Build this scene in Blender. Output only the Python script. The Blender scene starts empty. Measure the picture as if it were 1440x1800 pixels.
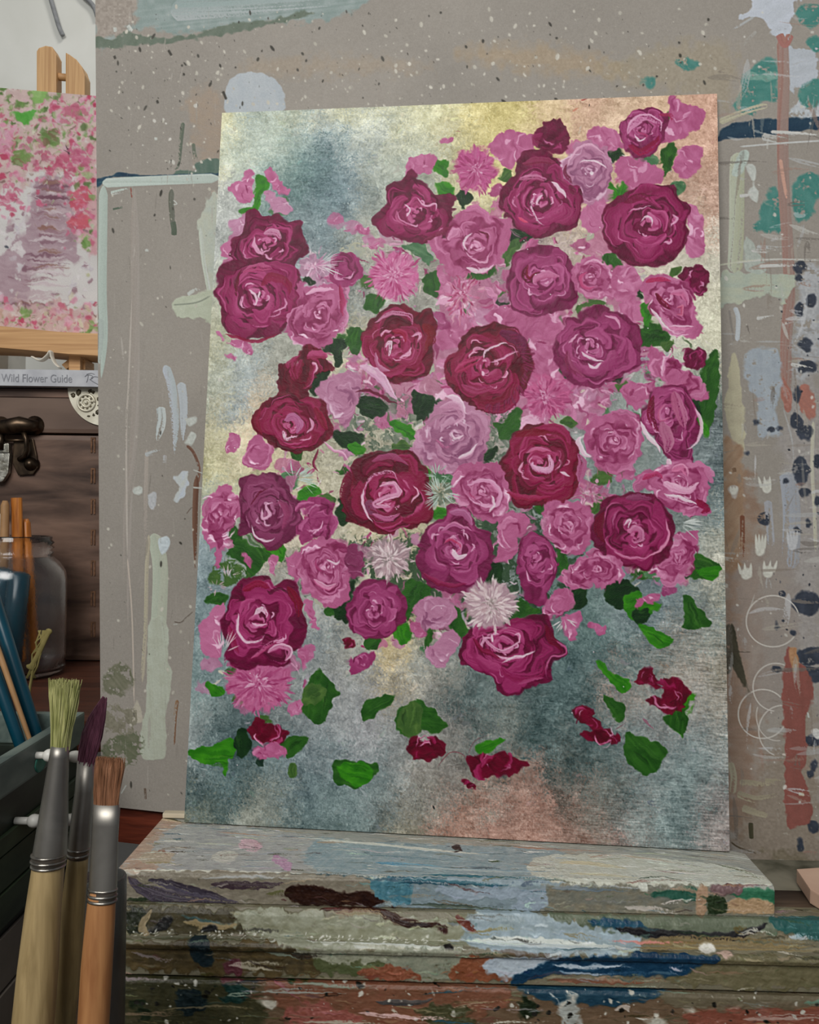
# A painter's corner: rose painting on a paint-crusted easel, brushes, trunk and jar.
GAIN = 1.0            # constant reflectance scale of all paint layers
L_MAIN, L_BACK, L_WORLD = 37.0, 4.2, 0.20
import math, random
import numpy as np

# ------------------------------------------------------------------ geometry of the view
# World: X right, Y away from the viewer, Z up.  The eye is at height EYE above the floor.
FPX = 1500.0                       # focal length in pixels of a 1440 x 1800 frame
EYE = np.array([0.0, 0.0, 0.93])
ROLL = 0.013
C_R = np.array([1.0, 0.0, ROLL]); C_R /= np.linalg.norm(C_R)
C_U = np.array([-ROLL, 0.0, 1.0]); C_U /= np.linalg.norm(C_U)
C_F = np.array([0.0, 1.0, 0.0])

def ray(x, y):
    d = C_F + C_R * ((x - 720.0) / FPX) + C_U * ((900.0 - y) / FPX)
    return d

def at_depth(x, y, d):
    return EYE + ray(x, y) * d

def on_plane(x, y, p, n):
    r = ray(x, y)
    t = np.dot(p - EYE, n) / np.dot(r, n)
    return EYE + r * t

def homography(src, dst):
    A = []
    for (x, y), (u, v) in zip(src, dst):
        A.append([x, y, 1, 0, 0, 0, -u * x, -u * y, -u])
        A.append([0, 0, 0, x, y, 1, -v * x, -v * y, -v])
    return np.linalg.svd(np.array(A, float))[2][-1].reshape(3, 3)

# ------------------------------------------------------------------ paint engine
RS = np.random.RandomState
def _up(a, H, W):
    h, w = a.shape
    ys = np.linspace(0, h - 1.001, H); xs = np.linspace(0, w - 1.001, W)
    y0 = ys.astype(int); x0 = xs.astype(int)
    fy = (ys - y0)[:, None]; fx = (xs - x0)[None, :]
    fy = fy * fy * (3 - 2 * fy); fx = fx * fx * (3 - 2 * fx)
    a00 = a[y0][:, x0]; a01 = a[y0][:, x0 + 1]; a10 = a[y0 + 1][:, x0]; a11 = a[y0 + 1][:, x0 + 1]
    return (a00 * (1 - fx) + a01 * fx) * (1 - fy) + (a10 * (1 - fx) + a11 * fx) * fy

def noise(H, W, cell, seed, cellx=None):
    cellx = cellx or cell
    r = RS(seed)
    return _up(r.uniform(-1, 1, (int(H / cell) + 3, int(W / cellx) + 3)), H, W)

def fbm(H, W, cell, seed, octs=4, cellx=None):
    out = np.zeros((H, W)); a = 1.0; s = 0
    cellx = cellx or cell
    for o in range(octs):
        out += a * noise(H, W, max(cell, 1.01), seed + o * 17, max(cellx, 1.01)); s += a
        a *= 0.55; cell /= 2.0; cellx /= 2.0
        if cell < 1.0 and cellx < 1.0: break
    return out / s

def smooth(pts, closed=False, n=5):
    p = np.asarray(pts, float)
    N = len(p)
    if N < 3 and not closed:
        t = np.linspace(0, 1, n + 1)[:, None]
        return p[0] * (1 - t) + p[-1] * t
    out = []
    rng = range(N) if closed else range(N - 1)
    for i in rng:
        if closed:
            a, b, c, d = p[(i - 1) % N], p[i], p[(i + 1) % N], p[(i + 2) % N]
        else:
            a, b, c, d = p[max(i - 1, 0)], p[i], p[i + 1], p[min(i + 2, N - 1)]
        for k in range(n):
            t = k / n
            out.append(0.5 * ((2 * b) + (c - a) * t + (2 * a - 5 * b + 4 * c - d) * t * t
                              + (3 * b - a - 3 * c + d) * t ** 3))
    if not closed: out.append(p[-1])
    return np.array(out)

def pairs(s):
    """'x,y x,y ...' -> array"""
    return np.array([[float(q) for q in t.split(',')] for t in s.split()])

def col(c):
    return np.array(c, float)

class Sheet:
    """A paint layer lying on a real surface: colours and paint thickness on a regular grid.
    to_uv maps points of the surface given in survey coordinates to grid coordinates."""
    def __init__(self, W, H, mapping, scale, base, seed=1):
        self.W, self.H, self.map, self.s = W, H, mapping, scale
        self.img = np.empty((H, W, 3)); self.img[:] = col(base)
        self.ht = np.zeros((H, W))
        self.r = RS(seed)
        self.N1 = noise(H, W, 3.0, seed + 100) ; self.N2 = noise(H, W, 9.0, seed + 101)
        self.N3 = noise(H, W, 1.6, seed + 102)
    def P(self, pts):
        p = np.asarray(pts, float)
        if p.ndim == 1: p = p[None]
        return self.map(p)
    def box(self, p, m):
        x0 = max(int(p[:, 0].min() - m), 0); x1 = min(int(p[:, 0].max() + m) + 2, self.W)
        y0 = max(int(p[:, 1].min() - m), 0); y1 = min(int(p[:, 1].max() + m) + 2, self.H)
        if x1 <= x0 or y1 <= y0: return None
        return x0, x1, y0, y1
    def blend(self, b, m, c, h=None):
        x0, x1, y0, y1 = b
        v = self.img[y0:y1, x0:x1]
        v += (c - v) * m[..., None]
        if h is not None:
            hh = self.ht[y0:y1, x0:x1]
            hh += (h - hh * 0.35) * m
    # ---- filled shape
    def poly(self, pts, c, c2=None, rough=2.0, soft=1.0, op=1.0, h=0.35, grain=None, raw=False, closed_smooth=True, var=10, dry=0.0):
        p = np.asarray(pts, float) if raw else self.P(pts)
        if closed_smooth: p = smooth(p, True, 4)
        b = self.box(p, rough * 2 + soft + 2)
        if b is None: return
        x0, x1, y0, y1 = b
        X, Y = np.meshgrid(np.arange(x0, x1) + 0.0, np.arange(y0, y1) + 0.0)
        d2 = np.full(X.shape, 1e12); ins = np.zeros(X.shape, bool)
        n = len(p)
        for i in range(n):
            ax, ay = p[i]; bx, by = p[(i + 1) % n]
            ex, ey = bx - ax, by - ay
            L = ex * ex + ey * ey + 1e-9
            t = np.clip(((X - ax) * ex + (Y - ay) * ey) / L, 0, 1)
            d2 = np.minimum(d2, (X - ax - t * ex) ** 2 + (Y - ay - t * ey) ** 2)
            if ay != by:
                ins ^= ((ay > Y) != (by > Y)) & (X < ex * (Y - ay) / (by - ay) + ax)
        sd = np.sqrt(d2) * np.where(ins, -1, 1)
        nn = self.N1[y0:y1, x0:x1] * 0.3 + self.N2[y0:y1, x0:x1] * 1.1
        sd = sd + nn * rough
        m = np.clip(0.5 - sd / (2 * soft), 0, 1) * op
        if dry > 0:
            gr = 0.5 + 0.5 * (0.25 * self.N3[y0:y1, x0:x1] + 0.45 * self.N1[y0:y1, x0:x1] + 0.8 * self.N2[y0:y1, x0:x1])
            m = m * np.clip((gr - dry * 0.6) * 5 + 0.5, 0, 1)
        c = col(c)
        if c2 is not None:
            ang = self.r.uniform(0, 6.28) if grain is None else grain
            u = -X * math.sin(ang) + Y * math.cos(ang)
            v = X * math.cos(ang) + Y * math.sin(ang)
            tab = self.r.uniform(0, 1, 400)
            w = np.interp((u * 0.33) % 399, np.arange(400), tab)
            w2 = 0.5 + 0.5 * self.N2[y0:y1, x0:x1]
            w = np.clip(0.5 * w + 0.7 * w2 - 0.1, 0, 1)
            cc = c + (col(c2) - c) * w[..., None]
        else:
            cc = c + self.N1[y0:y1, x0:x1][..., None] * var
        edge = np.exp(-(sd / (2.2 * self.s)) ** 2)
        hh = h * (0.75 + 0.5 * edge + 0.35 * self.N1[y0:y1, x0:x1])
        self.blend(b, m, cc, hh)
    # ---- brush stroke
    def stroke(self, pts, w, cA, cB=None, op=1.0, dry=0.15, h=0.5, taper=(0.25, 0.35), raw=False, n=5, streak=0.35, freq=1.0):
        p = np.asarray(pts, float) if raw else self.P(pts)
        w = w * (1.0 if raw else self.s) * 0.5
        if len(p) > 2: p = smooth(p, False, n)
        b = self.box(p, w + 2)
        if b is None: return
        x0, x1, y0, y1 = b
        X, Y = np.meshgrid(np.arange(x0, x1) + 0.0, np.arange(y0, y1) + 0.0)
        d2 = np.full(X.shape, 1e12); S = np.zeros(X.shape); T = np.zeros(X.shape)
        seg = np.diff(p, axis=0); ln = np.hypot(seg[:, 0], seg[:, 1]) + 1e-6
        cum = np.concatenate([[0], np.cumsum(ln)]); tot = cum[-1]
        for i in range(len(seg)):
            ex, ey = seg[i] / ln[i]
            rx, ry = X - p[i, 0], Y - p[i, 1]
            t = np.clip(rx * ex + ry * ey, 0, ln[i])
            dx, dy = rx - t * ex, ry - t * ey
            dd = dx * dx + dy * dy
            k = dd < d2
            if not k.any(): continue
            d2[k] = dd[k]
            S[k] = (np.sign(rx * ey - ry * ex) * np.sqrt(dd))[k]
            T[k] = (cum[i] + t)[k]
        tn = T / tot
        ww = w * np.clip(np.minimum(tn / max(taper[0], 1e-3), (1 - tn) / max(taper[1], 1e-3)), 0, 1) ** 0.5
        ww = np.maximum(ww, 0.35)
        s = S / ww
        tab = self.r.uniform(-1, 1, 64)
        br = np.interp((s * 0.5 + 0.5) * max(w * 0.9, 2) * freq + 8 + 0.02 * T, np.arange(64), tab)
        edge = np.clip((1 - np.abs(s)) * ww * 0.8 + 0.1, 0, 1)
        if dry > 0:
            th = dry * (0.35 + 0.9 * tn)
            edge = edge * np.clip(((br * 0.5 + 0.5) * 0.7 + 0.3 * (0.5 + 0.5 * self.N3[y0:y1, x0:x1]) - th) * 6 + 0.6, 0, 1)
        m = edge * op
        cA = col(cA); cB = cA if cB is None else col(cB)
        k = np.clip(0.5 + 0.5 * s * 1.1 + streak * br, 0, 1)
        cc = cA + (cB - cA) * k[..., None] + (br * 6)[..., None]
        hh = h * (0.55 + 0.5 * np.clip(np.abs(s), 0, 1) ** 3 + 0.35 * br)
        self.blend(b, m, cc, hh)
    def dab(self, x, y, ang, L, w, c, op=0.6, h=0.1, curve=0.0, dry=0.4):
        """short stroke given in grid coordinates"""
        dx, dy = math.cos(ang), math.sin(ang)
        p = [(x - dx * L / 2, y - dy * L / 2), (x - dy * curve * L, y + dx * curve * L), (x + dx * L / 2, y + dy * L / 2)]
        self.stroke(p, w, c, c, op=op, dry=dry, h=h, raw=True, n=2, streak=0.0)
    # ---- drag wet paint about inside a patch so strokes break up and blend
    def stir(self, p, amp, cell, seed, pad=4):
        b = self.box(p, pad)
        if b is None: return
        x0, x1, y0, y1 = b
        h, w = y1 - y0, x1 - x0
        dx = (noise(h, w, cell, seed) + 0.5 * noise(h, w, cell / 2.2, seed + 1)) * amp
        dy = (noise(h, w, cell, seed + 2) + 0.5 * noise(h, w, cell / 2.2, seed + 3)) * amp
        yy, xx = np.mgrid[0:h, 0:w].astype(float)
        ed = np.clip(np.minimum(np.minimum(xx, w - 1 - xx), np.minimum(yy, h - 1 - yy)) / 5.0, 0, 1)
        sx = np.clip(xx + dx * ed, 0, w - 1.01); sy = np.clip(yy + dy * ed, 0, h - 1.01)
        ix = sx.astype(int); iy = sy.astype(int); fx = sx - ix; fy = sy - iy
        for A in (self.img, self.ht[..., None]):
            a = A[y0:y1, x0:x1].copy()
            FX = fx[..., None]; FY = fy[..., None]
            A[y0:y1, x0:x1] = ((a[iy, ix] * (1 - FX) + a[iy, np.minimum(ix + 1, w - 1)] * FX) * (1 - FY)
                               + (a[np.minimum(iy + 1, h - 1), ix] * (1 - FX) + a[np.minimum(iy + 1, h - 1), np.minimum(ix + 1, w - 1)] * FX) * FY)
    def crisp(self, k):
        a = self.img; p = np.pad(a, ((2, 2), (2, 2), (0, 0)), 'edge'); b = np.zeros_like(a)
        for i in (0, 1, 2, 3, 4):
            for j in (0, 1, 2, 3, 4): b += p[i:i + self.H, j:j + self.W] / 25.0
        self.img = np.clip(a + k * (a - b), 0, 255)
    # ---- soft colour field from control points
    def field(self, pts, warp=30, seed=5, power=3.0, sig=None):
        H, W = self.H, self.W
        q = 4
        h, w = H // q + 1, W // q + 1
        wx = fbm(h, w, 40 / q * 2, seed, 4) * warp; wy = fbm(h, w, 40 / q * 2, seed + 50, 4) * warp
        Y, X = np.mgrid[0:h, 0:w] * float(q)
        X = X + wx; Y = Y + wy
        acc = np.zeros((h, w, 3)); ws = np.zeros((h, w))
        P = self.P(np.array([[a[0], a[1]] for a in pts]))
        for (px, py), a in zip(P, pts):
            k = a[3] if len(a) > 3 else 1.0
            d = ((X - px) ** 2 + (Y - py) ** 2) / (60.0 * self.s) ** 2 + 0.05
            f = k * d ** (-power / 2)
            acc += f[..., None] * col(a[2]); ws += f
        acc /= ws[..., None]
        for c in range(3):
            self.img[..., c] = _up(acc[..., c], H, W)

def splatter(S, n, box, c, rmin, rmax, seed, elong=1.6, h=0.4):
    r = RS(seed)
    for i in range(n):
        x = r.uniform(box[0], box[2]); y = r.uniform(box[1], box[3])
        a = r.uniform(0.6, 2.2); rad = rmin + (rmax - rmin) * r.uniform(0, 1) ** 2.5
        L = rad * r.uniform(0.6, elong)
        cc = col(c) + r.uniform(-12, 12)
        S.stroke([(x - L * math.cos(a), y - L * math.sin(a)), (x + L * math.cos(a), y + L * math.sin(a))],
                 rad * 2, cc, cc, op=0.95, dry=0, h=h, taper=(0.3, 0.3))

# ---- flower vocabulary
PAL = {
 'D': dict(dark=(80, 6, 42), base=(118, 18, 68), mid=(148, 44, 96), light=(182, 88, 134), hi=(220, 178, 202)),
 'R': dict(dark=(74, 2, 28), base=(116, 8, 48), mid=(140, 28, 76), light=(178, 80, 124), hi=(220, 174, 196)),
 'M': dict(dark=(96, 16, 58), base=(132, 42, 90), mid=(154, 64, 112), light=(184, 102, 146), hi=(220, 178, 202)),
 'V': dict(dark=(86, 18, 54), base=(118, 44, 82), mid=(134, 60, 98), light=(160, 92, 128), hi=(212, 172, 196)),
 'P': dict(dark=(120, 28, 74), base=(160, 80, 119), mid=(178, 100, 140), light=(206, 146, 178), hi=(232, 202, 220)),
 'L': dict(dark=(128, 72, 106), base=(164, 108, 138), mid=(178, 126, 154), light=(198, 156, 182), hi=(224, 202, 216)),
}
def mixc(a, b, t): return col(a) * (1 - t) + col(b) * t

def rose(S, outline, kind='D', c=None, seed=0, rings=5, hl=6, core=1.0, rough=2.0):
    P = PAL[kind]; r = random.Random(seed * 7 + 3)
    o = S.P(pairs(outline))
    o = o.mean(0) + (o - o.mean(0)) * 1.04
    S.poly(o, P['base'], P['dark'], raw=True, rough=rough, h=0.5, grain=r.uniform(0, 3))
    den = smooth(o, True, 6)
    cc = den.mean(0) if c is None else S.P([c])[0]
    d = den - cc
    ang = np.arctan2(d[:, 1], d[:, 0]); rad = np.hypot(d[:, 0], d[:, 1])
    idx = np.argsort(ang); ang = ang[idx]; rad = rad[idx]
    R = rad.mean()
    def pt(a, f, off=(0, 0)):
        q = (a + math.pi) % (2 * math.pi) - math.pi
        ro = np.interp(q, ang, rad, period=2 * math.pi)
        ro = ro * f if f > 0.75 else (ro * f * 0.55 + R * f * 0.45)
        return cc + np.array([math.cos(a), math.sin(a)]) * ro + np.array(off) * R * (1 - f)
    # broad blotches of the outer petals
    for k in range(9):
        a = r.uniform(0, 6.28); f = r.uniform(0.45, 0.8); sp = r.uniform(0.35, 0.8)
        ring = [pt(a - sp / 2, f), pt(a - sp / 3, f + 0.17), pt(a, f + 0.2), pt(a + sp / 3, f + 0.15), pt(a + sp / 2, f), pt(a, f - 0.15)]
        t = r.random()
        c1 = mixc(P['dark'], P['base'], t) if r.random() < 0.45 else mixc(P['base'], P['mid'], t)
        S.poly(ring, c1, mixc(c1, P['light'], 0.22), raw=True, rough=2.5, soft=1.6, h=0.5, op=0.9, grain=a + 1.57)
    fr = np.linspace(0.82, 0.24, rings)
    for k, f in enumerate(fr):
        inn = k / max(rings - 1, 1)
        m = [5, 5, 4, 4, 3, 3][min(k, 5)]
        a0 = r.uniform(0, 6.28)
        off = (r.uniform(-.14, .14), r.uniform(-.14, .14))
        order = list(range(m)); r.shuffle(order)
        for j in order:
            if r.random() < 0.14: continue
            span = 2 * math.pi / m * r.uniform(0.7, 1.4)
            a = a0 + j * 2 * math.pi / m + r.uniform(-0.4, 0.4)
            ff = f * r.uniform(0.86, 1.08)
            tilt = r.uniform(-0.14, 0.14)
            pts = []
            for t in np.linspace(0, 1, 6):
                bulge = 0.80 + 0.20 * math.sin(math.pi * t) + tilt * (t - 0.5) + r.uniform(-.03, .03)
                pts.append(pt(a + span * (t - 0.5), ff * bulge, off))
            q = r.random()
            lit = 0.5 + 0.5 * math.cos(a + 2.2)
            t = min(1, max(0, 0.04 + 0.95 * inn * core + 0.5 * (q - 0.5) + 0.15 * lit))
            inner = mixc(P['base'], P['mid'], t) if q > 0.3 else mixc(P['dark'], P['base'], t)
            outer = mixc(P['mid'], P['light'], t * r.uniform(0.2, 1.0))
            w = R * r.uniform(0.15, 0.36) * (1.05 - 0.4 * inn)
            if r.random() < 0.55:
                gp = [pt(a + span * (tt - 0.5), ff * (0.80 + 0.20 * math.sin(math.pi * tt)) - 0.11, off) for tt in np.linspace(0.1, 0.9, 5)]
                S.stroke(gp, w * 0.42, P['dark'], mixc(P['dark'], P['base'], 0.6), raw=True, op=0.8, dry=0.2, h=0.1)
            if r.random() < 0.5: inner, outer = outer, inner
            S.stroke(pts, w, inner, outer, raw=True, op=0.94, dry=0.14, h=0.75, taper=(0.3, 0.4), streak=0.45)
            if r.random() < 0.42:                       # loaded rim of the petal
                g = r.choice([0.5, -0.42]) * w / R
                rim = [pt(a + span * (tt - 0.5), ff * (0.80 + 0.20 * math.sin(math.pi * tt) + tilt * (tt - 0.5)) + g * 0.8, off) for tt in np.linspace(r.uniform(0, .3), r.uniform(.65, 1), 5)]
                S.stroke(rim, R * r.uniform(0.03, 0.06), mixc(P['mid'], P['light'], r.random()), mixc(P['light'], P['hi'], r.random() * (0.3 + 0.6 * inn)), raw=True, op=0.85, dry=0.3, h=0.9)
            elif r.random() < 0.3:
                S.stroke(pts[1:-1], w * 0.3, mixc(P['dark'], P['base'], .3), P['base'], raw=True, op=0.6, dry=0.5, h=0.4)
    a = r.uniform(0, 6.28)
    for k in range(4):
        f = 0.22 - 0.04 * k
        pts = [pt(a + t * r.uniform(1.2, 2.2), f * (1 - 0.4 * t)) for t in np.linspace(0, 1, 5)]
        S.stroke(pts, R * r.uniform(0.08, 0.17), mixc(P['mid'], P['light'], 0.3 + 0.2 * k), mixc(P['light'], P['hi'], 0.3 * core), raw=True, op=0.92, h=0.8)
        a += r.uniform(1.4, 2.6)
    S.stir(den, 1.6 + R * 0.05, max(11.0, R * 0.48), seed * 31 + 7)
    for k in range(hl):
        f = r.choice([0.14, 0.24, 0.36, 0.45, 0.62]); a = r.uniform(0, 6.28)
        sp = r.uniform(0.3, 0.9)
        pts = [pt(a + sp * t, f * (1 + 0.10 * math.sin(5 * t))) for t in np.linspace(0, 1, 5)]
        S.stroke(pts, R * r.uniform(0.03, 0.085), mixc(P['light'], P['hi'], 0.4), P['hi'], raw=True, op=0.85, dry=0.3, h=1.0)
    for k in range(4):
        f = r.uniform(0.3, 0.85); a = r.uniform(0, 6.28); sp = r.uniform(0.3, 0.7)
        pts = [pt(a + sp * t, f) for t in np.linspace(0, 1, 5)]
        S.stroke(pts, R * r.uniform(0.03, 0.09), P['dark'], P['dark'], raw=True, op=0.75, dry=0.3, h=0.2)

def bud(S, outline, kind='D', seed=0, n=8, stir=2.0):
    """a loose small bloom: a flat touch of colour, then a few loaded dabs following its length"""
    P = PAL[kind]; r = random.Random(seed * 17 + 5)
    o = S.P(pairs(outline)); o = o.mean(0) + (o - o.mean(0)) * 1.05
    S.poly(o, P['base'], P['dark'] if kind in 'DR' else P['mid'], raw=True, rough=2.5, h=0.5)
    c = o.mean(0); ext = np.hypot(*(o - c).T).mean()
    for k in range(n):
        q = o[r.randrange(len(o))]; f = r.uniform(0.25, 0.78)
        x, y = c + (q - c) * f
        a = math.atan2(q[1] - c[1], q[0] - c[0]) + 1.57 + r.uniform(-0.7, 0.7)
        L = ext * r.uniform(0.5, 1.1); w = ext * r.uniform(0.14, 0.42)
        u = r.random()
        if u < 0.3: cl, c2 = P['dark'], mixc(P['dark'], P['base'], .7); w *= 0.6
        elif u < 0.75: cl, c2 = P['base'], mixc(P['mid'], P['light'], r.random())
        elif u < 0.88: cl, c2 = mixc(P['light'], P['mid'], r.random()), P['hi']; w *= 0.5
        else: cl, c2 = mixc(P['light'], P['hi'], r.random()), P['hi']; w *= 0.3
        dx, dy = math.cos(a), math.sin(a); cv = r.uniform(0.1, 0.35)
        ox, oy = (q - c) / (np.hypot(*(q - c)) + 1e-6)
        p = [(x - dx * L / 2, y - dy * L / 2), (x + ox * cv * L, y + oy * cv * L), (x + dx * L / 2, y + dy * L / 2)]
        S.stroke(p, w, cl, c2, raw=True, op=0.9, dry=0.15, h=0.7)
    S.stir(o, stir + 0.5, 9.0, seed * 3 + 11)

def petals(S, outline, kind='P', seed=0, n=14, lift=0.0, dark=0.3, rough=2.5, op=1.0):
    """loose petals: flat shape plus short curved dabs"""
    P = PAL[kind]; r = random.Random(seed * 13 + 1)
    o = S.P(pairs(outline))
    S.poly(o, mixc(mixc(P['base'], P['dark'], r.uniform(0, .12)), P['light'], lift), mixc(P['mid'], P['light'], r.uniform(0, .6)), raw=True, rough=rough, h=0.4, op=op)
    c = o.mean(0); ext = np.hypot(*(o - c).T).mean()
    for k in range(n):
        q = o[r.randrange(len(o))]; f = r.uniform(0.15, 0.85)
        x, y = c + (q - c) * f
        a = math.atan2(q[1] - c[1], q[0] - c[0]) + r.choice([0, 1.57]) + r.uniform(-0.5, 0.5)
        L = ext * r.uniform(0.35, 0.8); w = ext * r.uniform(0.08, 0.24)
        u = r.random()
        cl = mixc(P['dark'], P['base'], r.random() ** 0.7) if u < dark else mixc(P['mid'], P['hi'], r.random() ** 1.2)
        if u < dark: w *= 0.7
        if u > 0.85: w *= 0.5; cl = mixc(P['light'], P['hi'], r.random())
        dx, dy = math.cos(a), math.sin(a); cv = r.uniform(-0.3, 0.3)
        p = [(x - dx * L / 2, y - dy * L / 2), (x - dy * cv * L, y + dx * cv * L), (x + dx * L / 2, y + dy * L / 2)]
        S.stroke(p, w, cl, mixc(cl, P['light'], 0.35), raw=True, op=0.85, dry=0.2, h=0.6)
    S.stir(o, 2.0, 9.0, seed * 3 + 5)

def mum(S, c, rx, ry, cols, seed=0, n=150, inner=(220, 185, 205), w=5.0, base=None):
    """shaggy flower of many thin radial dabs"""
    r = random.Random(seed * 5 + 2)
    if base is not None:
        S.poly([(c[0] + rx * .75 * math.cos(t), c[1] + ry * .75 * math.sin(t)) for t in np.linspace(0, 6.28, 10)[:-1]], base, rough=7, soft=4, h=0.2)
    for k in range(n):
        f = 1.0 - (k / n) ** 0.8 * 0.95
        a = r.uniform(0, 6.28)
        f2 = max(0.0, f - r.uniform(0.22, 0.4))
        f1 = f * r.uniform(0.9, 1.08)
        e = r.uniform(-0.12, 0.12)
        p = [(c[0] + rx * f2 * math.cos(a), c[1] + ry * f2 * math.sin(a)), (c[0] + rx * f1 * math.cos(a + e), c[1] + ry * f1 * math.sin(a + e))]
        cl = mixc(cols[r.randrange(len(cols))], cols[r.randrange(len(cols))], r.random())
        if f < 0.35 and r.random() < 0.5: cl = mixc(cl, inner, r.random())
        S.stroke(p, w * r.uniform(0.6, 1.3), cl, mixc(cl, cols[-1], 0.3), op=0.9, dry=0.15, h=0.6, taper=(0.5, 0.4))

GREEN = {'b': ((38, 104, 18), (66, 140, 28)), 'm': ((32, 74, 24), (54, 102, 36)), 'd': ((16, 44, 22), (30, 64, 28)),
         'g': ((56, 98, 64), (100, 134, 100)), 'o': ((54, 86, 40), (84, 114, 56)), 'k': ((22, 44, 36), (44, 66, 52))}
def leaf(S, outline, g='m', seed=0, rough=2.5, op=1.0, dry=0.0):
    r = random.Random(seed)
    o = pairs(outline); c1, c2 = GREEN[g]
    q = S.P(o); d = q - q.mean(0)
    w, v = np.linalg.eigh(d.T @ d); ax = v[:, 1]
    S.poly(q, c1, c2, raw=True, rough=rough, h=0.3, grain=math.atan2(ax[1], ax[0]) + r.uniform(-.3, .3), op=op, dry=dry)
    if op > 0.9 and dry < 0.3:
        a = math.atan2(ax[1], ax[0]); e = math.sqrt(w[1] / len(q)); k = math.sqrt(w[0] / len(q))
        for i in range(4):
            f = r.uniform(-.8, .8); c = q.mean(0) + np.array([-math.sin(a), math.cos(a)]) * k * f
            L = e * r.uniform(.7, 1.3) * (1 - abs(f) * .5); cl = mixc(c1, (10, 24, 10), r.uniform(0, .6)) if r.random() < .5 else mixc(c2, (120, 160, 80), r.uniform(0, .5))
            S.stroke([c - np.array([math.cos(a), math.sin(a)]) * L, c + np.array([math.cos(a), math.sin(a)]) * L], k * r.uniform(.3, .7), cl, c1, raw=True, op=.55, dry=.5, h=.3)
# ------------------------------------------------------------------ the flower painting on the easel
CANVAS_Q = [(392, 200), (1263, 168), (1281, 1499), (322, 1448)]
CW, CH = 868, 1240
def hmap(q, W, H):
    h = homography(q, [(0, 0), (W - 1, 0), (W - 1, H - 1), (0, H - 1)])
    def f(p):
        k = np.c_[p, np.ones(len(p))] @ h.T
        return k[:, :2] / k[:, 2:]
    return f

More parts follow.
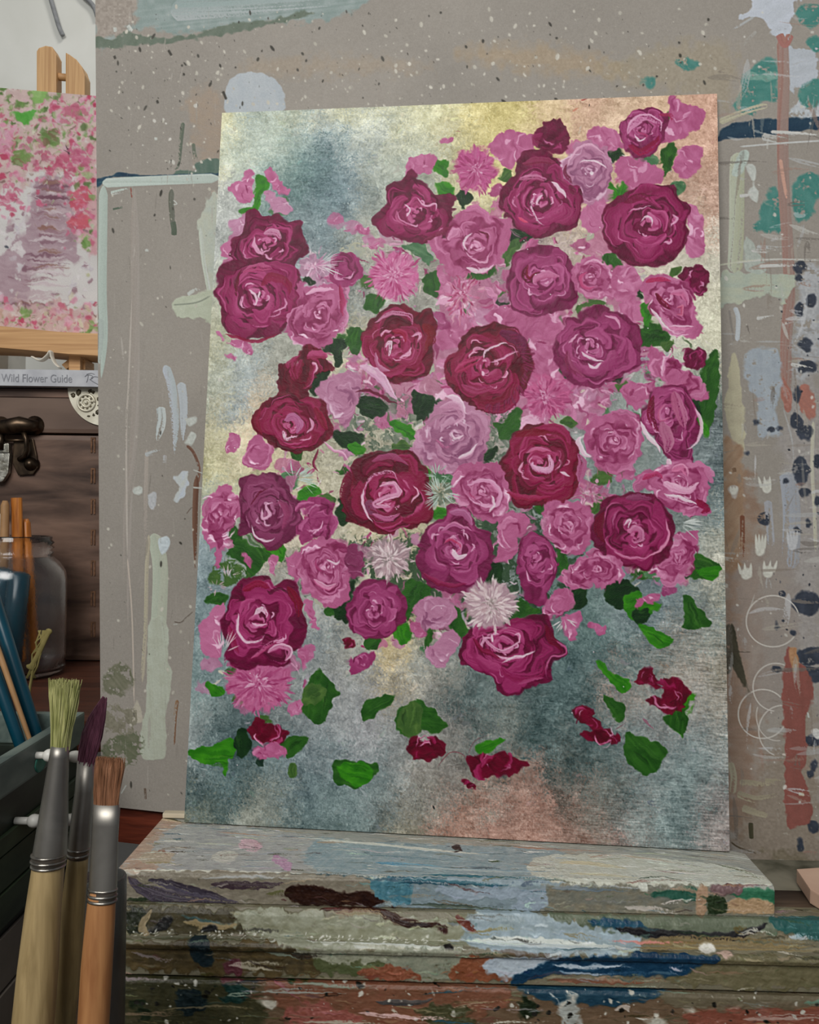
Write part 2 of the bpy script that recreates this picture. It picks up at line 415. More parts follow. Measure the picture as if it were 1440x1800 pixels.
def paint_canvas():
    S = Sheet(CW, CH, hmap(CANVAS_Q, CW, CH), 0.95, (165, 168, 152), seed=11)
    cream = (180, 178, 152); sage = (158, 166, 150); teal = (96, 122, 124); dteal = (72, 96, 96); bluegrey = (134, 148, 150)
    lil = (152, 152, 154); yel = (190, 176, 112); peach = (184, 148, 124); grey = (140, 146, 142); yc = (186, 184, 146); pinkish = (172, 134, 118)
    S.field([
        (400, 215, yc), (450, 215, (150, 164, 158)), (430, 260, (164, 174, 156)), (500, 205, (172, 178, 154)), (560, 200, cream), (640, 195, (182, 182, 150)), (720, 190, yc),
        (800, 185, (190, 186, 138)), (870, 195, yel, 1.0), (860, 240, yel), (800, 240, (184, 178, 140)), (760, 220, (176, 178, 150)), (960, 200, (192, 168, 128)), (1030, 190, peach), (1090, 200, (186, 158, 130)),
        (1150, 185, (186, 156, 126)), (1245, 190, (188, 148, 126)), (1250, 260, (186, 146, 124)), (1245, 330, (172, 138, 120)), (1250, 400, (178, 150, 130)), (1250, 450, (176, 172, 158)), (1255, 520, (184, 180, 160)), (1250, 580, (186, 184, 160)),
        (1240, 620, (160, 160, 146)), (1260, 700, (96, 108, 104)), (1260, 800, (112, 124, 126)), (1262, 900, (92, 108, 110)), (1262, 960, (150, 152, 140)), (1255, 1040, (158, 156, 140)), (1265, 1100, (110, 124, 124)),
        (1150, 1250, (140, 138, 132)), (1260, 1170, (160, 152, 134)), (1200, 1170, (164, 146, 130)), (1270, 1250, (158, 152, 140)), (1260, 1330, (128, 136, 134)), (1270, 1420, (126, 128, 126)), (1260, 1480, (140, 130, 126)),
        (560, 300, teal, 1.7), (520, 330, (98, 128, 126), 1.3), (600, 340, (102, 122, 130), 1.5), (610, 290, (118, 136, 140)), (570, 250, (126, 142, 146)), (490, 300, (130, 150, 144)), (450, 300, (150, 164, 152)), (640, 250, (152, 160, 154)),
        (690, 260, (168, 172, 154)), (700, 300, (156, 164, 152)), (650, 380, (140, 146, 138)), (580, 400, (108, 126, 130), 1.3), (600, 440, (112, 128, 134)), (550, 460, (130, 140, 144)), (640, 440, (176, 168, 146)), (410, 330, (156, 160, 152)), (395, 400, (150, 154, 150)), (400, 300, (176, 176, 148)),
        (385, 600, (168, 168, 142)), (420, 630, (148, 156, 150)), (470, 630, (150, 150, 138)), (440, 690, (126, 140, 144), 1.4), (400, 700, (132, 142, 144)), (480, 690, (156, 158, 146)), (420, 735, (140, 148, 148)), (375, 700, (166, 170, 152)),
        (390, 770, (178, 172, 142)), (440, 760, (186, 160, 128)), (370, 820, (178, 174, 134)), (410, 830, (184, 176, 140)), (450, 840, (178, 176, 140)), (365, 900, (158, 164, 144)), (355, 980, (120, 136, 142)), (350, 1040, (112, 130, 134)),
        (345, 1100, (112, 130, 132)), (345, 1200, (104, 124, 124)), (340, 1250, (128, 140, 138)), (330, 1310, (124, 134, 134)), (330, 1400, (92, 110, 110)), (400, 1400, (80, 102, 104)), (420, 1340, (76, 96, 98)), (340, 1440, (118, 122, 108)), (450, 1430, (116, 120, 110)),
        (520, 1400, (92, 112, 114)), (600, 1430, (98, 116, 116)), (520, 1340, (92, 108, 112)), (580, 1290, (126, 134, 136)), (560, 1140, (124, 134, 136)), (590, 1100, (150, 150, 142)), (600, 1190, (142, 144, 140)), (640, 1300, lil, 1.2), (600, 1250, (140, 142, 142)),
        (690, 1180, (190, 170, 124), 1.5), (680, 1140, (184, 168, 128)), (720, 1200, (170, 160, 138)), (740, 1170, (136, 142, 138)), (770, 1190, (150, 146, 136)), (800, 1160, (116, 128, 128)), (680, 1320, (138, 142, 142)), (700, 1380, (124, 130, 128)), (640, 1390, (112, 126, 126)),
        (800, 1230, (78, 100, 100), 1.5), (870, 1260, (74, 94, 94), 1.6), (880, 1265, (150, 134, 118), 0.5), (940, 1260, (72, 92, 92)), (1000, 1230, (82, 104, 104)), (980, 1300, (70, 90, 90)), (940, 1340, (88, 102, 100)), (780, 1290, (126, 126, 122)), (800, 1350, (132, 128, 122)),
        (740, 1340, (136, 130, 122)), (860, 1400, (118, 118, 110)), (760, 1400, (124, 124, 118)), (720, 1440, (136, 132, 116)), (800, 1440, pinkish), (870, 1440, (168, 130, 116), 1.5), (940, 1450, (162, 124, 110)), (1000, 1460, (152, 124, 112)), (1040, 1390, (112, 112, 104)),
        (1060, 1440, (118, 112, 104)), (1100, 1480, (146, 124, 116)), (1150, 1450, (118, 128, 126)), (1200, 1430, (104, 122, 122)), (1080, 1360, (86, 104, 104)), (1030, 1340, (78, 96, 96)), (1180, 1370, (110, 126, 126)), (1230, 1380, (110, 126, 126)), (1215, 1330, (100, 116, 116)),
        (1040, 1090, (92, 116, 112)), (1060, 1150, (82, 106, 106)), (1000, 1180, (88, 110, 110)), (1090, 1100, (110, 128, 128)), (1150, 1080, (122, 136, 138)), (1180, 1040, (104, 120, 124)), (1100, 1180, (90, 110, 110)), (1230, 1150, (96, 112, 110)), (1020, 1260, (80, 102, 102)),
        (1100, 1290, (112, 124, 124)), (1140, 1270, (126, 130, 130)), (1200, 1290, (132, 136, 134)), (1080, 1220, (146, 130, 120)),
        (700, 480, (156, 150, 140)), (790, 520, (140, 140, 130)), (700, 770, (150, 146, 126)), (640, 740, (150, 146, 126)), (620, 620, (176, 168, 140)), (650, 560, (140, 146, 142)), (1090, 700, (146, 156, 150)), (1010, 700, (150, 120, 130)),
        (1060, 860, (110, 124, 120)), (820, 500, (150, 140, 136)), (980, 600, (160, 150, 136)), (900, 550, (150, 120, 130)), (680, 950, (178, 168, 138)), (500, 970, (172, 160, 138)), (545, 1050, (146, 146, 140)),
    ], warp=34, seed=31, power=4.6)
    # sponged and scumbled patches of neighbouring mixtures
    r = RS(77)
    for k in range(9):
        cell = [70, 46, 34, 26, 20, 15, 12, 9, 7][k]
        sh = cell * 0.8
        dx, dy = r.normal(0, sh, 2).astype(int)
        alt = np.roll(np.roll(S.img, dy, 0), dx, 1)
        if abs(dy) > 0: alt[:max(dy, 0)] = S.img[:max(dy, 0)]; 
        if dy < 0: alt[dy:] = S.img[dy:]
        if dx > 0: alt[:, :dx] = S.img[:, :dx]
        if dx < 0: alt[:, dx:] = S.img[:, dx:]
        m = fbm(CH, CW, cell, 300 + k * 7, 5) + 0.35 * noise(CH, CW, 2.2, 500 + k)
        m = np.clip((m - 0.05) * 6, 0, 1) * 0.75
        tone = fbm(CH, CW, cell * 0.8, 700 + k * 3, 4) * (20 - k)
        S.img += (alt - S.img) * m[..., None] + tone[..., None] * np.array([1.0, 1.0, 0.97])
    src = S.img.copy()
    for k in range(3000):
        x = r.uniform(0, CW - 1); y = r.uniform(0, CH - 1)
        sx = int(np.clip(x + r.normal(0, 16), 0, CW - 1)); sy = int(np.clip(y + r.normal(0, 16), 0, CH - 1))
        c = src[sy, sx] + r.normal(0, 9) + r.normal(0, 3, 3)
        horiz = (x > CW * 0.62 and y > CH * 0.5)
        a = r.normal(0.0, 0.25) if horiz else r.normal(-0.8, 0.6)
        S.dab(x, y, a, r.uniform(5, 20), r.uniform(3, 9), c, op=r.uniform(0.3, 0.75), h=0.12, curve=r.normal(0, 0.2), dry=r.uniform(0.55, 0.95))
    for k in range(2600):                       # scratchy dry marks, light over dark and dark over light
        x = r.uniform(0, CW - 1); y = r.uniform(0, CH - 1)
        c = S.img[int(y), int(x)] + r.choice([-1, 1]) * r.uniform(10, 26) * np.array([1, 1, .96])
        horiz = (x > CW * 0.6 and y > CH * 0.45)
        S.dab(x, y, r.normal(0, .15) if horiz else r.normal(-.75, .7), r.uniform(6, 26), r.uniform(2, 7), c, op=r.uniform(.35, .8), h=.15, curve=r.normal(0, .2), dry=r.uniform(.85, 1.15))
    S.img += (fbm(CH, CW, 2.2, 5, 2) * 12)[..., None]
    weave = noise(CH, CW, 1.5, 8, 14)           # linen threads showing through, clearest low on the right
    YY, XX = np.mgrid[0:CH, 0:CW]
    S.img += (weave * np.clip(noise(CH, CW, 120, 9) * 0.6 + (XX / CW - 0.55) * 2 * (YY > CH * 0.45), 0, 1) * 16)[..., None]
    g = S.img.mean(-1, keepdims=True)
    S.img = np.clip((g + (S.img - g) * 0.80 - 70) * 1.15 + 70, 0, 255)
    # --- pinks and mists lying under the flowers
    bk = [("620,690 700,640 800,560 900,540 990,560 1000,700 960,760 880,760 760,720 700,740", 'P'), ("760,480 830,470 900,520 920,560 860,590 800,580 770,540", 'P'),
          ("900,540 980,540 1010,570 980,620 930,620", 'P'), ("930,660 1000,640 1070,680 1060,740 1000,750 940,730", 'P'), ("1030,420 1080,400 1100,470 1130,500 1110,560 1070,540 1050,500", 'P'),
          ("400,440 420,390 440,400 440,470 420,500 400,490", 'P'), ("1010,860 1060,850 1080,880 1040,900 1010,890", 'P'), ("530,470 560,450 600,490 580,520 540,510", 'L')]
    for i, (o, k) in enumerate(bk): petals(S, o, k, 900 + i, n=16, op=0.72, rough=8)
    S.poly([(500, 990), (600, 950), (720, 940), (860, 900), (1000, 900), (1020, 1060), (900, 1110), (760, 1130), (600, 1090)], (24, 48, 32), (52, 78, 50), rough=18, soft=4, op=0.85, dry=0.75, h=0.1)
    S.poly([(600, 700), (700, 690), (800, 720), (900, 720), (900, 900), (760, 930), (620, 840)], (36, 62, 42), (120, 128, 116), rough=18, soft=4, op=0.75, dry=0.8, h=0.1)
    # loose touches filling the bouquet
    rr = random.Random(8)
    zone = [(700, 440, 110, 90), (860, 560, 130, 70), (960, 640, 120, 110), (760, 700, 130, 70), (620, 720, 70, 60), (1080, 480, 80, 120), (1090, 700, 110, 70), (900, 950, 160, 90),
            (700, 960, 120, 80), (760, 1080, 120, 50), (540, 880, 70, 60), (1160, 650, 60, 70), (1080, 310, 110, 60), (920, 420, 90, 50), (640, 640, 60, 60), (1060, 860, 60, 50), (440, 1180, 70, 60), (1160, 1000, 70, 30)]
    for k in range(330):
        zx, zy, sx, sy = zone[rr.randrange(len(zone))]
        x, y = rr.gauss(zx, sx * 0.6), rr.gauss(zy, sy * 0.6)
        u = rr.random()
        kk = 'P' if u < 0.5 else ('L' if u < 0.68 else ('M' if u < 0.78 else ('g' if u < 0.93 else 'c')))
        e = rr.uniform(9, 22); a = rr.uniform(0, 3.14)
        pts = ' '.join('%.1f,%.1f' % (x + e * rr.uniform(.6, 1.2) * math.cos(t), y + e * rr.uniform(.5, .9) * math.sin(t)) for t in np.linspace(a, a + 6.28, 7)[:-1])
        if kk in 'PLM': petals(S, pts, kk, 2000 + k, n=4, op=rr.uniform(0.6, 1.0))
        elif kk == 'g': leaf(S, pts, rr.choice('mdog'), 2000 + k, dry=rr.uniform(0, 0.6))
        else: S.poly(pairs(pts), (176, 172, 146), (150, 156, 148), rough=3, h=0.3, dry=0.4)
    for k in range(1100):                        # quick strokes of broken colour
        zx, zy, sx, sy = zone[rr.randrange(len(zone))]
        x, y = rr.gauss(zx, sx * 0.6), rr.gauss(zy, sy * 0.6); a = rr.uniform(0, 3.14); e = rr.uniform(4, 13)
        c = rr.choice([(206, 150, 180), (222, 190, 206), (184, 92, 138), (150, 40, 92), (120, 24, 70), (196, 190, 172), (150, 150, 156), (170, 112, 148), (60, 88, 48), (212, 206, 204)])
        S.stroke([(x - e * math.cos(a), y - e * math.sin(a)), (x + e * rr.uniform(-.3, .3), y + e * rr.uniform(-.3, .3)), (x + e * math.cos(a), y + e * math.sin(a))], rr.uniform(2.5, 7), c, mixc(c, (214, 170, 192), rr.uniform(0, .4)), op=rr.uniform(.5, .95), dry=.35, h=.6)
    # --- leaves
    L = [("760,290 775,283 790,290 790,305 780,312 758,300", 'b'), ("763,325 790,320 800,345 775,343", 'b'), ("803,343 820,340 832,350 818,370 808,362", 'd'), ("878,318 890,300 905,305 900,320 880,322", 'o'),
         ("452,312 470,312 475,330 462,345 460,365 440,382 425,375 445,362 450,335", 'b'), ("478,372 500,348 510,365 498,378", 'g'), ("527,490 545,488 557,500 540,504", 'd'),
         ("708,428 720,432 745,425 760,455 755,470 735,450 712,440", 'g'), ("645,525 660,518 680,530 660,558 645,545", 'm'), ("746,490 765,480 775,500 770,525 750,515", 'm'), ("815,482 870,472 872,488 840,495 822,492", 'm'),
         ("888,450 905,425 915,430 905,460 890,470", 'o'), ("1072,325 1085,335 1098,318 1108,342 1090,350 1076,365", 'b'), ("1158,290 1175,260 1190,255 1192,280 1175,310 1162,318 1168,292", 'm'), ("1060,457 1085,447 1095,465 1085,490 1070,475", 'm'),
         ("1105,497 1125,495 1130,520 1128,530 1115,515", 'd'), ("1125,560 1130,538 1145,535 1150,565 1140,580", 'b'), ("1125,580 1160,573 1180,590 1170,608 1140,610 1125,600", 'm'), ("1160,610 1180,600 1182,610 1170,620", 'o'),
         ("1185,475 1200,470 1195,485 1180,492", 'o'), ("1010,545 1040,530 1065,532 1060,542 1030,545 1018,555", 'o'), ("568,620 585,600 605,595 612,610 600,620 605,640 590,645 588,625", 'd'), ("612,585 630,575 645,590 630,625 612,615", 'm'),
         ("545,665 560,655 570,650 580,660 568,680 555,698 545,690", 'd'), ("628,705 650,698 685,715 680,730 650,738 630,725", 'd'), ("725,690 745,695 765,700 770,715 740,740 730,735", 'd'), ("585,765 610,760 640,770 630,800 610,795", 'd'), ("610,785 632,780 640,790 625,805", 'b'),
         ("688,745 710,745 740,770 725,775 700,765", 'b'), ("690,785 715,775 730,790 700,800", 'o'), ("868,745 885,745 905,720 918,735 912,765 895,780 880,765", 'm'), ("840,805 860,795 875,790 865,812 845,820", 'd'),
         ("595,890 600,870 615,865 610,920 600,930 590,915", 'd'), ("525,870 540,855 560,858 565,872 545,880 528,885", 'b'), ("510,790 530,790 528,810 512,805", 'm'), ("555,880 575,870 590,880 575,890", 'o'),
         ("400,940 410,930 425,935 427,950 450,965 475,960 490,968 470,990 450,1012 435,1015 425,990 400,975", 'm'), ("465,960 490,960 502,968 495,990 480,980", 'b'), ("367,1015 385,995 410,985 425,1000 440,1015 420,1020 400,1030 370,1030", 'o', 0.5), ("358,1060 375,1045 400,1045 395,1060 375,1065", 'm'),
         ("585,1085 600,1040 615,1025 625,1030 612,1060 610,1095 595,1090", 'd'), ("740,815 760,832 755,845 745,838", 'b'), ("755,900 780,895 785,908 765,915", 'b'), ("800,835 840,822 835,845 800,850", 'b'), ("765,835 790,825 795,850 770,850", 'g'),
         ("708,1055 720,1020 745,1030 765,1040 745,1060 730,1065 715,1095", 'm'), ("790,1080 805,1070 825,1100 820,1115 800,1125 790,1110", 'm'), ("690,1110 715,1100 720,1130 700,1135", 'b'), ("640,1130 665,1125 665,1140 645,1145", 'm'), ("745,1115 760,1100 760,1130 748,1140", 'm'),
         ("905,1080 915,1050 935,1065 950,1080 920,1090 900,1100", 'm'), ("850,1010 870,990 885,1000 880,1030 860,1030", 'd'), ("975,975 985,965 1000,985 998,1005 985,1010", 'm'), ("1000,1060 1010,1035 1030,1040 1030,1065 1005,1075", 'd'),
         ("1035,900 1045,885 1065,885 1055,905 1045,910", 'o'), ("940,895 970,885 1000,890 990,905 950,905", 'm'), ("1225,690 1240,640 1262,620 1265,680 1245,770 1225,740 1235,700", 'm'), ("1225,735 1240,745 1250,768 1235,770", 'b'), ("1215,700 1232,705 1225,740", 'd'),
         ("1085,680 1105,672 1100,680 1090,690", 'o'), ("1060,735 1068,718 1075,725 1070,745", 'g'), ("1110,735 1120,730 1128,745 1115,748", 'g'), ("1015,745 1005,755 985,745 1000,735", 'o'), ("970,645 985,655 982,670 970,660", 'o')]
    for i, a in enumerate(L): leaf(S, a[0], a[1], i, dry=a[2] if len(a) > 2 else 0.0)
    # leaves lying loose in the lower part
    L2 = [("1062,1035 1090,1020 1110,1030 1125,1045 1110,1070 1085,1070 1065,1060", 'd'), ("1095,1050 1125,1043 1130,1060 1160,1065 1140,1085 1115,1095 1097,1075", 'b'), ("1112,1080 1135,1075 1140,1090 1120,1100", 'd'), ("1122,1100 1150,1110 1180,1125 1165,1142 1150,1140 1130,1120", 'b'),
          ("1202,1050 1220,1060 1246,1095 1240,1108 1205,1108 1200,1095", 'm'), ("1210,990 1225,975 1240,980 1268,1002 1245,1020 1215,1018", 'm'), ("1222,1005 1268,1000 1250,1022", 'b'), ("1045,1170 1060,1168 1075,1185 1100,1195 1110,1210 1095,1222 1080,1210", 'b'),
          ("1060,1225 1070,1230 1095,1240 1098,1260 1088,1275 1075,1260", 'm'), ("1170,1265 1185,1250 1205,1225 1225,1222 1222,1232 1207,1245 1200,1300 1185,1285", 'b'), ("1168,1265 1200,1250 1206,1265 1200,1302 1190,1290", 'm'), ("1098,1300 1110,1290 1165,1315 1167,1335 1150,1360 1130,1362 1100,1340", 'm'),
          ("548,1190 560,1178 580,1200 597,1222 585,1228 580,1255 565,1272 545,1270 528,1248 540,1235 535,1215", 'm'), ("530,1240 537,1210 560,1205 575,1220 555,1240", 'o'), ("638,1240 650,1230 690,1225 690,1235 665,1255 640,1272", 'm'),
          ("695,1270 705,1248 720,1238 738,1232 760,1250 785,1275 782,1285 760,1295 740,1285 720,1298 700,1290", 'm'), ("697,1275 715,1240 738,1240 740,1290 715,1298", 'o'), ("838,1315 855,1303 890,1302 875,1315 850,1328 838,1325", 'b'),
          ("330,1325 370,1315 395,1305 412,1305 410,1335 400,1340 395,1370 385,1345 350,1345", 'b'), ("413,1300 420,1285 432,1290 440,1320 430,1335 415,1330", 'd'), ("492,1310 515,1298 540,1300 525,1325 505,1338 498,1325", 'm'), ("505,1350 518,1345 520,1365 508,1370", 'o'),
          ("587,1342 600,1340 640,1343 660,1345 662,1362 645,1375 625,1392 610,1385 588,1378", 'm'), ("590,1350 640,1345 655,1365 625,1388", 'b'), ("362,1205 375,1203 392,1215 388,1225 370,1225", 'b'), ("455,1260 470,1262 475,1275 462,1272", 'o'), ("450,1340 460,1335 465,1350 452,1352", 'k')]
    for i, a in enumerate(L2): leaf(S, a[0], a[1], 300 + i)
    # --- behind: loose pink petals
    PT = [("403,335 415,322 425,318 432,298 448,305 445,335 450,350 430,360 415,352", 'P', .2), ("465,305 480,298 490,315 505,330 515,335 505,345 490,345 478,330", 'P', 0), ("465,340 490,345 512,365 500,375 480,365", 'L', .2), ("402,395 420,385 440,380 435,405 415,418", 'L', 0), ("390,440 400,425 425,430 420,460 400,468", 'P', .2),
          ("712,300 725,280 745,272 768,278 765,295 755,312 735,308 715,315", 'P', .1), ("862,255 880,240 900,232 930,240 948,248 938,270 915,285 900,300 870,280", 'P', 0), ("1037,240 1050,226 1085,230 1098,250 1095,265 1075,270 1050,262", 'P', 0), ("1178,178 1187,172 1205,186 1237,196 1235,222 1215,235 1195,252 1165,248 1180,210", 'P', 0),
          ("1083,300 1090,282 1110,280 1140,288 1168,302 1165,325 1135,337 1110,337 1095,320", 'P', .1), ("1187,295 1195,268 1215,258 1238,265 1235,292 1215,318 1195,312", 'P', 0), ("1208,362 1230,372 1240,395 1238,415 1240,440 1225,456 1205,448 1212,410", 'P', .1), ("1030,370 1055,340 1070,360 1060,400 1040,412 1025,395", 'P', .2),
          ("1075,480 1110,470 1130,500 1115,530 1090,535 1075,510", 'P', 0), ("1090,540 1120,530 1130,560 1110,575", 'P', 0), ("850,560 900,545 960,560 1000,590 960,600 900,585", 'P', 0), ("770,590 800,575 830,590 800,610 775,615", 'P', 0), ("935,620 980,615 985,660 1000,690 960,700 930,680", 'P', 0),
          ("775,248 790,245 800,250 785,257", 'P', 0), ("620,400 650,402 655,412 635,412", 'P', 0), ("382,585 390,583 393,598 385,595", 'P', 0), ("398,603 420,600 445,612 440,625 425,618 405,610", 'P', 0), ("398,628 405,625 406,630 420,628 418,634", 'P', 0),
          ("398,795 402,765 422,770 422,785 412,798", 'P', 0), ("425,975 440,985 438,1000", 'P', 0), ("540,890 545,900 540,910", 'P', 0), ("472,985 485,975 485,1000 478,1018 472,1010", 'P', 0), ("505,985 525,975 530,1000 520,1030 508,1010", 'P', 0), ("535,1060 548,1060 552,1090 560,1108 545,1098", 'P', .3), ("527,1150 540,1145 540,1175 530,1180", 'P', 0),
          ("350,1120 355,1095 388,1058 395,1075 386,1100 384,1130 390,1152 370,1160 355,1145", 'P', .3), ("1035,1100 1045,1095 1065,1105 1062,1118 1045,1115", 'P', 0), ("1115,1065 1130,1052 1158,1048 1155,1060 1130,1065 1120,1075", 'P', 0), ("990,1090 1015,1080 1020,1095 1010,1125 995,1125", 'P', 0)]
    for i, (o, k, lf) in enumerate(PT): petals(S, o, k, 100 + i, n=6, lift=lf)
    # --- shaggy flowers
    pk = [(166, 76, 120), (182, 104, 144), (198, 130, 164), (146, 50, 98)]
    pk2 = [(172, 86, 130), (192, 124, 158), (212, 160, 186), (160, 52, 106)]
    wh = [(176, 146, 152), (196, 172, 178), (206, 190, 192), (150, 122, 130), (214, 200, 200)]
    mum(S, (838, 300), 48, 50, pk, 1, n=170, base=(176, 84, 132))
    mum(S, (695, 487), 56, 56, pk2, 2, n=220, base=(190, 104, 148))
    mum(S, (815, 520), 46, 56, [(196, 124, 160), (170, 70, 112), (206, 160, 176), (150, 56, 96)], 3, n=140)
    mum(S, (960, 700), 56, 46, pk, 4, n=200, base=(182, 90, 134))
    mum(S, (455, 1205), 72, 62, pk, 5, n=260, base=(176, 94, 134), w=5)
    mum(S, (555, 470), 48, 40, [(200, 150, 176), (170, 100, 140), (212, 190, 200)], 6, n=70, w=3)
    mum(S, (1035, 870), 40, 26, [(186, 120, 146), (170, 160, 156), (160, 84, 118)], 7, n=90, w=4)
    # --- the roses
    RO = [
     ("1095,230 1115,205 1140,193 1165,203 1175,215 1170,240 1150,270 1130,281 1105,266 1100,250", 'M', (1130, 232), 5),
     ("942,250 955,225 980,211 995,225 1003,250 985,268 955,268", 'D', None, 0),
     ("988,300 1000,275 1020,253 1050,258 1075,280 1070,330 1050,355 1030,365 1015,345 1000,320", 'L', (1040, 305), 5),
     ("661,385 685,355 687,330 705,322 728,303 745,325 765,342 797,345 797,370 805,405 790,420 775,423 735,427 700,415 675,408", 'D', (728, 378), 5),
     ("880,360 895,325 912,308 920,280 945,270 985,285 990,310 1020,340 1022,375 1015,395 985,410 945,418 925,405 905,395 890,375", 'D', (955, 355), 8),
     ("805,385 825,368 850,370 865,385 895,390 897,415 888,440 875,470 850,483 830,480 815,488 790,478 770,450 760,425 790,420 805,410", 'P', (838, 435), 6),
     ("897,490 910,450 935,438 965,440 1000,455 1012,490 1015,520 1000,540 965,555 935,558 905,545 897,515", 'M', (955, 495), 5),
     ("1008,490 1015,470 1040,455 1060,463 1083,480 1085,500 1075,520 1050,525 1020,520", 'P', (1040, 490), 5),
     ("1060,390 1075,360 1100,345 1130,335 1180,330 1195,345 1210,365 1207,395 1212,420 1200,440 1175,462 1140,472 1105,465 1085,445 1065,420", 'D', (1140, 398), 4),
     ("1198,485 1210,472 1235,472 1247,490 1243,510 1236,523 1222,515 1205,510", 'D', None, 1),
     ("1130,510 1145,490 1175,488 1195,500 1212,505 1218,530 1225,560 1232,580 1220,598 1200,590 1190,597 1180,580 1160,560 1148,540 1135,520", 'P', (1175, 530), 7),
     ("408,432 425,415 437,378 455,372 470,383 490,375 505,390 530,395 533,410 530,425 545,440 525,455 515,475 490,472 455,470 420,462 405,450", 'D', (470, 430), 7),
     ("388,480 400,470 425,462 470,458 500,465 520,480 527,500 528,530 527,550 505,568 490,585 455,597 420,590 400,575 392,560 390,540 378,518 386,505", 'D', (452, 525), 7),
     ("527,500 545,508 575,505 600,500 605,530 608,560 600,575 590,595 570,612 550,612 520,600 505,580 520,560 528,540", 'P', (558, 555), 6),
     ("582,478 590,455 610,448 632,455 638,480 625,500 600,505 585,495", 'M', None, 3),
     ("490,650 500,640 520,645 530,620 550,610 565,625 580,640 588,655 565,655 545,670 540,700 500,698 492,670", 'R', None, 4),
     ("557,690 575,672 600,660 628,660 632,690 620,730 610,755 590,735 570,720", 'L', None, 6),
     ("640,600 645,580 665,558 685,545 710,540 735,550 760,550 766,580 765,610 760,635 745,660 715,670 690,675 665,660 650,640", 'R', (697, 612), 9),
     ("780,640 800,620 820,590 850,575 885,572 915,590 928,620 937,650 925,680 910,705 890,720 865,725 840,715 810,700 795,690 785,665", 'R', (855, 648), 8),
     ("975,620 985,590 1010,565 1040,545 1070,545 1100,560 1120,580 1127,610 1122,640 1100,660 1075,672 1050,678 1015,680 1000,670 990,650 978,640", 'M', (1042, 615), 8),
     ("1140,640 1150,612 1165,625 1185,640 1215,660 1235,680 1245,700 1220,705 1195,690 1170,670 1150,660", 'P', None, 4),
     ("1203,625 1215,617 1235,620 1240,640 1225,655 1208,645", 'D', None, 1),
     ("1093,690 1110,675 1130,680 1150,675 1155,690 1135,705 1130,722 1112,718", 'P', None, 2),
     ("447,740 465,715 500,698 535,702 565,715 570,735 582,760 570,780 540,795 510,795 480,785 462,770 450,755", 'R', (512, 748), 6),
     ("745,765 755,730 780,712 810,710 830,720 850,740 858,770 850,800 830,825 800,835 770,830 755,815 730,805 722,785 740,785", 'L', (800, 765), 7),
     ("1030,770 1040,745 1075,730 1105,735 1125,750 1130,780 1125,800 1105,825 1080,830 1060,825 1040,805", 'P', (1078, 778), 6),
     ("1138,722 1155,695 1180,682 1210,690 1222,715 1230,740 1228,770 1210,790 1222,810 1200,817 1170,805 1155,775 1128,745", 'M', (1172, 730), 6),
     ("880,830 890,805 910,770 935,752 975,755 1000,765 1015,790 1020,830 1010,860 985,885 945,893 905,885 890,865 882,850", 'R', (950, 815), 8),
     ("1120,850 1145,830 1175,820 1210,815 1240,825 1245,870 1235,885 1250,897 1240,910 1210,905 1180,895 1160,885 1150,870", 'P', (1190, 855), 8),
     ("428,810 440,780 455,770 475,790 480,800 470,825 450,828 435,822", 'P', None, 3),
     ("358,910 370,890 375,870 395,857 408,865 412,885 425,880 425,905 400,930 395,945 395,965 385,995 378,990 375,970 360,945", 'P', (385, 905), 2),
     ("425,870 427,845 460,840 485,837 505,850 515,875 527,885 528,915 520,940 500,955 480,967 455,955 440,940 425,940 425,910", 'V', (476, 902), 5),
     ("600,870 620,840 640,805 680,798 725,800 745,820 752,850 762,880 750,910 730,925 700,935 670,940 640,925 612,920 605,890", 'R', (680, 872), 6),
     ("525,930 540,905 530,890 550,878 580,885 587,905 592,925 580,945 560,945 545,952 530,955", 'M', None, 6),
     ("527,980 540,960 570,950 600,960 612,985 615,1010 610,1050 590,1067 565,1060 540,1040 528,1015", 'P', (575, 1000), 5),
     ("610,970 625,962 640,985 636,1010 620,1020 610,1000", 'V', None, 1),
     ("735,965 750,930 775,915 790,893 825,900 835,930 855,940 865,970 865,1000 850,1020 845,1035 815,1040 770,1042 745,1015 737,990", 'M', (800, 965), 7),
     ("797,865 800,840 815,822 845,818 870,820 885,840 895,870 890,895 875,915 860,920 835,905 805,885", 'P', (850, 865), 6),
     ("875,915 890,905 920,905 932,925 915,945 910,965 895,990 870,985 880,960", 'P', None, 2),
     ("955,940 965,920 955,905 970,885 995,885 1030,895 1042,925 1030,960 1010,978 985,965 970,955", 'P', (1003, 925), 5),
     ("912,980 915,955 940,943 965,955 975,985 980,1010 965,1035 955,1060 935,1060 920,1030", 'M', (942, 985), 5),
     ("1140,1000 1175,985 1200,945 1225,940 1225,965 1210,1000 1180,1027 1160,1015", 'P', (1190, 985), 1),
     ("1040,950 1050,915 1070,880 1115,872 1150,875 1175,900 1182,935 1180,965 1160,985 1130,1000 1095,1000 1075,985 1050,970", 'D', (1115, 940), 3),
     ("985,1020 1005,1010 1020,985 1050,975 1085,985 1095,1010 1070,1030 1035,1030 1010,1037", 'P', (1050, 1005), 4),
     ("955,1075 975,1045 1000,1040 1005,1060 985,1085 960,1088", 'P', None, 3),
     ("610,1090 618,1055 640,1028 680,1025 705,1040 712,1080 700,1105 680,1122 655,1128 628,1118", 'M', (658, 1080), 6),
     ("730,1075 750,1055 780,1055 800,1080 790,1100 770,1110 745,1100", 'L', None, 5),
     ("722,1105 735,1098 748,1115 742,1125 728,1122", 'P', None, 1), ("750,1155 765,1130 795,1110 805,1130 795,1155 770,1175", 'L', None, 1),
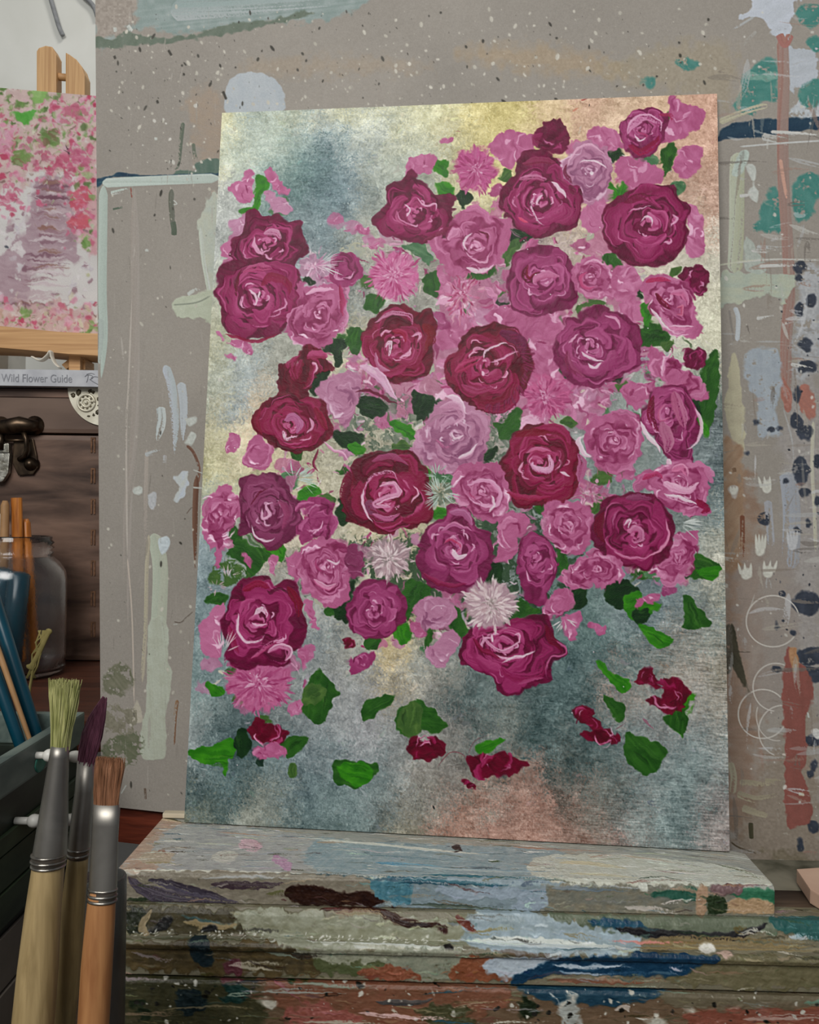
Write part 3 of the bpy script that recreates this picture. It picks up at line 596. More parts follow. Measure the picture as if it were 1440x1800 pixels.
     ("810,1155 815,1130 830,1105 860,1110 880,1105 920,1095 960,1088 978,1120 990,1150 965,1162 965,1200 940,1205 905,1222 875,1210 860,1190 830,1180 815,1170", 'D', (885, 1140), 8),
     ("390,1100 400,1070 410,1040 430,1022 465,1020 480,1035 500,1025 520,1035 528,1065 533,1125 520,1145 505,1150 505,1175 485,1175 455,1170 432,1180 410,1165 400,1140", 'D', (452, 1095), 6),
     # buds scattered low down
     ("437,1285 450,1267 480,1280 503,1290 495,1308 475,1310 450,1305", 'R', None, 1), ("443,1325 465,1312 490,1312 503,1325 480,1335 455,1335", 'P', None, 1),
     ("715,1320 722,1300 735,1300 748,1310 765,1298 780,1315 778,1328 750,1340 730,1335", 'R', None, 1), ("822,1335 840,1330 865,1332 880,1325 900,1335 925,1348 905,1360 875,1368 835,1365", 'R', None, 1),
     ("812,1375 820,1372 838,1385 825,1388", 'R', None, 0), ("602,1132 608,1125 620,1130 618,1140 608,1143", 'R', None, 0), ("610,1165 618,1160 640,1155 655,1150 655,1168 635,1180 620,1185", 'M', None, 1),
     ("1003,1255 1012,1245 1035,1250 1055,1280 1040,1285 1015,1270", 'R', None, 0), ("1020,1290 1055,1285 1075,1288 1088,1305 1065,1312 1045,1308", 'R', None, 1),
     ("1117,1200 1125,1180 1140,1175 1155,1200 1152,1212 1125,1205", 'R', None, 1), ("1135,1232 1165,1225 1165,1200 1185,1197 1212,1222 1195,1245 1178,1255 1150,1245", 'R', None, 1),
    ]
    for i, (o, k, c, hl) in enumerate(RO):
        if c is None: bud(S, o, k, 40 + i, n=6 + hl * 2, stir=1.5)
        elif k in 'PL': bud(S, o, k, 40 + i, n=26, stir=2.4); rose(S, ' '.join('%.1f,%.1f' % tuple(np.array(c) + (q - np.array(c)) * 0.72) for q in pairs(o)), k, c, 40 + i, rings=3, hl=hl)
        else: rose(S, o, k, c, 40 + i, rings=5, hl=hl)
    mum(S, (685, 985), 48, 47, wh, 8, n=240, base=(150, 128, 134), inner=(90, 84, 80), w=4.5)
    mum(S, (862, 1065), 58, 55, wh, 9, n=260, base=(168, 140, 150), inner=(130, 120, 116), w=5)
    HAND_TOUCHES(S)
    m = S.img.mean(-1, keepdims=True)
    S.img = np.clip(116 + (m + (S.img - m) * 0.96 - 116) * 1.12, 0, 255)
    S.crisp(0.55)
    return S

def HAND_TOUCHES(S):
    """strokes that give single flowers their own look"""
    def st(s, w, a, b=None, **k): S.stroke(pairs(s) + r0.normal(0, 1.2, (len(s.split()), 2)), w * (0.8 if w > 6 else 1), a, b, **dict(dict(dry=0.3, op=0.9), **k))
    r0 = RS(3)
    hi = (214, 172, 194); lt = (194, 124, 160); dk = (92, 8, 40); wl = (212, 198, 206); md = (160, 70, 116)
    # white fringes and rims
    st("1020,770 1018,785 1030,800 1042,808", 14, (206, 160, 184), wl, h=0.8); st("1128,745 1140,765 1152,780 1160,800", 11, (204, 160, 180), wl, h=0.8); st("1222,720 1232,750 1228,778 1205,795", 9, (206, 166, 186), wl, h=0.8)
    st("1165,745 1175,780 1172,800", 26, (166, 96, 128), (176, 112, 140)); st("1185,690 1195,720 1205,760", 28, (166, 84, 120), (180, 112, 144)); st("1150,700 1143,725 1152,750 1160,765", 16, (122, 14, 56), dk)
    st("1172,715 1160,725 1165,742 1178,735", 7, (176, 80, 120), lt)
    st("632,645 650,655 668,665 685,690 698,705", 24, (196, 148, 178), (210, 176, 198), h=0.8); st("625,690 650,690 680,705 700,712", 8, (104, 16, 56), dk)
    st("560,790 552,815 560,830", 7, dk, (130, 30, 70)); st("568,778 585,790 605,800 612,815", 8, lt, hi)
    st("598,500 604,530 606,560", 12, (140, 26, 72), (170, 60, 106)); st("540,520 560,512 590,512", 12, (204, 144, 178), hi)
    st("1032,480 1022,495 1030,510 1050,508", 8, (170, 56, 104), (190, 90, 134)); st("1025,468 1045,462 1065,470", 8, lt, hi)
    st("640,860 638,885 648,910 655,922", 6, wl, hi, h=1.0); st("640,862 660,838 690,836 702,850", 9, lt, hi, h=0.9); st("655,880 650,895 665,905", 20, (120, 60, 92), (160, 90, 124))
    st("665,860 690,855 700,870 680,880 660,890 690,895", 16, (186, 108, 148), hi, h=1.0); st("655,905 680,915 705,905", 14, (150, 60, 104), lt, h=0.8)
    st("655,812 690,806 720,820", 14, (136, 50, 86), (150, 70, 108)); st("618,830 605,870 615,905", 22, (112, 10, 48), dk)
    st("395,590 420,598 455,600 490,588", 9, (150, 36, 80), (120, 10, 50)); st("425,475 418,500 418,530", 9, dk, (110, 14, 50)); st("440,510 452,525 448,540", 7, hi, wl, h=1.0); st("458,515 460,530", 5, hi, wl)
    st("430,480 455,472 480,478", 20, (164, 60, 106), (176, 90, 130)); st("460,505 480,490 505,500 510,520", 22, (140, 24, 74), (124, 12, 56))
    st("450,418 448,435 460,445 475,440", 9, lt, hi, h=0.9); st("465,412 485,408 495,420", 18, (180, 112, 146), (196, 146, 172), h=0.8)
    st("942,345 935,365 945,390 960,400", 5, hi, wl, h=1.0); st("946,362 948,350 960,345", 6, wl, hi, h=1.0); st("915,320 940,312 965,318", 14, (160, 80, 116), lt); st("910,385 930,395", 8, (190, 50, 90), (206, 90, 124)); st("970,325 990,335 995,350", 9, hi, wl, h=0.9)
    st("920,290 950,282 980,290", 18, (118, 24, 62), (134, 50, 84))
    st("930,470 925,485 935,495 950,480", 14, dk, (120, 8, 44)); st("935,500 955,485 985,488", 18, (168, 80, 122), lt)
    st("830,410 820,430 825,445", 6, wl, hi); st("840,408 855,415 858,430", 5, dk, (120, 20, 60)); st("820,475 845,482 870,468", 12, hi, wl, h=0.8); st("825,455 850,462 865,445", 5, hi, lt)
    st("712,358 720,375 716,385", 4, hi, wl); st("735,352 748,365 765,360 768,375", 5, lt, hi); st("700,370 705,392 730,400", 10, (160, 66, 108), lt); st("745,425 780,410 800,400", 12, (110, 20, 58), (130, 40, 80))
    st("1128,395 1135,387 1148,390 1145,400", 5, hi, wl); st("1098,360 1130,352 1150,355", 18, (118, 26, 66), (104, 12, 52)); st("1105,375 1130,370 1150,362", 4, lt, hi)
    st("1065,560 1085,565 1092,582", 6, hi, lt, h=0.9); st("1022,625 1040,632 1062,640", 7, wl, hi, h=1.0); st("1035,645 1045,650 1060,640", 8, hi, wl); st("1000,605 1020,590", 5, hi, lt); st("1000,620 1005,650 1030,665", 18, (126, 40, 78), (146, 66, 104))
    st("660,570 690,555 722,560 725,575", 11, (176, 108, 140), (190, 130, 160), h=0.8); st("722,592 738,590 735,605", 9, hi, lt, h=0.9); st("662,620 668,648 690,655", 11, (166, 92, 126), (180, 120, 150), h=0.8); st("680,615 690,605 685,630", 9, hi, wl, h=1.0); st("705,635 720,620 730,610", 8, hi, lt); st("745,570 758,590 750,620", 22, (124, 6, 36), (110, 4, 30)); st("690,585 710,590 715,605", 14, (140, 10, 50), (160, 50, 90))
    st("850,635 855,620 880,610 895,605", 7, wl, hi, h=1.0); st("862,640 900,625 920,618", 5, hi, lt); st("850,655 852,665", 5, wl, hi); st("880,590 915,600 920,630", 26, (92, 18, 56), (110, 36, 76)); st("800,655 830,640 850,630", 22, (150, 30, 76), (170, 60, 104)); st("815,680 840,690 870,680", 18, (140, 34, 78), (160, 70, 110))
    r = random.Random(4)
    for k in range(60):
        a = r.uniform(-1.0, 1.5); q = r.uniform(0.82, 1.05)
        x0, y0 = 855 + 66 * math.cos(a), 648 + 66 * math.sin(a); x1, y1 = 855 + 86 * q * math.cos(a + .1), 648 + 84 * q * math.sin(a + .1)
        S.stroke([(x0, y0), (x1, y1)], 4, (100, 16, 54), (128, 36, 80), op=0.85)
    st("495,760 505,772 525,768", 9, wl, hi, h=1.0); st("545,735 550,752 540,765", 6, hi, lt); st("485,730 505,722 535,728", 12, (132, 20, 62), (146, 40, 84)); st("500,740 520,735 530,750 520,765", 20, (160, 80, 124), (180, 116, 154), h=0.8); st("460,720 450,745 462,768", 18, (106, 6, 38), (124, 12, 50)); st("555,718 566,740 578,760", 18, (112, 6, 40), (130, 16, 56))
    st("940,815 935,820 945,830 965,828 972,815 960,805", 16, (198, 138, 172), (214, 176, 200), h=1.0); st("905,770 930,762 970,765", 18, (126, 10, 48), (112, 4, 36)); st("985,835 1000,840", 7, hi, wl); st("925,800 945,792 970,796", 9, (170, 60, 100), lt); st("890,870 930,880 970,875", 16, (132, 12, 54), (150, 40, 84)); st("1018,850 1024,820 1018,800", 20, (156, 76, 116), (170, 100, 136))
    st("755,745 770,735 790,735", 9, (170, 120, 146), (150, 104, 128)); st("795,760 800,775 815,768", 9, wl, hi, h=0.9); st("805,810 825,800 840,780", 9, hi, wl, h=0.8); st("765,775 785,790 795,780 790,765", 8, (176, 96, 136), lt); st("770,722 800,715 815,735 800,750", 16, (186, 130, 160), (198, 152, 178))
    st("460,895 462,915 475,905 470,890 480,885", 8, (190, 132, 166), hi, h=0.9); st("442,925 450,945 470,955 485,948", 5, hi, wl, h=1.0); st("440,890 455,870 475,862", 5, dk, (110, 20, 60)); st("490,885 505,905 495,935", 14, (150, 66, 106), (132, 50, 90))
    st("780,960 795,950 810,960 800,975", 8, (180, 50, 94), lt); st("795,970 805,985 820,975", 12, hi, wl, h=0.9); st("790,905 815,905 830,925", 18, (156, 80, 122), (176, 112, 150)); st("745,1010 780,1030 820,1030", 12, (112, 14, 54), (136, 36, 80)); st("775,935 800,925 830,935", 10, (170, 90, 136), lt)
    st("820,855 840,845 865,850 880,870 870,890 845,890 825,875", 11, (204, 140, 176), (212, 164, 192), h=0.8); st("825,870 840,880", 4, (160, 50, 100), (170, 70, 110)); st("865,870 868,890 860,905", 6, hi, wl)
    st("555,985 560,1000 565,1010", 5, (150, 40, 88), md); st("575,985 590,995 600,985", 5, hi, wl); st("550,1020 570,1035 595,1025", 12, (190, 96, 140), hi)
    st("1098,925 1110,915 1105,930", 5, hi, wl); st("1105,940 1115,930 1130,935 1128,950 1112,952", 14, (170, 90, 130), (190, 124, 158)); st("1100,880 1125,875 1148,878", 16, (122, 50, 86), (150, 84, 118)); st("1172,915 1176,945 1160,970 1130,985", 5, lt, (200, 130, 160)); st("1060,905 1052,935 1065,960", 20, (110, 8, 48), (96, 4, 40)); st("1080,970 1110,985 1140,980", 7, (160, 70, 108), lt)
    st("420,1080 418,1110 430,1130 450,1132 465,1120", 6, hi, wl, h=1.0); st("448,1082 460,1075 470,1085", 12, hi, wl, h=1.0); st("442,1095 452,1105 470,1100", 9, lt, hi); st("405,1100 408,1130 420,1150", 16, (150, 50, 92), (130, 20, 66)); st("505,1035 522,1060 526,1090", 20, (112, 6, 40), (124, 10, 48)); st("425,1040 455,1028 475,1038", 18, (122, 8, 48), (136, 24, 66)); st("440,1160 470,1140 500,1120", 9, (172, 66, 112), lt); st("470,1150 490,1140 508,1145 500,1165", 14, (170, 80, 124), hi, h=0.8)
    st("850,1120 865,1140 890,1145 915,1130 912,1115", 9, (190, 120, 156), hi, h=0.9); st("862,1118 868,1132", 7, hi, wl, h=0.9); st("850,1150 880,1158 905,1160 925,1152", 6, lt, hi); st("880,1170 900,1160 930,1150 940,1145", 5, hi, wl); st("830,1125 850,1145 880,1160", 12, (104, 4, 44), (130, 20, 66)); st("880,1175 905,1195 950,1185 955,1160", 20, (128, 22, 72), (146, 46, 96)); st("910,1205 930,1200 955,1195", 9, (166, 76, 120), (150, 56, 100))
    st("955,1100 970,1130 990,1150", 14, (110, 6, 48), (96, 4, 40))
    st("1105,240 1115,220 1135,210 1160,218 1165,235", 20, (196, 130, 166), (206, 156, 184), h=0.8); st("1105,258 1130,272 1155,255 1160,240", 18, (146, 24, 74), (124, 12, 56)); st("1125,232 1140,240 1135,248", 6, (160, 50, 96), md); st("1160,205 1180,205 1185,215", 10, (146, 36, 74), (160, 60, 100)); st("1118,240 1125,250 1140,245", 5, hi, wl)
    st("1000,295 1015,265 1045,258 1065,275", 5, (200, 150, 176), hi); st("1020,292 1035,285 1055,288 1068,300", 7, hi, wl); st("1040,305 1048,310", 9, wl, wl); st("1000,290 995,310 1010,325", 8, (130, 40, 84), dk); st("1005,330 1015,345", 16, (96, 10, 48), (110, 30, 66))
    st("1135,500 1155,492 1180,495", 14, (150, 20, 66), (176, 56, 104)); st("1155,520 1165,535 1180,545", 12, dk, (130, 14, 56)); st("1190,545 1200,540 1202,555 1192,555", 8, (150, 30, 70), (200, 120, 150)); st("1145,545 1165,570 1180,585", 9, (200, 150, 172), wl, h=0.7); st("1180,520 1200,515 1210,540", 16, (190, 100, 140), lt); st("1175,580 1200,580 1225,575", 14, (196, 110, 150), hi)
    st("1130,845 1150,835 1165,845", 14, (150, 24, 74), (170, 60, 106)); st("1165,850 1185,860 1210,865 1230,850", 20, (200, 140, 172), hi, h=0.9); st("1170,870 1200,880 1225,890", 12, (206, 150, 180), wl, h=0.9); st("1225,880 1245,895 1235,905", 16, (140, 24, 70), (120, 10, 50)); st("1180,830 1200,825 1210,840", 16, (190, 96, 138), (206, 140, 172)); st("1172,812 1180,822", 12, hi, wl)
    S.stir(S.P([(340, 190), (1260, 1400)]), 1.8, 13.0, 991)
    # whisps: pale grass-like flicks and mist of white bristle marks
    for (cx, cy, rx, a0, a1, n, cc) in [(518, 845, 34, -2.6, 0.2, 16, (170, 190, 184)), (530, 850, 30, -1.2, 0.9, 10, (150, 180, 160)), (775, 870, 34, 0, 6.28, 46, (160, 178, 168)), (770, 840, 24, 0, 6.28, 20, (140, 165, 150)),
                                        (1195, 925, 40, -0.5, 0.6, 22, (170, 178, 176)), (560, 470, 44, -1.2, 0.4, 16, (196, 190, 196)), (400, 1020, 24, -2.2, -0.4, 12, (180, 160, 166)), (395, 1150, 40, -2.4, -0.6, 14, (206, 170, 186)), (990, 1090, 26, 0.2, 2.4, 12, (196, 186, 190)), (380, 1035, 18, 0, 6.28, 10, (170, 140, 150))]:
        for k in range(n):
            a = r.uniform(a0, a1); f = r.uniform(0.1, 0.5); g = r.uniform(0.7, 1.1)
            S.stroke([(cx + rx * f * math.cos(a), cy + rx * f * math.sin(a)), (cx + rx * g * math.cos(a + .15), cy + rx * g * math.sin(a + .15))], r.uniform(1.6, 3.2), cc, mixc(cc, (216, 216, 210), 0.4), op=0.85, dry=0.15, h=0.5)
    # thin drawn lines and specks
    st("820,1330 835,1305 860,1295", 3, (110, 70, 80), op=0.5); st("765,1350 790,1325 810,1330 820,1345", 3, (120, 60, 70), op=0.6); st("1080,1285 1100,1275", 2.5, (110, 50, 70), op=0.6); st("1130,1265 1150,1285", 6, (140, 76, 100), op=0.6, dry=0.4)
    st("803,235 805,232 815,236", 2, (150, 80, 90)); st("1022,180 1032,178", 4, (170, 90, 80)); st("1010,198 1022,190", 5, (190, 120, 100), op=0.7); st("760,1420 763,1428", 4, (40, 40, 40)); st("1025,178 1038,176", 3, (150, 60, 60)); st("1038,186 1038,190", 2.5, (40, 40, 40))
    for k in range(26):
        x = r.uniform(400, 1250); y = r.uniform(220, 1400)
        S.stroke([(x, y), (x + 2, y + 1)], 2.6, (216, 200, 206), op=0.9, dry=0, h=1.0)
# ------------------------------------------------------------------ the splashed working board behind the painting
BOARD_Q = [(166.5, -130), (1560, -190), (1560, 1566), (178, 1416)]
BW, BH = 1110, 1336
def paint_board():
    S = Sheet(BW, BH, hmap(BOARD_Q, BW, BH), 0.79, (148, 142, 134), seed=21)
    S.img += (fbm(BH, BW, 160, 1, 4) * 9)[..., None] * np.array([1.0, 0.95, 0.9]) + (fbm(BH, BW, 3, 2, 2) * 3)[..., None]
    S.ht += fbm(BH, BW, 30, 3, 3) * 0.15
    def st(s, w, a, b=None, **k): S.stroke(pairs(s), w, a, b, **dict(dict(dry=0.25, streak=0.4, taper=(.04, .07)), **k))
    def po(s, a, b=None, **k): S.poly(pairs(s), a, b, **k)
    mint = (176, 188, 180); mint2 = (186, 194, 180); navy = (28, 54, 74); teal = (60, 120, 112); olive = (88, 102, 88); lila = (180, 186, 194); pale = (186, 190, 184); rose_ = (160, 116, 104); brown = (112, 82, 68); ink = (48, 54, 64)
    # faint tints of the ground
    po("330,170 395,165 390,285 350,290 340,230", (166, 142, 118), (156, 140, 126), rough=9, soft=8, op=0.55)
    po("430,110 620,100 760,120 620,130 460,130", (164, 146, 124), rough=8, soft=8, op=0.4); po("800,95 900,80 1030,95 1100,130 930,125", (172, 148, 116), rough=8, soft=10, op=0.5)
    po("1050,130 1180,80 1290,90 1280,200 1260,180", (158, 146, 122), rough=10, soft=10, op=0.5); po("1270,900 1330,870 1330,1380 1275,1420", (134, 108, 90), (146, 124, 108), rough=10, soft=9, op=0.8)
    po("1330,1380 1420,1250 1440,1400 1440,1540 1300,1500", (132, 118, 102), rough=10, soft=10, op=0.6); po("1380,700 1440,650 1440,1200 1390,1100", (156, 152, 150), rough=10, soft=9, op=0.7); po("1290,1000 1390,960 1400,1200 1330,1250 1300,1150", (140, 132, 126), (150, 140, 132), rough=10, soft=7, op=0.7)
    # band along the top
    po("172,84 215,62 260,50 330,58 460,40 600,30 640,-40 170,-60", (126, 142, 138), (150, 162, 160), rough=5, soft=3, grain=-.1); po("165,-20 230,-20 240,30 215,60 168,66", (152, 143, 134), rough=6, soft=4)
    po("170,86 172,66 205,68 225,54 262,66 330,64 400,42 470,36 540,20 545,28 460,48 390,62 300,74 240,80", (96, 108, 94), (110, 120, 108), rough=3, soft=1.5); st("300,20 420,10 600,-10", 40, (164, 172, 172), (140, 156, 154), dry=0.5); st("225,45 232,55", 8, pale, pale)
    # pale arch above the corner of the painting
    po("397,198 396,165 405,140 430,128 465,130 490,145 499,165 499,196 450,200", (178, 184, 188), (168, 176, 182), rough=1.5, soft=1, h=0.3)
    # left column
    po("308,320 310,302 345,300 345,285 385,278 386,308", (80, 104, 92), (96, 114, 104), rough=2); st("322,215 318,250 314,285 308,298", 9, (104, 112, 98), (92, 100, 88), dry=0.4); st("340,252 342,270 348,290", 8, (104, 112, 98), dry=0.4)
    po("172,330 172,315 195,308 210,303 250,308 386,304 386,309 300,311 200,312", navy, (40, 74, 92), rough=1.2, h=0.4); po("172,322 190,316 240,310 240,316 190,320", (50, 90, 100), rough=1)
    st("180,322 260,318 386,313", 19, mint, (186, 196, 190), h=0.5, dry=0.1); st("182,326 181,400 180,520 183,600 178,665", 19, mint, (164, 176, 168), taper=(.05, .3), dry=0.12); st("176,560 178,600 176,640", 14, (164, 174, 168), dry=0.5)
    st("195,340 225,333", 9, pale, mint, dry=0.5); st("198,368 216,364", 5, olive); st("230,330 232,348", 4, (140, 90, 80)); st("375,335 377,358", 9, (140, 104, 94), (150, 120, 110), dry=0.4)
    st("302,332 301,355 303,380 306,412", 12, (92, 94, 82), (104, 106, 96), dry=0.4, taper=(.1, .3)); st("304,390 306,402 306,414", 12, (84, 94, 80)); st("305,352 311,358 305,360", 3, pale)
    po("350,385 385,350 386,640 372,640 380,570 366,500 356,450", (182, 184, 168), (172, 180, 172), rough=4, soft=1.5, h=0.6, grain=1.5); st("352,400 358,460 372,540 376,640", 9, mint2, pale); po("303,535 320,522 372,510 386,512 386,572 350,560 318,558", (184, 190, 172), (172, 178, 158), rough=3, h=0.6, grain=-.3); st("330,518 345,508 352,510", 8, pale, dry=0.5); st("305,536 345,532 370,520", 4, (140, 146, 132))
    st("236,330 238,560 236,780 224,900 226,1100", 18, (160, 150, 142), (164, 156, 150), op=0.5, dry=0.35, taper=(.1, .1)); st("232,520 226,680 222,760 224,980", 5, (188, 180, 170), (176, 168, 160), op=0.8, taper=(.2, .1)); st("224,980 232,1080 236,1240", 4, (188, 176, 164), op=0.9); st("258,790 256,900 260,1000", 9, (164, 154, 146), (176, 166, 156), op=0.6, dry=0.4)
    po("232,1255 240,1232 248,1245 252,1265 244,1272 232,1266", (170, 164, 148), (180, 174, 160), rough=1.5)
    st("290,642 302,680 308,740 307,798", 19, lila, (168, 176, 178), taper=(.05,.4), dry=0.5, h=0.6); st("318,672 324,720 322,775", 19, (172, 178, 182), taper=(.05,.4), dry=0.5); st("282,715 284,740 276,775", 19, (172, 180, 180), (186, 192, 190), taper=(.05,.4), dry=0.5); po("326,735 345,732 345,745 332,750", pale); po("326,778 335,758 345,765 340,782", pale)
    po("305,838 330,830 328,860 312,885 306,875 314,856", (184, 192, 204), pale, rough=3, h=0.6); po("232,862 250,855 250,868 236,870", pale); po("258,870 272,866 275,880 266,896", (178, 180, 182)); st("255,800 285,790", 9, (172, 176, 176), dry=0.6); st("290,800 288,830", 8, (176, 178, 180), dry=0.6)
    st("270,938 282,1000 278,1120 276,1240 272,1325", 32, (176, 184, 168), (168, 172, 156), h=0.8, taper=(.03, .03), dry=0.05); po("248,1325 250,1270 258,1230 262,1100 292,1090 296,1160 302,1180 300,1220 292,1250 292,1320 285,1334 258,1336", (180, 186, 172), (170, 174, 158), rough=1.5, grain=1.5, h=0.7); st("262,940 258,1000 256,1100 250,1200", 9, (178, 172, 150), (168, 160, 144), dry=0.3); po("280,950 290,944 298,950 296,965 284,975", (190, 200, 204), h=0.7)
    st("328,783 340,795 350,822 348,850", 7, brown, (124, 92, 78)); st("346,835 343,900 343,1000", 12, (120, 90, 74), (96, 66, 52), taper=(.1, .5), dry=0.2); st("340,857 355,858", 4, pale); st("340,826 356,832", 3, pale); st("328,903 336,893 340,893", 2.5, (96, 80, 70)); st("306,1093 318,1094 328,1085 340,1075", 3, (98, 88, 78)); st("305,1098 312,1097", 2.5, pale)
    st("312,1230 308,1260 305,1310", 8, (146, 118, 92), (120, 90, 70), dry=0.5)
    po("178,1215 182,1190 200,1165 215,1165 235,1185 230,1215 200,1225", (92, 96, 76), (124, 122, 104), rough=6, soft=2, dry=0.55); po("178,1330 185,1300 215,1290 245,1290 250,1315 230,1345 190,1345", (92, 100, 76), (116, 116, 98), rough=7, soft=2, dry=0.5); po("180,1240 240,1250 230,1290 185,1280", (128, 124, 108), rough=6, dry=0.6)
    st("213,1395 222,1380", 3, pale); st("255,1385 256,1405", 6, (110, 96, 84))
    # right column
    po("1318,0 1330,-40 1410,-40 1400,10 1392,40 1385,70 1370,60 1350,50 1330,28 1300,34 1315,15", lila, (190, 196, 206), rough=5, h=0.6); st("1325,30 1300,45 1285,52", 5, (166, 168, 168), dry=0.6); st("1330,55 1310,75 1292,95", 6, (160, 158, 152), dry=0.7)
    po("1370,100 1390,80 1430,85 1436,110 1430,140 1410,152 1395,150 1400,170 1388,160 1385,130", (182, 188, 196), (170, 176, 182), rough=5, h=0.6); po("1390,190 1410,170 1440,175 1440,220 1420,210 1400,205", (180, 186, 190), rough=5, dry=0.3)
    for o in ["1400,18 1420,10 1440,12 1440,40 1425,50 1405,35", "1320,118 1345,100 1366,102 1370,140 1365,175 1340,182 1322,200 1300,198 1286,185 1302,165 1305,130", "1418,70 1440,66 1440,92 1420,85", "1400,165 1440,140 1440,185 1415,185", "1328,398 1345,350 1360,330 1372,345 1375,400 1365,408 1340,405", "1395,320 1420,306 1440,308 1440,350 1420,385 1398,388", "1190,108 1215,103 1228,115 1205,122", "1130,142 1150,138 1152,152 1135,155", "1480,300 1560,320 1540,400 1480,390"]:
        po(o, teal, (84, 136, 128), rough=3.5, soft=1.8, dry=0.28)
    po("1312,122 1335,130 1368,128 1366,140 1335,142 1312,138", (124, 160, 148), rough=3, op=0.8, dry=0.3)
    po("1264,246 1270,228 1290,218 1330,210 1362,208 1400,208 1440,206 1500,200 1500,222 1440,226 1400,232 1360,240 1300,244", navy, (40, 66, 84), rough=2, h=0.5); st("1265,215 1300,200 1330,190 1350,185", 12, (176, 172, 150), dry=0.4)
    st("1375,60 1378,140 1376,230 1378,330 1384,420 1388,520 1382,600 1384,720", 20, (152, 114, 104), (146, 124, 116), taper=(.03, .1), dry=0.15, op=0.95, streak=.5); st("1370,60 1380,78 1390,60", 14, (160, 110, 104), rose_); po("1372,680 1378,660 1392,700 1385,725 1374,705", (158, 110, 98)); po("1402,690 1415,678 1430,690 1434,715 1425,740 1410,725", (168, 114, 100), (150, 106, 96), rough=2.5)
    st("1372,280 1378,320 1384,350", 7, (190, 150, 134), dry=0.5)
    st("1300,268 1296,300 1295,400 1292,480", 26, (180, 186, 170), (164, 166, 142), h=0.6, taper=(.05, .05)); po("1288,300 1300,270 1312,262 1316,275 1305,305 1292,310", mint); po("1310,292 1322,288 1330,300 1325,316 1315,300", pale); po("1318,335 1325,322 1332,335 1330,355 1320,345", pale)
    po("1265,482 1300,478 1390,482 1395,500 1380,530 1385,535 1340,520 1280,538 1266,535", (178, 182, 162), (164, 174, 162), rough=3.5, h=0.6, grain=0.05); po("1310,415 1330,440 1350,475 1320,480 1308,470", (172, 182, 174), rough=2, op=0.8); st("1290,462 1360,456 1440,457 1500,455", 4, (190, 190, 184), dry=0.3); st("1265,466 1300,460 1330,456", 4, (186, 188, 170), dry=0.2); st("1330,435 1380,438 1400,430", 10, (176, 178, 176), dry=0.6); st("1300,258 1400,250 1500,245", 4, (188, 190, 188), dry=0.4); st("1340,240 1400,252", 14, (176, 176, 172), dry=0.75)
    st("1292,540 1298,560 1296,600", 9, (176, 182, 186), dry=0.3); st("1282,545 1290,600", 5, (120, 116, 112), op=.5); po("1312,622 1340,612 1372,620 1374,680 1365,720 1372,760 1335,765 1330,700 1314,680", (166, 176, 184), (150, 160, 170), rough=4, soft=2, op=0.9, dry=0.25, grain=1.5); po("1400,580 1440,560 1440,640 1400,660", (160, 162, 164), rough=8, soft=3, dry=0.4); po("1410,480 1440,470 1440,620 1400,560", (166, 168, 170), rough=6, soft=3, dry=0.35)
    po("1284,640 1292,620 1300,660 1308,720 1308,790 1296,780 1285,770 1275,720", (182, 178, 152), (166, 160, 138), rough=2, grain=1.5, h=0.4); po("1272,780 1290,775 1306,800 1306,900 1300,990 1272,990", (140, 114, 92), (156, 134, 112), rough=4, soft=3); st("1305,905 1306,980", 9, (116, 76, 58), dry=0.4); po("1282,860 1290,855 1298,858 1292,875", (168, 160, 152)); st("1290,822 1292,830", 8, (120, 96, 76))
    st("1430,740 1428,820 1432,900 1434,970", 7, (184, 182, 164), (176, 174, 160), dry=0.2); st("1385,830 1392,900 1390,1000", 30, (158, 166, 178), (150, 154, 160), dry=0.45, op=0.85); st("1350,880 1356,960", 14, (160, 164, 172), dry=0.55, op=0.8)
    # dark blots running down the right side
    r = random.Random(5)
    for (x, y, a, b) in [(1405, 470, 11, 11), (1404, 488, 6, 6), (1428, 526, 10, 12), (1405, 546, 8, 14), (1420, 605, 13, 11), (1420, 642, 18, 13), (1402, 695, 6, 14), (1398, 740, 14, 12), (1415, 762, 14, 16), (1409, 830, 15, 24), (1437, 810, 6, 10), (1327, 742, 5, 7), (1372, 752, 6, 6), (1355, 756, 6, 5), (1315, 797, 5, 5), (1413, 865, 9, 9), (1420, 920, 5, 11), (1343, 912, 8, 10), (1403, 932, 8, 5), (1437, 880, 5, 10),
                         (1420, 1060, 26, 24), (1425, 1152, 30, 17), (1425, 1185, 26, 16), (1365, 1102, 6, 7), (1392, 1112, 6, 6), (1365, 1174, 8, 5), (1376, 1045, 5, 5), (1428, 1300, 14, 12), (1432, 1345, 9, 14), (1425, 1358, 8, 6), (1408, 1485, 6, 12), (1430, 1450, 12, 12), (1380, 845, 6, 6), (1372, 1022, 3, 4), (1465, 620, 18, 22), (1475, 900, 16, 26), (1470, 1180, 30, 20)]:
        pts = [(x + a * r.uniform(.75, 1.2) * math.cos(t), y + b * r.uniform(.75, 1.2) * math.sin(t)) for t in np.linspace(0, 6.28, 9)[:-1]]
        S.poly(pts, ink, (66, 72, 84), rough=2.5, soft=1.2, h=0.6, dry=0.12)
    splatter(S, 60, (1360, 450, 1440, 1560), ink, 0.86, 3.20, 91)
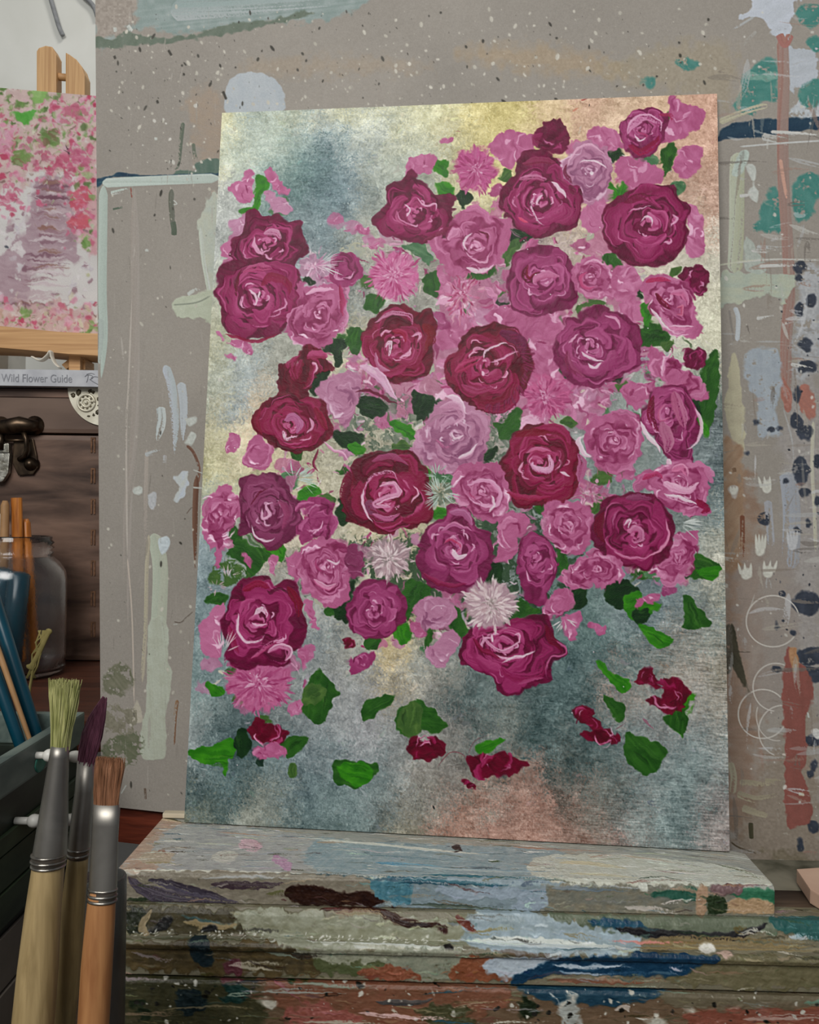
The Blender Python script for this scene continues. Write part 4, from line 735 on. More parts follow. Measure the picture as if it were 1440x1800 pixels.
    # little white prints pressed on the paint
    for (x, y, w, h, tilt) in [(1346, 852, 16, 20, -.25), (1337, 958, 15, 26, .05), (1311, 1004, 18, 20, -.2), (1352, 1000, 18, 20, .3), (1393, 950, 15, 24, 0), (1290, 862, 9, 10, 0)]:
        cw = (196, 196, 186) if x < 1380 else (182, 184, 186)
        S.poly([(x + q * math.cos(tilt) - p_ * math.sin(tilt), y + q * math.sin(tilt) + p_ * math.cos(tilt)) for q, p_ in [(-w * .4, -h * .1), (w * .4, -h * .15), (w * .5, h * .5), (0, h * .75), (-w * .45, h * .55)]], cw, rough=1, h=0.7)
        for dx in ((-.75, 0, .75) if h < 24 else (-.7, -.25, .25, .7)):
            S.stroke([(x + dx * w * .6, y + h * .3), (x + dx * w * .85 + tilt * h * .5, y - h * .75)], 6, cw, cw, h=0.7, dry=0, taper=(.1, .5))
    # rings left by jars
    def ring(cx, cy, rx, ry, a0, a1, w=3.2, c=(196, 192, 184)):
        st(' '.join('%.1f,%.1f' % (cx + rx * math.cos(t), cy + ry * math.sin(t)) for t in np.linspace(a0, a1, 26)), w, c, c, dry=0.06, taper=(.02, .02), h=0.7)
    ring(1359, 1092, 47, 45, 0.6, 6.0); ring(1364, 1208, 40, 42, 1.6, 5.9, 3); ring(1341, 1255, 43, 43, .45, 5.6); ring(1376, 1285, 42, 45, 1.9, 4.7, 3); ring(1366, 1258, 36, 44, 1.4, 3.5, 2.5); st("1375,1326 1400,1328 1412,1318", 5, (190, 180, 170))
    # red brown run and stains below
    po("1384,1142 1398,1160 1428,1190 1430,1230 1415,1260 1418,1330 1410,1360 1425,1400 1428,1440 1400,1452 1382,1440 1380,1300 1376,1220", (140, 86, 78), (128, 80, 72), rough=2.5, h=0.5, grain=1.5); po("1388,1145 1400,1140 1404,1165 1395,1180", (170, 130, 96), rough=2)
    po("1285,1100 1292,1112 1304,1160 1318,1212 1310,1210 1292,1180 1286,1160", (58, 56, 44), (76, 72, 58), rough=2); po("1272,1110 1285,1100 1287,1170 1276,1180", (84, 80, 70), rough=2, dry=0.4); st("1278,1146 1322,1146", 2.5, (70, 62, 52), dry=0.3)
    for s in ["1300,1376 1345,1380 1378,1390", "1296,1395 1330,1405 1370,1398", "1305,1420 1330,1428 1350,1432", "1345,1375 1378,1374"]: st(s, 14, (162, 154, 132), (146, 138, 118), dry=0.6, h=0.6)
    st("1284,1340 1290,1365 1288,1395", 12, (156, 150, 130), dry=0.5); st("1320,1446 1321,1475", 9, (64, 62, 46), (80, 76, 58), dry=0.2); st("1404,1395 1414,1397", 7, (186, 172, 150)); po("1362,1540 1385,1525 1410,1532 1405,1545 1380,1548", (160, 158, 152), rough=3); st("1285,1480 1300,1490 1330,1500", 4, (92, 82, 66)); po("1340,1490 1400,1500 1440,1520 1440,1550 1380,1520", (112, 104, 84), rough=6, soft=4, op=.6)
    po("1425,1285 1437,1280 1445,1292 1436,1300", (205, 205, 200), rough=1); st("1420,1252 1422,1262", 4, pale)
    # dragged dry paint and scratches that crowd the right hand column
    q = RS(12)
    for k in range(260):
        x, y = q.uniform(1275, 1500), q.uniform(-20, 1540)
        c = [(184, 184, 178), (170, 172, 172), (192, 194, 196), (128, 118, 108), (164, 158, 146), (106, 100, 94), (150, 122, 110)][q.randint(7)]
        L = q.uniform(10, 60); a = q.normal(0, .12) if q.uniform() < .55 else q.normal(1.57, .15)
        S.stroke([(x - L * math.cos(a), y - L * math.sin(a)), (x + q.normal(0, 3), y + q.normal(0, 3)), (x + L * math.cos(a), y + L * math.sin(a))], q.uniform(2, 13), c, op=q.uniform(.3, .7), dry=q.uniform(.55, .95), h=.35)
    for k in range(160):
        x, y = q.uniform(175, 380), q.uniform(-20, 1400)
        S.stroke([(x, y), (x + q.normal(0, 3), y + q.uniform(10, 70))], q.uniform(2, 8), col((148, 142, 134)) + q.normal(0, 14), op=q.uniform(.25, .6), dry=q.uniform(.6, .95), h=.3)
    for s_ in ["1355,232 1440,236", "1300,345 1340,340", "1335,468 1420,464", "1320,440 1400,446", "1390,640 1440,650", "1330,560 1372,556"]: st(s_, 7, (190, 190, 186), dry=.65)
    S.crisp(0.4)
    # flicked specks
    lt = (188, 184, 172); dk = (62, 60, 54)
    splatter(S, 330, (180, 10, 1260, 200), lt, 1.01, 3.68, 1); splatter(S, 170, (180, 20, 1260, 200), dk, 0.86, 3.20, 2, 2.2)
    splatter(S, 110, (190, 90, 390, 430), lt, 0.94, 3.68, 3); splatter(S, 50, (190, 80, 390, 420), dk, 0.86, 3.20, 4, 2.2)
    splatter(S, 90, (190, 430, 370, 1400), lt, 0.94, 3.36, 5); splatter(S, 26, (190, 430, 370, 1400), dk, 0.86, 2.88, 6, 2.5); splatter(S, 110, (1270, 20, 1440, 1500), (196, 194, 186), 0.86, 3.60, 7)
    splatter(S, 30, (680, 90, 1240, 190), (200, 196, 184), 1.80, 4.40, 8); splatter(S, 14, (250, 180, 350, 330), (200, 198, 190), 2.16, 5.20, 9)
    for s, w in [("202,48 203,56", 8), ("274,242 274,246", 7), ("258,438 258,442", 8), ("206,1090 210,1092", 6)]: st(s, w, pale if w > 6 else lt, dry=0)
    for s in ["296,88 302,98", "201,98 203,104", "392,160 398,175", "276,176 278,182"]: st(s, 6, dk, dry=0)
    return S
# ------------------------------------------------------------------ the paint-crusted ledge of the easel
LEDGE_Z = 0.7214
def zplane(x, y, z): return on_plane(x, y, np.array([0, 0, z]), np.array([0, 0, 1.0]))
LF = zplane(205, 1530, LEDGE_Z); RF = zplane(1362, 1558, LEDGE_Z)
L_E = (RF - LF); L_LEN = float(np.linalg.norm(L_E)); L_E = L_E / L_LEN          # along the ledge
L_M = np.array([L_E[1], -L_E[0], 0.0])                                           # towards the room
if L_M[1] > 0: L_M = -L_M
LB = zplane(262, 1433, LEDGE_Z); LEDGE_BACK = float(np.dot(LB - LF, L_M))        # negative: behind the front edge
# profiles: (towards room, up) measured from the front top edge of the ledge
PROF_LEDGE = [(LEDGE_BACK, 0.0), (-0.0035, 0.0), (-0.001, -0.0008), (0.0, -0.003), (0.0, -0.0172), (-0.012, -0.0174)]
PROF_MOULD = [(-0.014, -0.0178), (0.003, -0.0176), (0.0055, -0.021), (0.0085, -0.0315), (0.0145, -0.0322), (0.016, -0.0342), (0.0150, -0.0365), (0.0125, -0.0380), (0.0125, -0.0525), (0.004, -0.0528)]
PROF_FRONT = [(0.004, -0.0540), (0.0135, -0.0542), (0.0145, -0.0560), (0.0145, -0.116)]
def prof_len(pr):
    p = np.array(pr); return np.concatenate([[0], np.cumsum(np.hypot(*np.diff(p, axis=0).T))])
class LedgeMap:
    def __init__(self, pr, u0, u1, W, H):
        self.pr = np.array(pr); self.cl = prof_len(pr); self.u0, self.u1, self.W, self.H = u0, u1, W, H
    def __call__(self, pts):
        out = []
        for x, y in pts:
            r = ray(x, y); o = EYE - LF
            om, rm = np.dot(o, L_M), np.dot(r, L_M); oz, rz = o[2], r[2]
            best = None; near = None
            for i in range(len(self.pr) - 1):
                (d0, z0), (d1, z1) = self.pr[i], self.pr[i + 1]
                # o + t r = p0 + s (p1 - p0) in the (d, z) plane
                a = np.array([[rm, -(d1 - d0)], [rz, -(z1 - z0)]])
                if abs(np.linalg.det(a)) < 1e-12: continue
                t, s = np.linalg.solve(a, [d0 - om, z0 - oz])
                e = max(0, -s, s - 1) * math.hypot(d1 - d0, z1 - z0)
                if t <= 0: continue
                if e < 1e-9 and (best is None or t < best[0]): best = (t, s, i)
                if near is None or e < near[0]: near = (e, t, s, i)
            if best is None: best = near[1:]
            t, s, i = best
            s = min(max(s, -0.3 if i == 0 else 0), 1.3 if i == len(self.pr) - 2 else 1)
            u = np.dot(o + t * r, L_E); v = self.cl[i] + s * (self.cl[i + 1] - self.cl[i])
            out.append(((u - self.u0) / (self.u1 - self.u0) * (self.W - 1), v / self.cl[-1] * (self.H - 1)))
        return np.array(out)

def horizontal_scum(S, cols, n, seed, Lr=(20, 90), wr=(2, 9), op=(0.3, 0.8), dry=(0.5, 0.9)):
    r = RS(seed)
    for k in range(n):
        c = col(cols[r.randint(len(cols))]) + r.normal(0, 8)
        S.dab(r.uniform(0, S.W), r.uniform(0, S.H), r.normal(0, 0.07), r.uniform(*Lr), r.uniform(*wr), c, op=r.uniform(*op), h=0.25, dry=r.uniform(*dry), curve=r.normal(0, .04))

def crust(S, seed):
    '''dried ridges of paint dragged along the wood, lighter or darker than what they lie on'''
    r = RS(seed + 40)
    tones = [(206, 206, 196), (186, 184, 166), (44, 46, 36), (70, 66, 50), (60, 88, 98), (132, 120, 92), (150, 154, 160), (92, 72, 58), (118, 128, 120), (166, 140, 120)]
    for k in range(int(S.W * S.H / 1900)):
        c = col(tones[r.randint(len(tones))]) + r.normal(0, 8, 3)
        S.dab(r.uniform(0, S.W), r.uniform(0, S.H), r.normal(0, .06), r.uniform(30, 170), r.uniform(3, 13), c, op=r.uniform(.4, .85), h=r.uniform(.3, 1.0), dry=r.uniform(.7, 1.15), curve=r.normal(0, .05))
    for k in range(int(S.W * S.H / 190)):
        x, y = r.uniform(0, S.W - 1), r.uniform(0, S.H - 1)
        c = S.img[int(y), int(x)]
        c = c + r.choice([-1, 1, 1]) * r.uniform(8, 34) * np.array([1, 1, .95]) + r.normal(0, 4, 3)
        S.dab(x + r.normal(0, 12), y + r.normal(0, 2), r.normal(0, .12), r.uniform(6, 40), r.uniform(1.5, 5), c, op=r.uniform(.4, .9), h=r.uniform(.2, 1.2), dry=r.uniform(.5, 1.0), curve=r.normal(0, .08))

LEDGE_W, LEDGE_H = 1150, 330
def paint_ledge():
    u0, u1 = 0.0, L_LEN
    S = Sheet(LEDGE_W, LEDGE_H, LedgeMap(PROF_LEDGE, u0, u1, LEDGE_W, LEDGE_H), 1.0, (150, 150, 142), seed=31)
    def st(s, w, a, b=None, **k): S.stroke(pairs(s), w, a, b, **dict(dict(dry=0.3, streak=0.5, h=0.7), **k))
    def po(s, a, b=None, **k): S.poly(pairs(s), a, b, **dict(dict(rough=4, h=0.7, soft=1.5), **k))
    white = (186, 188, 178); cream = (186, 178, 152); blue = (128, 152, 162); teal = (44, 84, 90); lil = (150, 150, 158); peach = (164, 134, 116)
    horizontal_scum(S, [(160, 160, 152), (176, 178, 168), (138, 144, 142), (168, 150, 132), (120, 130, 128)], 1500, 5)
    # top: peach to lilac on the left, blue streaks in the middle, thick white to the right
    po("215,1525 255,1440 320,1450 300,1525", peach, (166, 148, 132), rough=8, soft=5, op=.9); po("320,1450 560,1470 540,1530 280,1528", (152, 152, 150), (166, 166, 160), rough=8, soft=4)
    po("560,1470 640,1478 980,1490 980,1540 900,1545 560,1532", (150, 160, 160), (128, 146, 150), rough=7, soft=4); po("965,1500 1240,1502 1300,1515 1350,1555 965,1552", white, (176, 176, 162), rough=5, h=1.0)
    horizontal_scum(S, [(192, 194, 186), (150, 160, 162), (92, 112, 120), (176, 174, 158), (206, 206, 198), (84, 84, 70)], 620, 6, (16, 80), (2, 7), (.5, .95), (.6, 1.0))
    st("560,1476 640,1480 760,1492 860,1500", 12, white, (200, 200, 188)); st("630,1500 760,1508 900,1520", 9, (92, 116, 124), (140, 156, 160), dry=.6); st("660,1515 720,1520 800,1525", 16, (82, 132, 156), (120, 160, 176), dry=.5); st("690,1520 860,1530 980,1532", 9, white, blue)
    st("470,1535 640,1540 900,1548", 9, (56, 74, 78), (92, 108, 112), dry=.5); st("700,1545 800,1540 990,1548", 11, teal, (70, 110, 120), dry=.4); st("980,1515 1030,1515 1100,1525", 18, cream, (196, 188, 160)); st("1000,1535 1050,1535 1120,1542", 16, (190, 182, 154), white)
    st("1090,1500 1180,1505 1260,1520", 12, (170, 140, 118), white, dry=.6); st("1120,1545 1160,1540 1200,1548", 6, (70, 84, 70), dry=.4); st("1240,1500 1290,1515 1330,1540", 12, (84, 92, 68), (140, 146, 128), dry=.5); st("900,1485 1000,1490 1060,1492", 10, (168, 134, 114), (150, 120, 104), dry=.4); st("1060,1497 1180,1500", 7, white, dry=.4)
    po("420,1485 430,1474 455,1478 462,1488 450,1498 430,1494", (196, 172, 176), (180, 150, 156), rough=2, h=1.0); po("373,1505 390,1496 415,1497 418,1507 400,1516 378,1515", (178, 176, 166), rough=3, h=.9); po("478,1510 490,1503 512,1518 510,1530 495,1526", (172, 140, 160), rough=3); po("245,1508 265,1498 300,1498 300,1515 260,1520", (166, 154, 136), rough=5); st("272,1502 285,1495 295,1505", 6, (140, 112, 98))
    st("235,1452 265,1438 320,1446", 14, (188, 172, 146), (170, 152, 130), dry=.2); st("270,1434 300,1440 322,1446", 9, (90, 86, 66), dry=.2); st("380,1462 470,1468 560,1474", 6, (170, 142, 122), dry=.5); st("520,1470 600,1476 640,1478", 7, white, dry=.3)
    po("796,1484 806,1482 812,1492 800,1496", (60, 50, 50), rough=2); st("790,1495 830,1492", 4, (90, 80, 80), dry=.5)
    st("208,1530 350,1532 560,1536", 6, (196, 194, 178), white, dry=.1); st("560,1536 700,1540 1000,1548", 4, (150, 154, 150), dry=.4)
    # front face
    y0, y1 = 1538, 1588
    po("205,1534 640,1542 700,1600 215,1592", (132, 126, 112), (116, 110, 98), rough=3, grain=0.02); po("700,1545 990,1552 960,1602 700,1598", (136, 150, 156), (110, 122, 126), rough=4, grain=0.02); po("965,1556 1362,1566 1362,1612 960,1606", (128, 122, 106), (110, 112, 104), rough=4, grain=0.02)
    st("225,1540 250,1562 300,1578 420,1590", 26, (72, 66, 76), (92, 86, 94), dry=.25); st("260,1545 320,1560 400,1580", 16, (84, 80, 92), (60, 54, 62), dry=.3); st("370,1555 460,1556 500,1552", 14, (70, 58, 64), (84, 74, 78), dry=.25); st("350,1545 430,1540 520,1545", 5, (150, 150, 146), dry=.3); st("500,1575 560,1580 600,1572", 16, (140, 136, 120), dry=.4)
    po("208,1580 255,1578 262,1600 215,1604", (52, 64, 44), (40, 46, 36), rough=3)
    po("500,1570 515,1556 560,1556 600,1568 650,1566 680,1590 694,1612 640,1592 560,1594 520,1588", (40, 24, 20), (56, 36, 28), rough=2, h=1.0, grain=.1)
    po("650,1550 720,1548 716,1590 670,1580", (64, 106, 120), (92, 130, 140), rough=4); st("640,1545 800,1552 900,1556", 8, (30, 70, 84), (60, 100, 110), dry=.4); po("770,1560 930,1562 960,1560 955,1600 900,1600 905,1580 800,1580", (150, 162, 172), (134, 146, 156), rough=2.5, grain=.02); st("720,1590 800,1592 950,1600", 8, (110, 120, 110), (60, 72, 66), dry=.4)
    po("1155,1568 1230,1560 1235,1582 1150,1578", (44, 84, 70), (60, 96, 84), rough=3); po("1290,1562 1360,1562 1362,1590 1290,1576", (46, 98, 72), (64, 112, 88), rough=2.5); po("1225,1562 1245,1562 1240,1605 1225,1605", (156, 132, 110), rough=2); po("1250,1558 1300,1555 1300,1570 1255,1572", (112, 92, 92), rough=3); po("1276,1590 1290,1580 1330,1578 1358,1588 1358,1606 1276,1604", (164, 140, 112), rough=2); po("1245,1575 1275,1580 1275,1606 1245,1606", (46, 58, 40), rough=3); st("970,1560 1080,1562 1150,1566", 10, (96, 110, 120), (150, 152, 150), dry=.5); po("1120,1556 1135,1553 1138,1565 1130,1567", white, rough=1.5)
    S.img += (fbm(S.H, S.W, 4, 3, 2, 14) * 9)[..., None]
    crust(S, 5); S.stir(np.array([[0, 0], [S.W, S.H]]), 1.6, 9, 5)
    S.img = np.clip(102 + (S.img - 102) * 1.18, 6, 255)
    S.crisp(0.4)
    return S

MOULD_W, MOULD_H = 1300, 170
M_U0, M_U1 = -0.004, 0.47
def paint_mould():
    S = Sheet(MOULD_W, MOULD_H, LedgeMap(PROF_MOULD, M_U0, M_U1, MOULD_W, MOULD_H), 1.0, (112, 108, 92), seed=41)
    def st(s, w, a, b=None, **k): S.stroke(pairs(s), w, a, b, **dict(dict(dry=0.3, streak=0.5, h=0.7), **k))
    def po(s, a, b=None, **k): S.poly(pairs(s), a, b, **dict(dict(rough=4, h=0.7, soft=1.5, grain=.02), **k))
    pale = (154, 160, 146); sky = (150, 164, 172); white = (184, 188, 182)
    horizontal_scum(S, [(120, 112, 90), (84, 86, 64), (60, 58, 44), (140, 134, 112), (96, 90, 78)], 700, 7)
    po("215,1595 420,1600 520,1602 480,1640 220,1636", (84, 78, 58), (60, 56, 42), rough=6); po("420,1600 560,1605 690,1615 830,1630 820,1665 470,1650", (146, 148, 132), (120, 120, 100), rough=6); po("840,1600 960,1606 1110,1640 1100,1680 830,1665", sky, (128, 140, 142), rough=5); po("960,1606 1160,1610 1350,1612 1360,1640 1120,1640", (84, 92, 76), (110, 116, 100), rough=5); po("1040,1625 1060,1614 1130,1625 1130,1640", (28, 62, 84), (40, 80, 96), rough=2)
    st("1080,1632 1160,1642 1250,1648 1310,1640 1350,1622", 15, (28, 26, 30), (56, 56, 56), dry=.15); po("1360,1612 1440,1612 1470,1640 1470,1650 1370,1640", (44, 82, 80), (56, 96, 92), rough=4); st("1120,1655 1240,1655 1440,1660", 16, (134, 118, 84), (112, 100, 76), dry=.4)
    po("216,1605 240,1598 262,1606 256,1640 225,1640", (44, 48, 36), rough=4); po("268,1625 290,1610 300,1615 290,1638 268,1640", (40, 40, 40), rough=4); st("250,1650 256,1640 250,1625 268,1600", 12, (150, 136, 110), (124, 112, 88)); st("320,1620 380,1628 420,1625", 10, (140, 126, 96), dry=.3); po("352,1632 375,1625 382,1636 360,1640", (36, 36, 36), rough=2)
    st("560,1600 640,1596 690,1612 720,1620 790,1630", 12, (48, 28, 20), (64, 38, 28), dry=.1); st("690,1610 710,1622 760,1626", 9, (44, 24, 18), dry=.1); po("770,1632 782,1628 790,1638 778,1642", (52, 26, 22), rough=1.5); st("800,1610 820,1625 838,1640", 12, (110, 58, 44), (84, 42, 34)); st("590,1606 650,1602 680,1612", 10, (140, 132, 108), (110, 84, 64))
    # raised lip with beads of dried paint
    st("230,1648 400,1650 560,1655", 9, (70, 70, 50), (130, 130, 116), dry=.5); st("470,1655 640,1662 820,1668", 11, (170, 170, 154), white, dry=.2); st("820,1655 960,1660 1110,1668", 18, (174, 184, 188), white, dry=.2); st("1110,1668 1250,1666 1440,1672", 9, (140, 124, 90), (116, 106, 84), dry=.4); po("1228,1660 1250,1658 1262,1672 1240,1676", (200, 198, 190), rough=1); po("1260,1676 1278,1672 1290,1684 1270,1690", (172, 150, 138), rough=2); po("780,1662 792,1658 798,1668 784,1672", (34, 30, 30), rough=1.5)
    r = RS(4)
    for k in range(120):
        x = r.uniform(230, 760); y = 1640 + (x - 230) * 0.03 + r.normal(0, 4)
        S.stroke([(x, y), (x + r.uniform(2, 7), y - r.uniform(0, 6))], r.uniform(2, 4), (196, 196, 186), op=.9, dry=0.1, h=1.2)
    # lower face
    po("225,1660 560,1662 560,1712 225,1700", (92, 80, 56), (64, 58, 44), rough=6); po("560,1680 690,1680 680,1712 570,1710", (74, 82, 56), (88, 92, 66), rough=4); po("690,1672 830,1676 790,1720 690,1716", (112, 118, 104), (140, 140, 124), rough=5, dry=.3); po("800,1700 830,1680 890,1695 905,1722 800,1722", (128, 82, 60), (112, 72, 54), rough=3); po("640,1700 690,1695 740,1718 640,1718", (124, 80, 62), rough=4)
    po("470,1640 520,1650 640,1668 700,1668 680,1690 560,1685", (150, 152, 136), (120, 122, 104), rough=6); po("1260,1682 1440,1690 1440,1735 1180,1728", (96, 92, 70), (112, 106, 84), rough=5); po("850,1690 960,1680 1000,1690 930,1715 880,1718", (150, 160, 170), (168, 178, 184), rough=4)
    po("960,1690 1000,1682 1100,1680 1120,1675 1250,1680 1255,1692 1200,1712 1120,1715 1000,1712 940,1722 900,1735 910,1712", (24, 54, 76), (32, 66, 88), rough=2.5); st("970,1695 1040,1700 1100,1695", 6, (160, 172, 182), dry=.5); st("980,1708 1050,1712 1100,1708", 4, (150, 164, 176), dry=.6); po("335,1650 360,1646 376,1690 350,1695 338,1680", (30, 40, 44), (36, 52, 58), rough=2.5); po("395,1690 420,1688 425,1712 400,1712", (90, 56, 62), rough=3)
    st("960,1722 1080,1725 1200,1722", 7, (124, 84, 66), (100, 76, 62), dry=.4)
    S.img += (fbm(S.H, S.W, 4, 3, 2, 14) * 8)[..., None]
    crust(S, 6); S.stir(np.array([[0, 0], [S.W, S.H]]), 1.6, 9, 6)
    S.img = np.clip(102 + (S.img - 102) * 1.18, 6, 255)
    S.crisp(0.4)
    return S

FRONT_W, FRONT_H = 900, 220
def paint_front():
    S = Sheet(FRONT_W, FRONT_H, LedgeMap(PROF_FRONT, M_U0, M_U1, FRONT_W, FRONT_H), 0.7, (100, 84, 68), seed=51)
    def st(s, w, a, b=None, **k): S.stroke(pairs(s), w, a, b, **dict(dict(dry=0.3, streak=0.5, h=0.7), **k))
    def po(s, a, b=None, **k): S.poly(pairs(s), a, b, **dict(dict(rough=7, h=0.7, soft=2.5), **k))
    horizontal_scum(S, [(104, 84, 66), (84, 78, 58), (120, 96, 80), (70, 64, 50), (92, 88, 72)], 500, 7, (15, 50), (4, 14))
    po("225,1700 420,1700 460,1800 220,1830", (72, 70, 50), (58, 58, 44)); po("310,1745 345,1735 360,1770 330,1790 305,1775", (34, 46, 48)); po("395,1730 430,1735 430,1758 400,1760", (38, 62, 58)); po("385,1690 425,1690 420,1725 390,1722", (92, 58, 62)); po("235,1695 260,1690 265,1708 240,1712", (36, 52, 36)); po("240,1760 262,1765 260,1790 245,1790", (36, 46, 32))
    po("470,1700 560,1715 800,1720 900,1735 820,1800 600,1810 480,1760", (120, 82, 66), (104, 76, 60)); po("500,1780 560,1760 640,1800 540,1810", (136, 86, 78)); po("455,1760 470,1752 485,1765 475,1775", (176, 172, 160), rough=3); po("497,1700 515,1692 530,1702 515,1715", (28, 56, 28), rough=3); po("525,1712 540,1702 548,1716 535,1728", (28, 60, 30), rough=3); st("480,1722 520,1750 545,1775", 9, (130, 80, 84), dry=.5)
    st("660,1760 720,1762 760,1756", 14, (56, 56, 58), (80, 76, 74), dry=.4); po("745,1770 820,1765 830,1800 760,1810", (72, 72, 52)); po("910,1770 925,1755 945,1765 940,1785 920,1790", (36, 46, 32), rough=4)
    po("900,1732 1000,1728 1180,1730 1160,1750 1100,1765 1000,1765 940,1752", (30, 58, 74), (44, 72, 86), rough=4); st("740,1748 800,1740 900,1738", 9, (52, 78, 86), (80, 92, 92), dry=.5); po("985,1775 1005,1745 1020,1760 1020,1800 990,1810", (160, 164, 160), (140, 142, 136), rough=5, dry=.2); st("965,1745 985,1765", 5, (180, 184, 182), dry=.4); st("1080,1775 1100,1770 1110,1778", 14, (160, 150, 140)); po("1200,1772 1210,1766 1222,1775 1215,1783", (176, 172, 160), rough=1.5); po("1140,1790 1160,1786 1170,1810 1140,1810", (168, 166, 154), rough=3); po("1280,1772 1300,1768 1310,1780 1290,1784", (156, 130, 118), rough=2); po("1325,1775 1345,1768 1350,1785 1335,1788", (162, 162, 162), rough=2)
    po("1230,1775 1440,1765 1460,1820 1220,1820", (126, 76, 64), (116, 74, 62), op=.9); po("1180,1740 1440,1745 1440,1770 1200,1770", (92, 86, 70), (108, 102, 86), op=.9)
    st("690,1772 700,1785", 6, (180, 174, 160)); st("760,1740 765,1755", 4, (170, 166, 156))
    splatter(S, 120, (240, 1720, 1440, 1800), (176, 174, 164), 1.2, 4.5, 4); splatter(S, 60, (240, 1720, 1440, 1800), (40, 40, 36), 1.5, 5, 5)
    S.img += (fbm(S.H, S.W, 4, 3, 2, 10) * 8)[..., None]
    crust(S, 7); S.stir(np.array([[0, 0], [S.W, S.H]]), 1.6, 8, 7)
    S.img = np.clip(102 + (S.img - 102) * 1.18, 6, 255)
    S.crisp(0.4)
    return S
# ------------------------------------------------------------------ the small picture of a doorway on the trunk
PIC_Q = [(-190, 138), (232, 174), (232, 596), (-190, 578)]
PW, PH = 420, 430
def paint_picture():
    S = Sheet(PW, PH, hmap(PIC_Q, PW, PH), 1.0, (206, 203, 201), seed=61)
    r = random.Random(9)
    S.img += (fbm(PH, PW, 40, 3, 4) * 9)[..., None]
    def st(s, w, a, b=None, **k): S.stroke(pairs(s), w, a, b, **dict(dict(dry=0.35, streak=0.5, h=0.5), **k))
    S.poly(pairs("58,330 70,308 118,312 132,340 136,430 130,460 60,470 40,540 -80,540 20,430 45,400"), (158, 132, 142), (178, 156, 164), rough=5, soft=3, dry=.2, grain=0.03)
    for k in range(70):
        y = r.uniform(315, 545); x0 = 60 - max(0, y - 400) * 0.35 + r.uniform(-8, 8); x1 = 128 - r.uniform(0, 30)
        c = r.choice([(128, 92, 106), (150, 116, 126), (186, 166, 172), (110, 70, 86), (140, 102, 92), (204, 192, 196)])
        st("%.1f,%.1f %.1f,%.1f" % (x0 + r.uniform(0, 25), y, x1, y + r.uniform(-2, 5)), r.uniform(3, 9), c, op=.85)
    base = [("-190,150 40,150 170,170 175,300 130,310 60,300 20,330 -190,330", (190, 164, 162), (206, 184, 178)), ("130,300 175,280 175,430 140,430 126,360", (196, 150, 156), (206, 172, 172)), ("-190,540 60,535 175,550 175,600 -190,600", (190, 160, 160), (204, 184, 180))]
    for o, a, b in base: S.poly(pairs(o), a, b, rough=10, soft=6)
    for k in range(1500):
        x, y = r.uniform(-190, 175), r.gauss(235, 55) if r.random() < .75 else r.gauss(560, 16)
        c = r.choice([(206, 200, 176), (150, 120, 110), (130, 140, 96), (214, 208, 204), (178, 110, 130), (206, 168, 180), (120, 90, 84), (160, 170, 130), (190, 80, 112)])
        e = r.uniform(2, 6); a = r.uniform(0, 3.1)
        S.stroke([(x - e * math.cos(a), y - e * math.sin(a)), (x + e * math.cos(a), y + e * math.sin(a))], r.uniform(2, 4.5), c, op=.85, dry=.2)
    def cloud(n, zones, cols, e0=2.5, e1=7):
        for k in range(n):
            zx, zy, sx, sy = r.choice(zones)
            x, y = r.gauss(zx, sx), r.gauss(zy, sy); e = r.uniform(e0, e1); c = mixc(r.choice(cols), r.choice(cols), r.random() * .6)
            S.poly([(x + e * r.uniform(.5, 1.2) * math.cos(t), y + e * r.uniform(.5, 1.2) * math.sin(t)) for t in np.linspace(0, 6.28, 7)[:-1]], c, rough=2, soft=1, h=.5, op=r.uniform(.7, 1))
    pinks = [(186, 84, 112), (200, 110, 140), (214, 150, 172), (176, 60, 90), (206, 170, 184)]
    greens = [(104, 140, 72), (130, 160, 96), (84, 112, 60), (160, 176, 130)]
    cream = [(206, 200, 176), (190, 180, 150), (214, 212, 204)]
    cloud(90, [(-60, 190, 60, 18), (30, 190, 40, 14), (75, 165, 14, 10), (130, 195, 30, 16)], greens)
    cloud(110, [(100, 195, 20, 20), (130, 215, 25, 25), (160, 190, 8, 20), (-40, 250, 50, 30)], pinks); cloud(140, [(60, 230, 60, 30), (130, 230, 25, 30), (150, 330, 12, 60), (-40, 240, 60, 30)], cream + greens, 2, 6)
    cloud(220, [(20, 340, 26, 26), (60, 280, 40, 24), (110, 300, 24, 20), (135, 280, 16, 22), (140, 340, 14, 26), (140, 385, 16, 20), (5, 260, 16, 26), (-80, 330, 40, 60)], pinks); cloud(40, [(92, 240, 14, 10), (40, 275, 10, 12), (150, 315, 8, 10), (160, 400, 6, 6), (150, 430, 6, 6)], greens, 3, 8)
    cloud(60, [(150, 480, 14, 40), (20, 420, 26, 20), (-60, 470, 50, 30)], [(214, 210, 210), (196, 190, 196), (150, 120, 130)], 3, 9)
    cloud(120, [(20, 545, 60, 18), (90, 560, 40, 14), (140, 560, 20, 16), (-90, 550, 60, 18)], pinks + cream, 3, 8); cloud(22, [(50, 552, 8, 5), (155, 580, 8, 4), (165, 575, 6, 5), (-60, 560, 30, 6)], greens, 3, 7)
    S.poly(pairs("12,195 30,200 45,196 66,192 60,208 42,218 30,205"), (70, 150, 50), (100, 170, 80), rough=2); S.poly(pairs("56,148 75,152 85,160 70,180 58,176"), (120, 168, 84), (160, 186, 128), rough=2.5)
    st("60,315 40,390 10,440", 5, (204, 196, 200)); st("118,250 122,270 112,262", 4, (50, 30, 40)); st("8,435 14,430", 6, (70, 74, 84))
